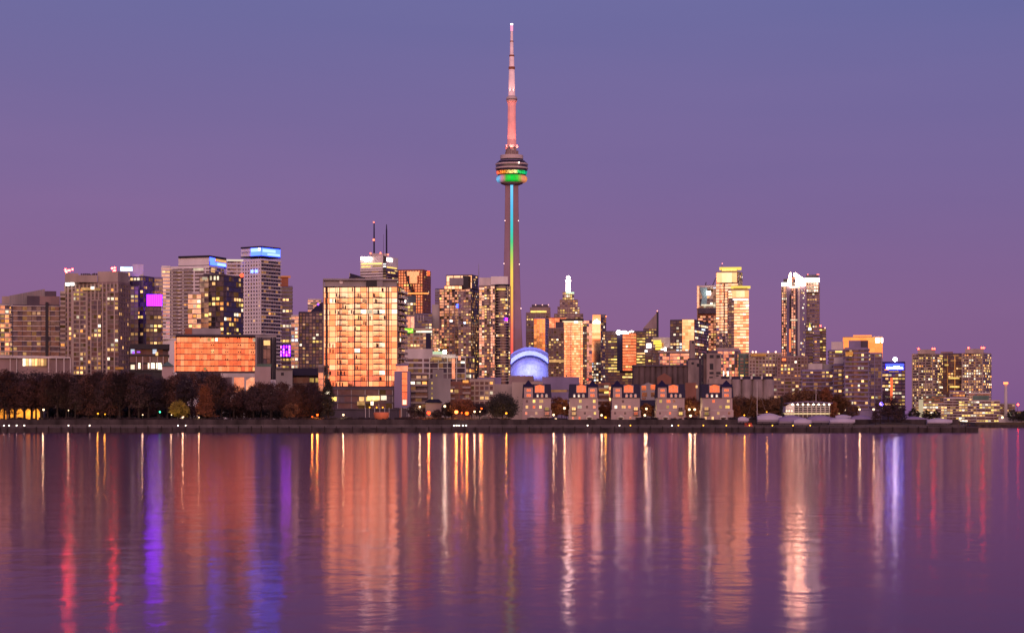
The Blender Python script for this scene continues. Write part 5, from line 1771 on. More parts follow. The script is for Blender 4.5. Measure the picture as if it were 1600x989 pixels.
mb.build('body', emit_mat('floodlit cream tank', (1.0, 0.78, 0.5), 0.55), root, True)  # floodlight on the tank painted as emission, no lamp stands here
mb = MB()
mb.lathe((X(1439, 2230), 2230), [(2.5, Z(624, 2230)), (0.2, Z(622.5, 2230))], 18)
mb.build('roof', M['dgrey'], root)
root = thing('chimney', 'slim pale chimney with red orange lit top on far shore', 'chimney', (X(1571.5, 2240), 2240, G))
mb = MB()
mb.lathe((X(1571.5, 2240), 2240), [(2.0, G), (1.5, Z(600, 2240))], 14)
mb.build('stack', M['pale'], root, True)
mb = MB()
mb.lathe((X(1571.5, 2240), 2240), [(2.4, Z(600, 2240)), (2.4, Z(597, 2240)), (1.2, Z(597, 2240))], 14)
mb.build('lit_top', emit_mat('chimney top light', (1, 0.17, 0.05), 5.0), root)
root = thing('grain_shed', 'low pale harbour shed with bright floodlight at far shore edge', 'shed', (X(1575, 2215), 2215, G))
mb = MB()
mb.prism(foot(2215, 1560, 1640, dep=14), G, Z(651, 2215))
mb.build('wall', M['pale'], root)
mb = MB()
mb.prism(foot(2214, 1559, 1641, dep=16), Z(651, 2215), Z(649.5, 2215))
mb.build('roof', M['grey'], root)
beacon(root, 2208, 1566, 652, 1.3, S_LAMPW, 'floodlight')
mb = MB()
mb.prism([(X(1480, 2199), 2196), (2500, 2196), (2500, 2200.5), (X(1480, 2199), 2200.5)], -2, 3.0)
tag(mb.build('far_quay_wall', M['quay']), 'dark quay edge of the distant far shore', 'wall')

# ------------------------------------------------------------------ mid-rise row behind the shore
t = tower('apartment_block', 'grey mid-rise with blank parapet and dark ribbon windows beside the golden slab', 1380, 631, 676, 545, None,
          ST(fh=3.3, bw=3.2, glass='gdark', hm='pale', hh=1.1, hp=0.3, vm='pale', vw=1.0, vk=4, vp=0.3, p=0.05, cap=10), wall='pale', yv=600, par=5.5)
t = tower('apartment_block', 'pale framed mid-rise with pale green lit roof pavilion', 1340, 671, 741, 556, None,
          ST(fh=3.2, bw=3.0, glass='gdark', hm='pale', hh=0.5, hp=0.6, vm='pale', vw=0.5, vk=2, vp=0.6, p=0.22, cap=60), xc=728, yaw=18,
          side=ST(fh=3.2, bw=3.0, glass='gdark', hm='brown', hh=0.6, hp=0.8, p=0.5, run=0.3, cap=30), wall='pale', yv=600)
block(t, 'roof_pavilion', emit_mat('pale green roof light', (0.75, 0.95, 0.62), 0.8), 1346, 676, 692, 549, 554, dep=6)
block(t, 'roof_slab', 'pale', 1345, 675, 712, 553.5, 556.5, dep=10)
beacon(t, 1338, 695, 550, 1.3, emit_mat('strong roof lamp', (0.9, 0.90, 0.66), 30.0), 'roof_lamp')
beacon(t, 1338, 686, 546.5, 0.4, S_WHITE2, 'roof_lamp')
block(t, 'pink_panel', 'gpink', 1339, 706, 711, 560, 592, dep=0.8)
block(t, 'pink_panel', 'gpink', 1339, 716, 720, 556, 563, dep=0.8)
glow_panel(t, 'window', E['white'], 1340, 720, 726, 564.5, 567.5, off=1)
glow_panel(t, 'window', E['warm'], 1340, 674, 690, 558, 562.5, off=1)
t = tower('apartment_block', 'dark balconied block between framed stair tower and grey blank block', 1120, 640, 668, 583, None,
          ST(fh=2.9, bw=2.8, glass='gdark', hm='dgrey', hh=0.35, hp=0.3, p=0.16, cap=20, bal=[(0.02, 0.98)], bd=1.5), wall='brown', yv=640)
t = tower('grey_block', 'windowless grey brown block with a column of small yellow windows', 1130, 665, 704, 591, None, None, wall='grey', dep=12)
block(t, 'upper_block', 'grey', 1132, 676, 693, 577, 592, dep=8)
for px, py in ((675, 598.5), (675, 606.5), (675, 615), (675, 622), (682, 586.5)):
    block(t, 'window', E['yellow'], 1129.7, px - 0.9, px + 0.9, py - 1.6, py + 1.6, dep=0.4)
t = tower('brick_building', 'low dark brick apartment building with terraces right of the blank block', 1150, 700, 735, 596, None,
          ST(fh=3.0, bw=2.8, glass='gdark', hm='brick', hh=0.9, hp=0.4, vm='brick', vw=0.7, vk=1, p=0.22, cap=40, bal=[(0.0, 0.3), (0.65, 1.0)], bcap=20), wall='brick', yv=642)
glow_panel(t, 'lit_terrace', E['orange'], 1149, 723, 732, 594, 598)
t = tower('brick_building', 'low tan brick apartment building behind the round dark tree', 1165, 734, 772, 592, None,
          ST(fh=3.0, bw=2.8, glass='gdark', hm='tan', hh=0.8, hp=0.4, vm='tan', vw=0.7, vk=1, p=0.2, cap=40), wall='tan', yv=642)
t = tower('convention_block', 'long blank beige low block left of stadium dome', 1260, 744, 818, 600, None,
          ST(fh=8, bw=7, glass='gdark', hm='tan', hh=5.0, p=0.0), wall='tan', yv=640, par=4)
block(t, 'upper_block', 'mauve', 1264, 746, 783, 589.5, 601, dep=14)
block(t, 'upper_block', 'brown', 1262, 795, 833, 587, 601, dep=10)
block(t, 'upper_block', 'dgrey', 1263, 818, 834, 588, 602, dep=10)
t = tower('convention_block', 'tan flat roofed block in front of stadium dome base', 1230, 800, 848, 597, None, None, wall='tan')
block(t, 'upper_block', 'brown', 1232, 832, 843, 595.5, 599, dep=8)
t = tower('convention_block', 'mauve flat block between stadium dome and gold striped condo', 1240, 847, 905, 589, None,
          ST(fh=7, bw=7, glass='gdark', hm='mauve', hh=4.5, p=0.0), wall='mauve', yv=640, par=3)
t = tower('low_building', 'low brownish terrace block with scattered lights under yellow lit office', 1300, 905, 992, 603, None,
          ST(fh=3.2, bw=3, glass='gdark', hm='brown', hh=1.2, p=0.16, cap=30), wall='brown', yv=640)

# ------------------------------------------------------------------ old malting silos
D = 1180
root = thing('grain_silo', 'long dark weathered concrete grain silo with tall headhouse tower', 'silo', (X(1035, D), D, G))
mb = MB()
x = X(990, D)
while x < X(1077, D):
    mb.lathe((x + 1.55, D + 1.5), [(1.75, G), (1.75, Z(573, D))], 14)
    x += 3.1
mb.build('silo_wall', M['silo'], root, True)
mb = MB()
mb.bx(X(990, D), X(1077, D), D + 1.2, D + 14, G, Z(572, D))
mb.build('wall', M['silo'], root)
mb = MB()
mb.bx(X(989.5, D), X(1077, D), D - 0.6, D + 14.5, Z(572.5, D), Z(569.8, D))
mb.build('roof_slab', M['dgrey'], root)
mb = MB()
mb.bx(X(1075, D), X(1092, D), D - 1, D + 12, G, Z(562.5, D))
mb.build('headhouse', M['silop'], root)
mb = MB()
mb.bx(X(1092.01, D), X(1097, D), D + 0.5, D + 12, G, Z(560, D))
mb.bx(X(1077, D), X(1095, D), D - 0.5, D + 11, Z(562.4, D), Z(559.5, D))
mb.build('headhouse_roof', M['dgrey'], root)
mb = MB()
mb.bx(X(1079, D), X(1087, D), D + 3, D + 9, Z(560, D), Z(531, D))
mb.build('slim_tower', M['silop'], root)
for q in ((1081.5, 1084.8, 533, 536.5), (1080, 1084, 566, 569.5), (1088.5, 1092, 568, 573)):
    mb = MB()
    yy = D + 2.9 if q[2] < 540 else D - 1.1
    mb.bx(X(q[0], D), X(q[1], D), yy, yy + 0.6, Z(q[3], D), Z(q[2], D))
    mb.build('window', M['black'], root)
mb = MB()
mb.prism([(X(1026, D), D - 5), (X(1048, D), D - 5), (X(1048, D), D - 0.5), (X(1026, D), D - 0.5)], G, Z(590, D))
mb.poly([(X(1026, D), D - 5, Z(590, D)), (X(1048, D), D - 5, Z(590, D)), (X(1037, D), D - 5, Z(583, D))])
mb.poly([(X(1026, D), D - 5, Z(590, D)), (X(1037, D), D - 5, Z(583, D)), (X(1037, D), D - 0.5, Z(583, D)), (X(1026, D), D - 0.5, Z(590, D))])
mb.poly([(X(1037, D), D - 5, Z(583, D)), (X(1048, D), D - 5, Z(590, D)), (X(1048, D), D - 0.5, Z(590, D)), (X(1037, D), D - 0.5, Z(583, D))])
mb.build('gabled_annex', M['brick'], root)

D = 1150
root = thing('grain_elevator', 'pale industrial elevator tower with square dark windows and row of silos', 'silo', (X(1160, D), D, G))
mb = MB()
mb.bx(X(1104, D), X(1127, D), D, D + 12, G, Z(552, D))
mb.build('elevator_tower', M['silop'], root)
mb = MB()
mb.bx(X(1107, D), X(1121, D), D + 1, D + 9, Z(552.2, D), Z(548, D))
mb.build('roof_equipment', M['dgrey'], root)
for a, b, c_, d_ in ((1101, 1103.8, 554, 559), (1109, 1115, 554.5, 559.5), (1119.5, 1125, 554.5, 559.5), (1109, 1114.5, 568, 577.5), (1108.5, 1115, 581, 584.5), (1119, 1126, 581, 584.5), (1108, 1114, 588.5, 590.5), (1119, 1123, 586, 588)):
    mb = MB()
    mb.bx(X(a, D), X(b, D), D - 0.15, D + 0.4, Z(d_, D), Z(c_, D))
    mb.build('window', M['black'], root)
mb = MB()
mb.bx(X(1099.5, D), X(1104.01, D), D + 1, D + 10, G, Z(553, D))
mb.build('side_tower', M['silo'], root)
mb = MB()
mb.bx(X(1107, D), X(1142, D), D - 2, D + 12.2, G, Z(592, D))
mb.build('base_block', M['silop'], root)
for i in range(4):
    mb = MB()
    r = (1210 - 1142) / 8.0 * D / F
    mb.lathe((X(1142, D) + r + i * 2 * r, D + r), [(r * 1.02, G), (r * 1.02, Z(592.5, D))], 28)
    mb.build('silo_drum', M['silop'], root, True)
mb = MB()
mb.bx(X(1128, D), X(1208.5, D), D + 0.5, D + 12, Z(592.4, D), Z(588, D))
mb.build('roof_gallery', M['navy'], root)
mb = MB()
for px in (1140, 1157, 1173, 1189):
    mb.bx(X(px, D), X(px + 3, D), D + 0.2, D + 1.2, Z(592.2, D), Z(587.4, D))
mb.build('gallery_bay_trim', M['pale'], root)

# ------------------------------------------------------------------ waterside chateau houses
HOUSE_GL = 'gorange'


def chateau(px_l, px_r, D, label, mirror, lit, seed):
    """five-storey beige house with navy mansard, corner turret, arched dormer"""
    rng = random.Random(seed)
    W = X(px_r, D) - X(px_l, D)
    s = -1 if mirror else 1
    cxm = X((px_l + px_r) / 2, D)
    root = thing('waterfront_house', label, 'house', (cxm, D, 4.2), 'chateau houses along the quay')
    z = lambda py: Z(py, D)
    lx = lambda f: (cxm + s * (f - 0.5) * W)           # f from 0 (turret side) to 1

    def bx(mb, f0, f1, y0, y1, z0, z1, mi=0):
        a, b = sorted((lx(f0), lx(f1)))
        mb.bx(a, b, y0, y1, z0, z1, mi)
    zb, z1, z2, z3 = 4.2, z(621.5), z(605), z(594)
    mb = MB()
    bx(mb, 0.0, 1.0, D, D + 12, zb, z(641))
    bx(mb, 0.03, 0.97, D + 0.3, D + 11.7, z(641) - 0.01, z1)
    mb.build('wall', M['stucco'], root)
    mb = MB()
    bx(mb, -0.005, 1.005, D - 0.12, D + 12.1, z(641.6), z(640.8))
    mb.build('band_course_trim', M['pale'], root)
    mb = MB()
    bx(mb, 0.06, 0.36, D - 0.35, D + 5, z1 - 0.02, z2)
    mb.build('turret', M['stucco'], root)
    mb = MB()
    a, b = sorted((lx(0.03), lx(0.39)))
    base = [(a, D - 0.9), (b, D - 0.9), (b, D + 5.3), (a, D + 5.3)]
    ctr = Vector(((a + b) / 2, D + 2.2))
    mb.prism(base, z2 - 0.02, z2 + 0.3)
    mb.prism(base, z2 + 0.3, z3, top=[ctr + (Vector(p) - ctr) * 0.06 for p in base])
    mb.build('turret_roof', M['navy'], root)
    mb = MB()
    a, b = sorted((lx(0.0), lx(1.0)))
    base = [(a, D - 0.25), (b, D - 0.25), (b, D + 12.2), (a, D + 12.2)]
    top = [(a + 0.45, D + 1.1), (b - 0.45, D + 1.1), (b - 0.45, D + 11), (a + 0.45, D + 11)]
    mb.prism(base, z1 - 0.01, z(600), top=top)
    mb.build('mansard_roof', M['navy'], root)
    # arched dormer
    f0, f1 = 0.44, 0.74
    mb = MB()
    bx(mb, f0 - 0.02, f1 + 0.02, D + 0.1, D + 4, z(613.6), z(601.8))
    dorm = mb.build('dormer', M['stucco'], root)
    x0, x1 = sorted((lx(f0), lx(f1)))
    mb = MB()
    arc = [(x0 + (x1 - x0) * i / 8.0, z(603.6) + 0.75 * math.sin(math.pi * i / 8.0)) for i in range(9)]
    mb.poly([(x0, D + 0.02, z(613))] + [(x1, D + 0.02, z(613))] + [(p, D + 0.02, q) for p, q in arc[::-1]])
    o = mb.build('window', M[HOUSE_GL], dorm)
    mb = MB()
    for k in (0.33, 0.66):
        xx = x0 + (x1 - x0) * k
        mb.bx(xx - 0.05, xx + 0.05, D - 0.04, D + 0.02, z(613), z(603.5))
    mb.bx(x0, x1, D - 0.04, D + 0.018, z(608.6), z(608.2))
    mb.build('window_frame', M['pale'], dorm)
    arcb = MB()
    arcb.prism([(p, 0) for p in (0, 1)] + [(1, 1), (0, 1)], 0, 1)
    for f in (0.48, 0.63, 0.78):                      # little dormers at the eaves
        mb = MB()
        bx(mb, f, f + 0.085, D - 0.2, D + 2, z(620.8), z(616.8))
        a, b = sorted((lx(f - 0.01), lx(f + 0.095)))
        mb.poly([(a, D - 0.22, z(616.8)), (b, D - 0.22, z(616.8)), ((a + b) / 2, D - 0.22, z(615.0))])
        mb.poly([(a, D - 0.22, z(616.8)), ((a + b) / 2, D - 0.22, z(615.0)), ((a + b) / 2, D + 1.5, z(615.0)), (a, D + 1.5, z(616.8))])
        mb.poly([((a + b) / 2, D - 0.22, z(615.0)), (b, D - 0.22, z(616.8)), (b, D + 1.5, z(616.8)), ((a + b) / 2, D + 1.5, z(615.0))])
        d2 = mb.build('small_dormer', M['pale'], root)
        mb = MB()
        bx(mb, f + 0.025, f + 0.06, D - 0.24, D - 0.2, z(620), z(617.4))
        mb.build('window', E['white'] if rng.random() < 0.5 else M['gpink'], d2)

    def window(f0, f1, y0, y1, mat, proud=0.06, base=0.0):
        a, b = sorted((lx(f0), lx(f1)))
        yb = D + base
        mb = MB()
        mb.bx(a - 0.1, b + 0.1, yb - proud, yb + 0.1, z(y1) - 0.1, z(y0) + 0.1, 1)
        mb.bx(a, b, yb - proud - 0.04, yb - proud + 0.01, z(y1), z(y0), 0)
        mb.bx((a + b) / 2 - 0.04, (a + b) / 2 + 0.04, yb - proud - 0.07, yb - proud, z(y1), z(y0), 1)
        mb.build('window', [mat, M['pale']], root)
    pick = lambda: rng.choice([M['gorange'], M['gpink'], M['gpink'], M['gmid'], E['warm'], E['dim'], M['gdark']]) if rng.random() > lit else E[rng.choice(['warm', 'white', 'yellow'])]
    window(0.15, 0.29, 608, 611.6, M['gorange'], base=-0.35)
    window(0.15, 0.29, 615.6, 619.8, M['gorange'], base=-0.35)
    for y0, y1 in ((624.5, 629), (633.5, 637.8)):
        for f in (0.12, 0.36, 0.58):
            if rng.random() < 0.9:
                window(f, f + rng.choice((0.08, 0.13)), y0, y1, pick(), base=0.3)
    for f in (0.10, 0.44):
        window(f, f + 0.07, 643.5, 647.5, pick())
    for f in (0.62, 0.84):
        window(f, f + 0.06, 651, 656.5, pick())
    # balconies in the far corner
    for y in (640.5, 648):
        mb = MB()
        bx(mb, 0.74, 0.95, D - 1.3, D, z(y + 0.9), z(y + 0.3))
        a, b = sorted((lx(0.74), lx(0.95)))
        for k in range(8):
            xx = a + (b - a) * k / 7
            mb.bx(xx - 0.04, xx + 0.04, D - 1.3, D - 1.22, z(y + 0.3), z(y + 0.3) + 1.05)
        mb.bx(a, b, D - 1.32, D - 1.2, z(y + 0.3) + 1.0, z(y + 0.3) + 1.1)
        mb.build('balcony', M['black'], root)
        window(0.78, 0.90, y - 4.2, y, pick(), base=0.0 if y > 642 else 0.3)
    # gabled porch
    mb = MB()
    a, b = sorted((lx(0.20), lx(0.44)))
    mb.bx(a + 0.15, a + 0.45, D - 1.6, D - 1.3, zb, z(652))
    mb.bx(b - 0.45, b - 0.15, D - 1.6, D - 1.3, zb, z(652))
    mb.poly([(a, D - 1.7, z(652)), (b, D - 1.7, z(652)), ((a + b) / 2, D - 1.7, z(648.6))])
    mb.poly([(a, D - 1.7, z(652)), ((a + b) / 2, D - 1.7, z(648.6)), ((a + b) / 2, D, z(648.6)), (a, D, z(652))])
    mb.poly([((a + b) / 2, D - 1.7, z(648.6)), (b, D - 1.7, z(652)), (b, D, z(652)), ((a + b) / 2, D, z(648.6))])
    mb.build('porch', M['pale'], root)
    mb = MB()
    bx(mb, 0.27, 0.37, D - 0.08, D + 0.05, zb, z(653.5))
    mb.build('door', M['black'], root)
    # garden wall with planting gaps
    mb = MB()
    bx(mb, -0.05, 0.18, D - 3.2, D - 2.9, 4.2, z(657.5))
    bx(mb, 0.46, 1.02, D - 3.2, D - 2.9, 4.2, z(658.5))
    mb.build('garden_wall', M['stucco'], root)
    return root


chateau(816, 862, 1000, 'chateau house with corner turret just below the stadium dome', False, 0.4, 3)
chateau(889, 936, 1000, 'chateau house with turret towards the brown balconied building', True, 0.35, 4)
chateau(955, 1001, 1002, 'chateau house with turret beside orange mirrored slanted block', False, 0.35, 5)
chateau(1025, 1071, 1002, 'chateau house in front of dark silo, between gabled block and brick wall', False, 0.25, 6)
chateau(1096, 1146, 1000, 'chateau house at the end of its row beside the autumn trees', True, 0.4, 7)
mb = MB()
mb.prism([(X(800, 996), 978), (X(1160, 996), 978), (X(1160, 996), 1016), (X(800, 996), 1016)], 3.0, 4.21 + 1.304)
mb.build('house_terrace_ground', M['prom'], None, kind='structure')

# blocks between the houses
t = tower('apartment_block', 'brown balconied block between two chateau houses with orange lit balcony', 1090, 932, 953, 598, None,
          ST(fh=3.0, bw=2.8, glass='gdark', hm='brick', hh=0.4, hp=0.4, p=0.15, cap=20, bal=[(0.05, 0.95)], bcap=20), wall='brick', yv=645)
glow_panel(t, 'lit_terrace', E['orange'], 1087, 936, 949, 607.5, 611.5)
root = thing('apartment_block', 'orange mirrored block with slanted top behind chateau turret', 'building', (X(958, 1085), 1085, G))
mb = MB()
mb.prism([(X(951, 1085), 1085), (X(963, 1085), 1085), (X(964, 1097), 1097), (X(952, 1097), 1097)], G, 0, ztop=[Z(602, 1085), Z(597, 1085), Z(597, 1085), Z(602, 1085)])
mb.build('wall', M['brick'], root)
facade(root, Vector((X(951, 1085), 1085)), Vector((X(963, 1085), 1085)), Z(645, 1085), Z(602.5, 1085), ST(fh=3, bw=2.2, glass='gorange', hm='brick', hh=0.4, p=0.2, cap=10), random.Random(9))
root = thing('apartment_block', 'grey gabled block with orange mirrored corner windows between chateau houses', 'building', (X(1013, 1075), 1075, G))
D = 1075
mb = MB()
pk, l_, r_ = X(1013, D), X(1001, D), X(1026, D)
mb.prism([(l_, D), (r_, D), (r_, D + 12), (l_, D + 12)], G, Z(603, D))
mb.poly([(l_, D, Z(603, D)), (r_, D, Z(603, D)), (pk, D, Z(597.5, D))])
mb.poly([(l_, D, Z(603, D)), (pk, D, Z(597.5, D)), (pk, D + 12, Z(597.5, D)), (l_, D + 12, Z(603, D))])
mb.poly([(pk, D, Z(597.5, D)), (r_, D, Z(603, D)), (r_, D + 12, Z(603, D)), (pk, D + 12, Z(597.5, D))])
mb.build('wall', M['grey'], root)
for a, b, c_, d_ in ((1002.5, 1009.5, 602.5, 610), (1016.5, 1025, 601, 609), (1003, 1011, 613, 620), (1017, 1023.5, 613, 620), (1003, 1009, 621.5, 624)):
    mb = MB()
    mb.bx(X(a, D), X(b, D), D - 0.12, D + 0.2, Z(d_, D), Z(c_, D))
    mb.build('window', M['gorange'], root)
mb = MB()
mb.bx(X(1001, D), X(1025, D), D - 3, D - 0.2, Z(634, D), Z(625, D))
mb.build('awning', M['navy'], root)
t = tower('brick_wall_block', 'plain red brown brick block before the silo headhouse', 1070, 1071, 1088, 598, None, None, wall='brick', dep=8)
block(t, 'window', E['warm'], 1069.6, 1087, 1090, 602, 606, dep=0.5)

# ------------------------------------------------------------------ lit pavilion at the marina
D = 1030
root = thing('lit_pavilion', 'long brightly lit white pavilion with roof lamps above the marina', 'building', (X(1265, D), D, G))
mb = MB()
mb.bx(X(1240, D), X(1296, D), D, D + 10, G, Z(632, D))
mb.build('wall', M['dgrey'], root)
mb = MB()
mb.bx(X(1227, D), X(1240.5, D), D - 1.5, D + 10, G, Z(634.5, D))
mb.poly([(X(1227, D), D - 1.5, Z(634.4, D)), (X(1240.5, D), D - 1.5, Z(634.4, D)), (X(1240.5, D), D - 1.5, Z(630, D)), (X(1233, D), D - 1.5, Z(631, D))])
mb.build('end_wall', M['white'], root)
mb = MB()
for y in (632.3, 635.6, 639, 642.2, 645.0):
    mb.bx(X(1240, D), X(1296, D), D - 1.0, D + 0.2, Z(y + 0.55, D), Z(y - 0.55, D))
for i in range(9):
    px = 1240.5 + i * 6.9
    mb.bx(X(px - 0.6, D), X(px + 0.6, D), D - 1.05, D + 0.2, G, Z(631, D))
mb.build('facade_grid', M['pale'], root)
S_PAV = emit_mat('pavilion lamp', (1.0, 0.78, 0.6), 9.0)
mb = MB()
for i in range(12):
    x0, x1 = X(1229 + i * 6, D), X(1229 + i * 6 + 6, D)
    h0, h1 = Z(631 - 2.4 * math.sin(math.pi * min(1, (i + 0.2) / 12)), D), Z(631 - 2.4 * math.sin(math.pi * min(1, (i + 1.2) / 12)), D)
    mb.box((x0, D - 3, h0), (x1 - x0, 0, h1 - h0), (0, 13, 0), (0, 0, 0.5))
mb.build('roof', M['mauve'], root)
for i in range(8):
    px = 1238 + i * 8.2
    beacon(root, D - 2.3, px, 631.8, 0.42, S_PAV, 'roof_lamp')
mb = MB()
mb.bx(X(1222, D - 6), X(1312, D - 6), D - 6, D - 5.6, Z(647.4, D - 6), Z(645.2, D - 6))
mb.build('light_rail', emit_mat('warm light rail', (1.0, 0.72, 0.34), 1.1), root)
mb = MB()
for i in range(40):
    px = 1222 + i * 2.25
    mb.bx(X(px, D - 6.2), X(px + 0.5, D - 6.2), D - 6.2, D - 5.9, G, Z(644.6, D - 6))
mb.build('railing_post_trim', M['brown'], root)
for px in (1229, 1233, 1237):
    beacon(root, D - 4.5, px, 642, 0.36, S_LAMPW, 'wall_lamp')

# ------------------------------------------------------------------ park trees
def leaf_mat(name, a, b):
    m, t, out = new_mat(name)
    p = t.nodes.new('ShaderNodeBsdfPrincipled')
    tcn = t.nodes.new('ShaderNodeTexCoord')
    nz = t.nodes.new('ShaderNodeTexNoise')
    nz.inputs['Scale'].default_value = 0.45
    nz.inputs['Detail'].default_value = 4.0
    t.links.new(tcn.outputs['Object'], nz.inputs['Vector'])
    t.links.new(ramp(t, nz.outputs['Fac'], [(0.35, a + (1,)), (0.68, b + (1,))]), p.inputs['Base Color'])
    p.inputs['Roughness'].default_value = 0.8
    t.links.new(p.outputs[0], out.inputs[0])
    return m


L_RUSTB = leaf_mat('russet brown leaves', (0.045, 0.019, 0.015), (0.115, 0.045, 0.028))
L_PURP = leaf_mat('dark purple brown leaves', (0.014, 0.008, 0.011), (0.040, 0.020, 0.024))
L_BROWN = leaf_mat('late autumn brown leaves', (0.024, 0.012, 0.014), (0.068, 0.031, 0.030))
L_DARK = leaf_mat('dark leaves', (0.016, 0.014, 0.012), (0.040, 0.032, 0.022))
L_RUST = leaf_mat('rust leaves', (0.10, 0.032, 0.012), (0.22, 0.07, 0.02))
L_GOLD = leaf_mat('yellow leaves', (0.16, 0.12, 0.015), (0.32, 0.22, 0.03))
L_HEDGE = leaf_mat('ochre autumn leaves', (0.075, 0.032, 0.014), (0.17, 0.075, 0.025))
M['bark'] = wall_mat('bark', (0.035, 0.025, 0.022), var=0.3, scale=1.0)


def tree_proto(name, label, cat, H, R, leaf, seed, n_clump=70, n_leaf=36, base=0.30, shape='round', group=None, size=0.42, spread=None, limb=9):
    rng = random.Random(seed)
    root = thing(name, label, cat, (0, 0, 0), group)
    mb = MB()
    lean = rng.uniform(-0.03, 0.03) * H
    top = Vector((lean, rng.uniform(-0.3, 0.3), H * 0.78))
    pts = [Vector((0, 0, -0.2)), Vector((lean * 0.2, 0, H * 0.18)), Vector((lean * 0.6, 0, H * 0.45)), top]
    r0 = 0.018 * H
    mb.tube(pts, [r0 * 1.25, r0, r0 * 0.65, r0 * 0.15], 7)
    clumps = []
    for i in range(n_clump):
        u = rng.random()
        th = rng.uniform(0, 2 * math.pi)
        if shape == 'cone':
            h = base + (1 - base) * u ** 0.9
            rr = R * (1.02 - (h - base) / (1 - base)) * rng.uniform(0.55, 1.0)
        elif shape == 'column':
            h = base + (1 - base) * u
            rr = R * min(1.0, 3.2 * (1.02 - h)) * rng.uniform(0.5, 1.0)
        else:
            ph = math.acos(1 - 1.75 * u)
            q = rng.uniform(0.55, 1.0) ** 0.6
            h = (1 + base) / 2 + (1 - base) / 2 * math.cos(ph) * q * rng.uniform(0.9, 1.05)
            rr = R * math.sin(ph) * q * rng.uniform(0.85, 1.12)
        clumps.append(Vector((rr * math.cos(th) + lean * h, rr * math.sin(th), h * H)))
    for i in range(limb):
        c = clumps[int(i * n_clump / limb)]
        s = pts[1].lerp(pts[2], rng.uniform(0.1, 1.0))
        mid = s.lerp(c, 0.5) + Vector((0, 0, -0.04 * H))
        mb.tube([s, mid, c], [r0 * 0.42, r0 * 0.26, r0 * 0.06], 5)
        for k in range(3):
            e = c + Vector((rng.uniform(-1, 1), rng.uniform(-1, 1), rng.uniform(-0.2, 1.2))) * R * 0.35
            mb.tube([mid.lerp(c, 0.6), e], [r0 * 0.13, r0 * 0.03], 4)
    mb.build('trunk', M['bark'], root)
    mb = MB()
    sp = spread or R * 0.30
    for c in clumps:
        k = rng.uniform(0.7, 1.25)
        for j in range(n_leaf):
            p = c + Vector((rng.gauss(0, sp * 0.55), rng.gauss(0, sp * 0.55), rng.gauss(0, sp * 0.42))) * k
            if p.z < 0.12 * H:
                continue
            a = Vector((rng.gauss(0, 1), rng.gauss(0, 1), rng.gauss(0, 1))).normalized()
            b = a.orthogonal().normalized()
            s_ = size * rng.uniform(0.5, 1.15)
            mb.poly([p - a * s_, p + b * s_ * 0.6, p + a * s_, p - b * s_ * 0.6])
    mb.build('crown', leaf, root)
    return root


GP = 'bare brown trees along the park shore'
LBL = 'dark brown late autumn tree in the park row along the water'
protos = [tree_proto('park_tree', LBL, 'tree', 23, 4.6 + 0.75 * (i % 4), (L_PURP, L_BROWN, L_PURP, L_RUSTB, L_BROWN, L_RUSTB)[i], 40 + i, n_clump=95 + 15 * (i % 3), n_leaf=(34, 44, 26, 40, 30, 36)[i], base=0.10 + 0.05 * (i % 3), group=GP, limb=16, shape=('round', 'round', 'round', 'column', 'round', 'round')[i]) for i in range(6)]
rng = random.Random(12)
tops = [(-40, 578), (0, 577), (40, 583), (80, 580), (120, 584), (160, 580), (200, 577), (240, 584), (280, 586), (310, 578), (335, 583), (352, 590), (372, 603), (395, 600), (420, 594), (445, 596), (470, 600), (500, 598)]


def top_at(px):
    for (a, ya), (b, yb) in zip(tops, tops[1:]):
        if a <= px <= b:
            return ya + (yb - ya) * (px - a) / (b - a)
    return 600


used = set()
px = -34.0
k = 0
spots = []
while px < 508:
    spots.append((px + rng.uniform(-3, 3), 992 + rng.uniform(-6, 6), top_at(px) + rng.uniform(-5, 16)))
    px += rng.uniform(11, 17)
px = -28.0
while px < 505:
    spots.append((px + rng.uniform(-4, 4), 1035 + rng.uniform(-10, 10), top_at(px) + rng.uniform(-4, 4)))
    px += rng.uniform(18, 26)
for (px, y, tp) in spots:
    if 296 < px < 322 and y < 1010:
        continue
    h = Z(tp, y) - G
    pr_ = protos[k] if k < 6 else protos[rng.choice((0, 1, 2, 4) if px < 330 and rng.random() < 0.75 else (3, 5, 1, 5))]
    sc = h / 23.0 * 0.97
    if k < 6:
        pr_.location = (X(px, y), y, G)
        pr_.rotation_euler = (0, 0, rng.uniform(0, 6.28))
        pr_.scale = (sc, sc, sc)
    else:
        dup(pr_, (X(px, y), y, G), rng.uniform(0, 6.28), (sc * rng.uniform(0.9, 1.1), sc * rng.uniform(0.9, 1.1), sc))
    k += 1
GU = 'dark understorey trees behind the park row'
pu = tree_proto('understorey_tree', 'small dark bushy tree filling the gap behind the park row', 'tree', 9.5, 5.0, L_DARK, 55, n_clump=70, n_leaf=40, base=0.03, group=GU, size=0.5)
for i in range(19):
    px = 70 + i * 23.5 + rng.uniform(-5, 5)
    y = 1062 + rng.uniform(-4, 8)
    s_ = rng.uniform(0.75, 1.05)
    if i == 0:
        pu.location = (X(px, y), y, G)
    else:
        dup(pu, (X(px, y), y, G), rng.uniform(0, 6), (s_ * 1.15, s_, s_))
o = tree_proto('autumn_tree', 'rusty orange bushy tree standing among dark park trees', 'tree', 15.5, 5.4, L_RUST, 71, n_clump=90, n_leaf=44, base=0.1, shape='cone')
o.location = (X(321, 978), 978.5, G)
o = tree_proto('autumn_tree', 'small yellow tree lit from below by a bright park lamp', 'tree', 9.0, 4.2, L_GOLD, 72, n_clump=50, n_leaf=40, base=0.15)
o.location = (X(281, 984), 984, G)
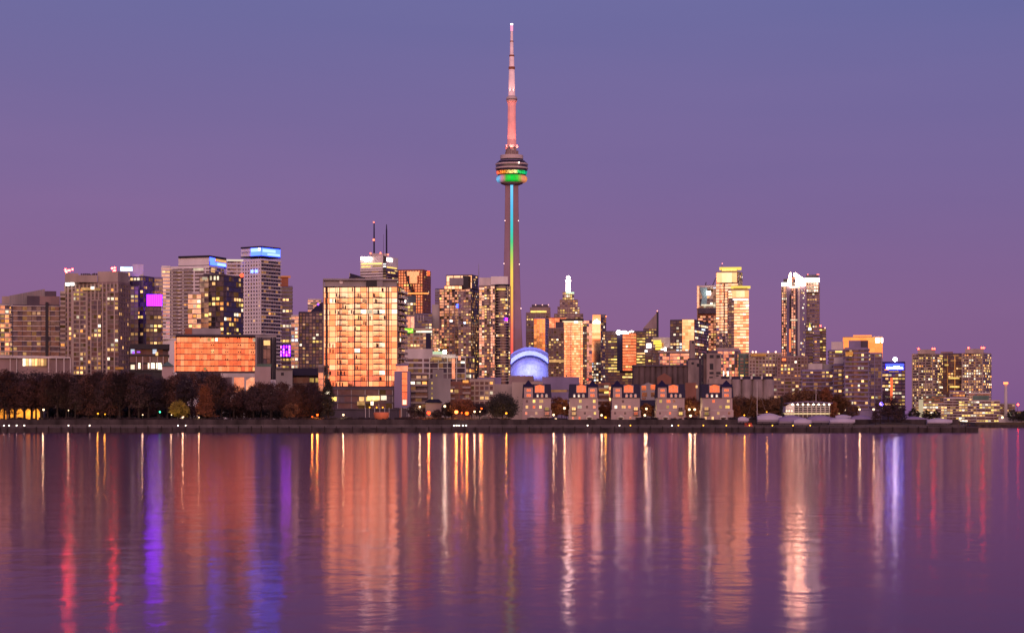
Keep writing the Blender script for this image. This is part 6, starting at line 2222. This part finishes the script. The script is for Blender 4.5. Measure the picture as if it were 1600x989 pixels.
o = tree_proto('conifer', 'dark narrow column shaped conifer at the end of the park trees', 'tree', Z(594, 985) - G, 2.7, L_DARK, 73, n_clump=120, n_leaf=40, base=0.03, shape='column', spread=0.9)
o.location = (X(513, 985), 985, G)
o = tree_proto('bush', 'low rust tinted shrub in front of dark park trees', 'shrub', 8.0, 3.4, L_HEDGE, 74, n_clump=40, n_leaf=36, base=0.1)
o.location = (X(455, 980), 980, G)
# dark round tree and hedges by the road
o = tree_proto('round_tree', 'big dark dome shaped tree left of the chateau houses', 'tree', Z(617, 986) - G, 6.6, L_DARK, 75, n_clump=170, n_leaf=44, base=0.05)
o.location = (X(785, 986), 986, G)
o = tree_proto('round_tree', 'dark rust tree overhanging orange street lamps', 'tree', Z(625, 1012) - G, 5.6, L_RUST, 76, n_clump=90, n_leaf=40, base=0.3)
o.location = (X(722, 1012), 1012, G)
GQ = 'low dark trees behind the road lamps'
p0 = tree_proto('street_tree', 'low dark reddish tree along the road behind the lamps', 'tree', 9.0, 4.0, L_BROWN, 77, n_clump=60, n_leaf=40, base=0.2, group=GQ)
for i, (px, tp) in enumerate(((648, 633), (661, 637), (697, 632), (706, 628), (737, 628), (749, 630), (682, 640))):
    y = 1016 + (i % 3) * 4
    s_ = (Z(tp, y) - G) / 9.0
    if i == 0:
        p0.location = (X(px, y), y, G)
        p0.scale = (s_, s_, s_)
    else:
        dup(p0, (X(px, y), y, G), i * 1.3, s_)
GA = 'ochre lit trees in the gaps between chateau houses'
pa = tree_proto('autumn_tree', 'ochre autumn tree lit by lamps in a gap between chateau houses', 'tree', 11.0, 3.2, L_RUST, 78, n_clump=60, n_leaf=36, base=0.15, group=GA)
for i, (px, tp) in enumerate(((866, 630), (870, 620), (878, 622), (885, 630), (940, 634), (946, 628), (952, 634), (1004, 634), (1010, 630), (1018, 634), (1074, 624), (1080, 620), (1089, 626), (1150, 632))):
    y = 1012 + (i % 2) * 5
    s_ = (Z(tp, y) - G) / 11.0
    if i == 0:
        pa.location = (X(px, y), y, G)
        pa.scale = (s_, s_, s_)
    else:
        dup(pa, (X(px, y), y, G), i * 1.1, s_)
GH = 'ochre autumn trees behind the marina'
ph = tree_proto('autumn_tree', 'ochre brown tree in the belt of trees behind the marina', 'tree', 12.0, 4.6, L_HEDGE, 79, n_clump=80, n_leaf=40, base=0.08, group=GH)
for i, (px, tp) in enumerate(((1148, 620), (1158, 618), (1168, 622), (1179, 620), (1190, 623), (1202, 620), (1214, 622), (1226, 618), (1238, 612), (1251, 610), (1263, 608), (1276, 609), (1303, 616), (1316, 622), (1332, 632))):
    y = 1060 + (i % 3) * 8
    s_ = (Z(tp, y) - G) / 12.0
    if i == 0:
        ph.location = (X(px, y), y, G)
        ph.scale = (s_, s_, s_)
    else:
        dup(ph, (X(px, y), y, G), i * 0.9, (s_ * 1.1, s_ * 1.1, s_))
o = tree_proto('autumn_tree', 'tall narrow orange tree rising behind the lit pavilion', 'tree', Z(604, 1055) - G, 2.9, L_RUST, 80, n_clump=70, n_leaf=40, base=0.2)
o.location = (X(1291, 1055), 1055, G)
o = tree_proto('autumn_tree', 'bright orange tree in front of the end of the lit pavilion', 'tree', Z(629, 1018) - G, 2.5, L_RUST, 81, n_clump=60, n_leaf=44, base=0.02, shape='cone')
o.location = (X(1304, 1020), 1020, G)
o = tree_proto('conifer', 'slim grey green conifer left of the lit pavilion', 'tree', Z(621, 1010) - G, 1.2, L_DARK, 82, n_clump=50, n_leaf=24, base=0.05, shape='cone', spread=0.5, size=0.3)
o.location = (X(1222, 1010), 1010, G)
GS = 'half bare trees on the pier mound'
ps = tree_proto('pier_tree', 'half bare brown tree on the grassy mound of the pier', 'tree', 20, 4.8, L_BROWN, 83, n_clump=55, n_leaf=30, base=0.12, group=GS, limb=18)
for i, (px, tp, y) in enumerate(((1376, 622, 962), (1388, 608, 966), (1398, 622, 964), (1409, 632, 968), (1368, 640, 960), (1325, 634, 1000))):
    s_ = (Z(tp, y) - 3.0) / 20.0
    if i == 0:
        ps.location = (X(px, y), y, 3.0)
        ps.scale = (s_, s_, s_)
    else:
        dup(ps, (X(px, y), y, 3.0), i * 1.2, s_)
mb = MB()                                                     # mound on the pier
n = 30
for i in range(n):
    for j in range(6):
        q = []
        for (ii, jj) in ((i, j), (i + 1, j), (i + 1, j + 1), (i, j + 1)):
            fx, fy = ii / n, jj / 6
            xx = X(1338 + (1450 - 1338) * fx, 962)
            q.append((xx, 957 + 18 * fy, 2.25 + 2.4 * math.sin(math.pi * fx) ** 0.7 * math.sin(math.pi * fy) ** 0.6))
        mb.poly(q)
mb.build('grass_mound', M['ground'], None, kind='structure')

# ------------------------------------------------------------------ street lamps
def lamp_proto(name, label, h, mat, r, group=None, arm=0.0, y0=0.0):
    root = thing(name, label, 'lamp', (0, 0, 0), group)
    ec = mat.node_tree.nodes['Emission'].inputs[0].default_value
    ld = bpy.data.lights.new('lamp_glow', 'POINT')
    ld.energy = 650 * r / 0.5 * (3.0 if ec[1] < 0.3 else 1.0)
    ld.color = (1.0, 0.25 + 0.75 * ec[1], min(1.0, 0.04 + 0.9 * ec[2]))
    ld.shadow_soft_size = 0.3
    lo = bpy.data.objects.new('lamp_glow', ld)
    COL.objects.link(lo)
    lo.parent = root
    lo.location = (0, -r - 0.6, h + r)
    mb = MB()
    mb.tube([(0, 0, 0), (0, 0, h * 0.5), (0, 0, h)], [0.11, 0.09, 0.07], 7)
    mb.lathe((0, 0), [(0.2, 0), (0.2, 0.3), (0.12, 0.4)], 8)
    mb.build('pole', M['black'], root)
    mb = MB()
    mb.ball((0, 0, h + r * 0.8), r, 10)
    mb.build('lamp_globe', mat, root, True)
    mb = MB()
    mb.lathe((0, 0), [(r * 0.75, h + r * 1.55), (r * 0.3, h + r * 1.9)], 10)
    mb.build('lamp_cap', M['black'], root)
    return root


lamps = [
    ('tall white park lamp glaring beside golden lit arches', 68, 640, 976.8, S_LAMPW, 0.5, None),
    ('orange lamp by the narrow dark conifer', 496, 648, 977, S_LAMPO, 0.5, None),
    ('small orange lamp deeper among trees near the conifer', 488, 651, 985, S_LAMPO, 0.3, None),
    ('yellow lamp below the middle of the park trees', 153, 646, 977, S_LAMPY, 0.4, None),
    ('dimmer yellow lamp next to the middle park lamp', 164, 647, 982, S_LAMPY, 0.3, None),
    ('small high white lamp right of the lit arches', 107, 641, 980, S_LAMPW, 0.26, None),
    ('small white lamp right of the green traffic signal', 268, 648, 983, S_LAMPW, 0.24, None),
    ('small white lamp between rusty tree and parked sedans', 311, 652, 977, S_LAMPW, 0.26, None),
    ('pale lamp among trees left of the traffic signal', 223, 648, 983, S_LAMPW, 0.28, None),
    ('bright low white lamp under the small yellow tree', 286, 652, 977.2, S_LAMPW, 0.55, None),
    ('tall white lamp at the golden slab, next to the narrow conifer', 536.5, 648, 977.5, S_LAMPW, 0.5, None),
    ('white floodlight lamp between framed stair tower and blank block', 656, 635.5, 1014, S_LAMPW, 0.5, None),
    ('red glowing lamp nearest the framed stair tower', 670, 645, 978, S_LAMPR, 0.85, None),
    ('white lamp standing before the dark roofed shelter', 695, 634.5, 1008, S_LAMPW, 0.6, None),
    ('brightest orange white lamp under the rust tree', 713, 643.5, 978, emit_mat('pale orange lamp', (1.0, 0.20, 0.04), 8.0), 0.85, None),
    ('small orange lamp between two bright orange lamps', 721.5, 645, 978, S_LAMPO, 0.3, None),
    ('orange lamp right of the brightest one under the rust tree', 729.5, 645.5, 978, S_LAMPO, 0.85, None),
    ('white lamp between orange lamps and the round dark tree', 741.5, 643, 978, S_LAMPW, 0.5, None),
    ('small white lamp just behind parked cars by the road', 750, 643, 990, S_LAMPW, 0.28, None),
    ('small orange lamp high on the road by the round tree', 752.5, 638, 1000, S_LAMPO, 0.36, None),
    ('yellow lamp glowing under the big round dark tree', 791, 645.5, 977.5, S_LAMPY, 0.5, None),
    ('white lamp beside the first chateau house', 865, 648, 990, S_LAMPW, 0.52, None),
    ('high white lamp in the ochre tree after the first chateau house', 882, 637.5, 1006, S_LAMPW, 0.6, None),
    ('low white lamp between the first two chateau houses', 868.5, 655, 985, S_LAMPW, 0.6, None),
    ('white lamp at the wall of the second chateau house', 940, 648.5, 990, S_LAMPW, 0.52, None),
    ('golden lamp column between second and third chateau houses', 946, 652, 986, S_LAMPY, 0.5, None),
    ('white lamp by the orange mirrored slanted block', 957, 629.5, 1010, S_LAMPW, 0.4, None),
    ('upper white lamp before the gabled block', 1010, 638.5, 1008, S_LAMPW, 0.55, None),
    ('lower white lamp before the gabled block', 1007.5, 648.5, 990, S_LAMPW, 0.55, None),
    ('upper white lamp left of the last chateau house', 1077, 639.5, 1008, S_LAMPW, 0.6, None),
    ('upper white lamp touching the last chateau house', 1085.5, 639.5, 1009, S_LAMPW, 0.6, None),
    ('lower white lamp left of the last chateau house', 1079, 649.5, 990, S_LAMPW, 0.6, None),
    ('white glaring lamp near the bright orange tree', 1321, 640.5, 1010, S_LAMPW, 0.42, None),
    ('white glaring lamp before the rounded waterfront condo', 1343, 639.5, 1010, S_LAMPW, 0.5, None),
    ('white glaring lamp left of the pier trees', 1365, 639.5, 1010, S_LAMPW, 0.55, None),
    ('small yellow lamp in ochre trees beside last chateau house', 1163, 648.5, 1000, S_LAMPY, 0.35, None),
    ('small white lamp in the ochre trees above covered boats', 1198, 643.5, 1010, S_LAMPY, 0.3, None),
]
for label, px, py, y, mat, r, g in lamps:
    h = Z(py, y) - G - r * 0.8
    o = lamp_proto('street_lamp', label, h, mat, r, g)
    o.location = (X(px, y), y, G)
# promenade bollard lights
S_BOLL = emit_mat('yellow bollard light', (1.0, 0.42, 0.03), 9.0)
S_BOLW = emit_mat('white bollard light', (1.0, 0.86, 0.7), 14.0)


def bollard_proto(mat, label, group):
    root = thing('bollard_light', label, 'lamp', (0, 0, 0), group)
    mb = MB()
    mb.lathe((0, 0), [(0.16, 0), (0.14, 0.75)], 10)
    mb.build('post', M['black'], root)
    mb = MB()
    mb.ball((0, 0, 0.95), 0.24, 8)
    mb.build('lamp_head', mat, root, True)
    return root


for mat, pxs, label, group in ((S_BOLL, (985, 1060, 1099, 1135, 1171, 1207, 1239, 1266), 'low yellow bollard light on the promenade edge', 'yellow bollard lights on the quay'),
                               (S_BOLW, (6, 14, 26, 38, 107, 140, 278, 290, 918, 968, 1050), 'low white bollard light on the promenade edge', 'white bollard lights on the quay'),
                               (S_BOLW, (709.5, 713.5, 717.5, 723.5, 728.5), 'small white bollard light in a close row below orange lamps', 'five close white bollard lights')):
    for i, px in enumerate(pxs):
        loc = (X(px, 953.5), 953.5, 2.55) if px > 700 and px < 730 else (X(px, 954.6), 954.6, 2.3)
        if px > 700 and px < 730:
            loc = (X(px, 974), 974.0, 3.05 - 0.75)
        if i == 0:
            b0 = bollard_proto(mat, label, group)
            b0.location = loc
        else:
            dup(b0, loc)
# golden lit arcade behind the first trees
root = thing('lit_arcade', 'golden lit low arcade building glowing behind the first park trees', 'building', (X(30, 1048), 1048, G))
D = 1048
mb = MB()
mb.bx(X(-30, D), X(66, D), D, D + 8, G, Z(636, D))
mb.build('wall', M['tan'], root)
mb = MB()
mb.bx(X(-31, D), X(67, D), D - 0.8, D + 8.5, Z(636, D), Z(634.5, D))
mb.build('roof', M['dgrey'], root)
for i in range(7):
    x0 = X(-26 + i * 13.0, D)
    w_ = 10.2 / F * D
    mb = MB()
    arc = [(x0 + w_ * k / 8.0, Z(643.5, D) + 1.6 * math.sin(math.pi * k / 8.0)) for k in range(9)]
    mb.poly([(x0, D - 0.1, G + 0.2), (x0 + w_, D - 0.1, G + 0.2)] + [(p, D - 0.1, q) for p, q in arc[::-1]])
    mb.build('lit_arch', S_GOLDWALL, root)  # lamplit wall inside each arch painted as emission
# traffic signal
root = thing('traffic_signal', 'traffic signal showing green among the dark park trees', 'traffic light', (X(250, 976.6), 976.6, G))
mb = MB()
mb.tube([(0 + root.location.x, 976.6, G), (root.location.x, 976.6, Z(641, 976.6))], 0.09, 6)
mb.build('pole', M['black'], root)
mb = MB()
mb.bx(root.location.x - 0.3, root.location.x + 0.3, 976.3, 976.55, Z(646, 976), Z(641, 976))
mb.build('signal_head', M['black'], root)
mb = MB()
mb.ball((root.location.x, 976.25, Z(643.6, 976)), 0.36, 8)
mb.build('green_lamp', emit_mat('green signal', (0.05, 1.0, 0.45), 6.0), root)

GF = 'dark trees at the end of the far shore'
pf = tree_proto('shore_tree', 'dark small tree at the end of the far shore', 'tree', 14, 5.5, L_DARK, 95, n_clump=40, n_leaf=26, base=0.05, group=GF, size=0.8, limb=5)
for i, (px, tp) in enumerate(((1583, 640), (1596, 643), (1604, 639), (1428, 638), (1448, 640), (1462, 641))):
    y = 2206 + (i % 3)
    s_ = (Z(tp, y) - G) / 14.0
    if i == 0:
        pf.location, pf.scale = (X(px, y), y, G), (s_, s_, s_)
    else:
        dup(pf, (X(px, y), y, G), i, s_)
# clipped shrubs on top of the retaining wall
hr = random.Random(91)
GB = 'low shrubs on top of the retaining wall'
hb = tree_proto('shrub', 'low dark shrub on top of the retaining wall', 'shrub', 1.5, 1.5, L_PURP, 92, n_clump=26, n_leaf=26, base=0.02, group=GB, size=0.22, limb=4)
first = True
px = -8
while px < 1330:
    if not (800 < px < 1150 and hr.random() < 0.55):
        s_ = hr.uniform(0.6, 1.15)
        loc = (X(px, 976.9), 976.9, G)
        sc = (s_ * hr.uniform(1.2, 2.6), s_, s_)
        if first:
            hb.location, hb.scale, first = loc, sc, False
        else:
            dup(hb, loc, hr.choice((0, math.pi)), sc)
    px += hr.uniform(9, 24)

# ------------------------------------------------------------------ cars
def car(label, px, y, z, paint, rotz=0.0, lights=None, van=False):
    root = thing('parked_car', label, 'car', (0, 0, 0))
    pm = wall_mat('car paint ' + label[:8], paint, var=0.03, rough=0.35)
    prof = [(-2.2, 0.35), (-2.2, 0.85), (-1.75, 0.98), (-1.2, 1.42), (0.5, 1.46), (1.15, 1.0), (2.05, 0.85), (2.2, 0.6), (2.2, 0.35)]
    if van:
        prof = [(-2.5, 0.4), (-2.5, 1.9), (-2.3, 2.05), (1.1, 2.05), (1.7, 1.25), (2.4, 1.05), (2.5, 0.7), (2.5, 0.4)]
    mb = MB()
    n = len(prof)
    w = 0.86
    mb.poly([(x, -w, z_) for x, z_ in prof])
    mb.poly([(x, w, z_) for x, z_ in prof][::-1])
    for i in range(n):
        a, b = prof[i], prof[(i + 1) % n]
        mb.poly([(a[0], -w, a[1]), (a[0], w, a[1]), (b[0], w, b[1]), (b[0], -w, b[1])])
    mb.build('body', pm, root)
    for sx_ in (-1, 1):
        mb = MB()
        q = [(-1.1, 1.0), (-0.95, 1.34), (0.4, 1.38), (0.9, 1.0)] if not van else [(0.0, 1.2), (0.0, 1.85), (1.0, 1.85), (1.45, 1.25)]
        mb.poly([(x, sx_ * (w + 0.01), z_) for x, z_ in q])
        mb.build('side_window', M['gdark'], root)
    for wx in (-1.35, 1.35):
        for sy in (-1, 1):
            mb = MB()
            mb.tube([(wx, sy * (w - 0.12), 0.34), (wx, sy * (w + 0.04), 0.34)], 0.34, 14)
            mb.build('wheel', M['black'], root)
    for sy in (-0.6, 0.6):
        mb = MB()
        mb.bx(2.18, 2.26, sy - 0.2, sy + 0.2, 0.6, 0.78)
        mb.build('headlight', lights[0] if lights else M['pale'], root)
        mb = MB()
        mb.bx(-2.26 if not van else -2.55, -2.18 if not van else -2.48, sy - 0.2, sy + 0.2, 0.65, 0.85)
        mb.build('tail_light', lights[1] if lights else M['redgran'], root)
    root.location = (X(px, y), y, z)
    root.rotation_euler = (0, 0, rotz)
    return root


S_HEAD = emit_mat('car headlight', (1.0, 0.9, 0.75), 9.0)
S_TAIL = emit_mat('car tail light', (1.0, 0.05, 0.02), 9.0)
car('white sedan parked under the park trees', 350, 978.5, G, (0.6, 0.6, 0.62))
car('silver sedan parked behind the white sedan', 338, 978.7, G, (0.4, 0.4, 0.42))
car('dark van parked left of the big round tree', 762, 979, G, (0.05, 0.05, 0.06), van=True)
car('grey car parked below the big round tree', 774, 978.6, G, (0.12, 0.11, 0.12))
car('orange red service truck with lit lights beside the covered boats', 1170, 962, 2.3, (0.55, 0.08, 0.03), rotz=-1.2, lights=(S_HEAD, S_TAIL), van=True)

# ------------------------------------------------------------------ marina: shrink-wrapped boats on the hard
M['wrap'] = wall_mat('pale shrink wrap', (0.42, 0.38, 0.46), var=0.12, rough=0.4)
M['wrapd'] = wall_mat('mauve shrink wrap', (0.24, 0.19, 0.30), var=0.12, rough=0.4)
M['hull'] = wall_mat('boat hull paint', (0.30, 0.27, 0.33), var=0.06, rough=0.3)


def covered_boat(label, px0, px1, yt, yb, D, wrap, z0=2.3):
    Lh = X(px1, D) - X(px0, D)
    cx_ = X((px0 + px1) / 2, D)
    root = thing('covered_boat', label, 'boat', (cx_, D, z0))
    zt, zb = Z(yt, D), max(Z(yb, D), z0 + 0.3)
    zm = zb + (zt - zb) * 0.42
    bw = Lh * 0.16
    st_h, st_w = [], []
    n = 10
    for i in range(n + 1):
        f = i / n
        x = cx_ - Lh / 2 + Lh * f
        wd = bw * math.sin(math.pi * min(1, 0.25 + 0.75 * (1 - f) + 0.02)) ** 0.6 if f > 0.25 else bw * (0.86 + 0.14 * f / 0.25)
        wd = bw * (1 - max(0, (f - 0.35) / 0.65) ** 2.2) + 0.05
        keel = zb + (zm - zb) * max(0, (f - 0.7) / 0.3) ** 2 * 0.8
        st_h.append([(x, D, keel), (x, D + wd * 0.85, (keel + zm) / 2), (x, D + wd, zm), (x, D - wd, zm), (x, D - wd * 0.85, (keel + zm) / 2)])
        ridge = zm + (zt - zm) * (0.55 + 0.45 * math.sin(math.pi * min(1, f * 1.1)))
        st_w.append([(x, D + wd * 1.03, zm - 0.15), (x, D + wd * 0.6, zm + (ridge - zm) * 0.7), (x, D, ridge), (x, D - wd * 0.6, zm + (ridge - zm) * 0.7), (x, D - wd * 1.03, zm - 0.15)])
    for name, st, mat in (('hull', st_h, M['hull']), ('wrap_cover', st_w, wrap)):
        mb = MB()
        for i in range(n):
            m_ = len(st[0])
            for j in range(m_):
                mb.poly([st[i][j], st[i + 1][j], st[i + 1][(j + 1) % m_], st[i][(j + 1) % m_]])
        mb.poly(st[0])
        mb.poly(st[-1][::-1])
        mb.build(name, mat, root)
    mb = MB()
    for f in (0.2, 0.5, 0.75):
        x = cx_ - Lh / 2 + Lh * f
        for s_ in (-1, 1):
            mb.tube([(x, D + s_ * bw * 0.9, z0), (x, D + s_ * bw * 0.5, zb + (zm - zb) * 0.4)], 0.12, 5)
    mb.build('cradle', M['black'], root)
    return root


covered_boat('pale shrink wrapped boat just left of the service truck', 1153, 1170, 650.5, 660.5, 968, M['wrap'])
covered_boat('large pale shrink wrapped yacht beside the service truck', 1183, 1222, 645.5, 662, 972, M['wrap'])
covered_boat('mauve covered boat in front of the pavilion lamp wall', 1217, 1260, 649, 664, 966, M['wrapd'])
covered_boat('big dark mauve wrapped hull under the lit pavilion', 1262, 1304, 648.5, 663, 970, M['wrapd'])
covered_boat('pale low covered boat right of the big mauve hull', 1296, 1336, 652, 664, 963, M['wrap'])
covered_boat('mauve covered boat behind the pier mound', 1330, 1362, 648.5, 661, 985, M['wrapd'])
covered_boat('pale covered boat peeping over the low pale one', 1305, 1330, 647.5, 656, 990, M['wrap'])
covered_boat('small pale covered boat left of the big mauve hull', 1240, 1268, 653, 665, 961, M['wrap'])
covered_boat('long mauve covered boat beyond the pier mound', 1408, 1450, 650.5, 662, 980, M['wrapd'])
covered_boat('pale covered boat near the pier end figures', 1448, 1488, 653, 664, 972, M['wrap'])
for label, px, yt in (('sailboat with tall bare mast above covered boats', 1183, 596), ('sailboat with tall thin mast behind lit pavilion', 1275, 605)):
    D = 990 if px < 1200 else 1045
    root = thing('sailboat', label, 'boat', (X(px, D), D, 3.0))
    mb = MB()
    L_ = 5.0
    x = X(px, D)
    for i in range(8):
        f0, f1 = i / 8, (i + 1) / 8
        w0, w1 = 1.5 * math.sin(math.pi * (0.2 + 0.8 * f0)), 1.5 * math.sin(math.pi * (0.2 + 0.8 * f1))
        xa, xb = x - L_ + 2 * L_ * f0, x - L_ + 2 * L_ * f1
        mb.poly([(xa, D - w0, 7.0), (xb, D - w1, 7.0), (xb, D - w1 * 0.4, 5.6), (xa, D - w0 * 0.4, 5.6)])
        mb.poly([(xa, D + w0, 7.0), (xb, D + w1, 7.0), (xb, D + w1 * 0.4, 5.6), (xa, D + w0 * 0.4, 5.6)])
        mb.poly([(xa, D - w0, 7.0), (xb, D - w1, 7.0), (xb, D + w1, 7.0), (xa, D + w0, 7.0)])
    mb.build('hull', M['wrap'], root)
    mb = MB()
    mb.tube([(x, D, 6.9), (x, D, Z(yt, D))], [0.17, 0.12], 7)
    mb.build('mast', M['pale'], root)
    mb = MB()
    mb.tube([(x, D, 8.6), (x + 4.2, D, 8.5)], 0.09, 6)
    mb.build('boom', M['pale'], root)
    mb = MB()
    mb.tube([(x + L_ - 0.3, D, 7.0), (x, D, Z(yt, D) - 0.4)], 0.03, 4)
    mb.tube([(x - L_ + 0.3, D, 7.0), (x, D, Z(yt, D) - 0.4)], 0.03, 4)
    mb.build('stay_rope', M['grey'], root)
    mb = MB()
    for q in (-2.5, 0, 2.5):
        mb.bx(x + q - 0.15, x + q + 0.15, D - 0.5, D + 0.5, 3.0, 5.7)
    mb.build('cradle', M['black'], root)
root = thing('glowing_sign', 'small blue white round glowing sign among the pier trees', 'sign', (X(1377.5, 972), 972, G))
mb = MB()
mb.tube([(root.location.x, 972, 3.0), (root.location.x, 972, Z(634, 972))], 0.08, 6)
mb.build('pole', M['black'], root)
mb = MB()
mb.tube([(root.location.x, 971.8, Z(631, 972)), (root.location.x, 972.0, Z(631, 972))], 0.95, 16)
mb.build('sign_disc', emit_mat('blue violet sign', (0.22, 0.13, 1.0), 12.0), root)
# shelter with a dark roof by the road
root = thing('shelter', 'small shelter with dark hipped roof below the blank block', 'building', (X(675, 1018), 1018, G))
mb = MB()
mb.prism(foot(1018, 665, 690, dep=7), G, Z(629, 1018))
mb.build('wall', M['brown'], root)
ft = foot(1017, 663, 692, dep=9)
c = sum(ft, Vector((0, 0))) / 4
mb = MB()
mb.prism(ft, Z(629, 1018), Z(623.5, 1018), top=[c + (p - c) * 0.55 for p in ft])
mb.build('roof', M['black'], root)

# ------------------------------------------------------------------ people at the pier end
def cloth_mat(name, coat):
    m, t, out = new_mat(name)
    p = t.nodes.new('ShaderNodeBsdfPrincipled')
    tcn = t.nodes.new('ShaderNodeTexCoord')
    sp = t.nodes.new('ShaderNodeSeparateXYZ')
    t.links.new(tcn.outputs['Object'], sp.inputs[0])
    f = mnode(t, 'DIVIDE', sp.outputs[2], 1.8)
    n = t.nodes.new('ShaderNodeValToRGB')
    n.color_ramp.interpolation = 'CONSTANT'
    e = n.color_ramp.elements
    e[0].position, e[0].color = 0.0, (0.02, 0.02, 0.025, 1)
    e[1].position, e[1].color = 0.5, tuple(coat) + (1,)
    x = e.new(0.845)
    x.color = (0.42, 0.26, 0.2, 1)
    t.links.new(f, n.inputs[0])
    t.links.new(n.outputs[0], p.inputs['Base Color'])
    p.inputs['Roughness'].default_value = 0.8
    t.links.new(p.outputs[0], out.inputs[0])
    return m


def person(label, px, y, z, coat, pose, rotz):
    root = thing('person', label, 'person', (X(px, y), y, z))
    verts = [(0, 0, 0.95), (0, 0, 1.2), (0, 0, 1.42), (0, 0, 1.52), (0, -0.02, 1.64), (0, -0.01, 1.74),
             (0.1, 0, 0.9), (0.12, -0.02 + 0.1 * pose, 0.5), (0.13, 0.02, 0.09), (0.13, -0.12, 0.05),
             (-0.1, 0, 0.9), (-0.12, -0.02 - 0.14 * pose, 0.5), (-0.13, 0.02 + 0.05 * pose, 0.09), (-0.13, -0.12, 0.05),
             (0.2, 0, 1.40), (0.26, 0.03, 1.13), (0.24, -0.1 - 0.2 * pose, 0.92 + 0.2 * pose),
             (-0.2, 0, 1.40), (-0.27, 0.03, 1.13), (-0.25, -0.08, 0.9)]
    edges = [(0, 1), (1, 2), (2, 3), (3, 4), (4, 5), (0, 6), (6, 7), (7, 8), (8, 9), (0, 10), (10, 11), (11, 12), (12, 13), (2, 14), (14, 15), (15, 16), (2, 17), (17, 18), (18, 19)]
    rr = [0.15, 0.15, 0.13, 0.06, 0.1, 0.08, 0.1, 0.075, 0.05, 0.045, 0.1, 0.075, 0.05, 0.045, 0.075, 0.055, 0.045, 0.075, 0.055, 0.045]
    me = bpy.data.meshes.new('body')
    me.from_pydata(verts, edges, [])
    me.materials.append(cloth_mat('clothes ' + label[:12], coat))
    ob = bpy.data.objects.new('body', me)
    COL.objects.link(ob)
    ob.parent = root
    md = ob.modifiers.new('skin', 'SKIN')
    for i, v in enumerate(me.skin_vertices[0].data):
        v.radius = (rr[i], rr[i])
        v.use_root = (i == 0)
    sb = ob.modifiers.new('sub', 'SUBSURF')
    sb.levels = sb.render_levels = 1
    mb = MB()
    mb.ball((0, 0.02, 1.71), 0.115, 10, 0, (0.95, 1.0, 0.85))
    me2 = mb.mesh('hair', M['black'])
    h = bpy.data.objects.new('hair', me2)
    COL.objects.link(h)
    h.parent = root
    root.rotation_euler = (0, 0, rotz)
    return root


for args in (('person in black coat standing first on the pier end', 1498, 957.0, (0.02, 0.02, 0.025), 0, 0.3),
             ('person in dark blue jacket beside the black coat', 1501.5, 957.5, (0.03, 0.035, 0.08), 1, -0.6),
             ('person in grey jacket in the middle of pier group', 1505.5, 956.6, (0.12, 0.12, 0.13), 0, 1.2),
             ('person in brown coat standing near pier end', 1510, 957.2, (0.09, 0.05, 0.03), 1, 0.0),
             ('person in dark red jacket closest to the water corner', 1515, 956.8, (0.12, 0.02, 0.02), 0, 2.4)):
    person(args[0], args[1], args[2], 2.3, args[3], args[4], args[5])
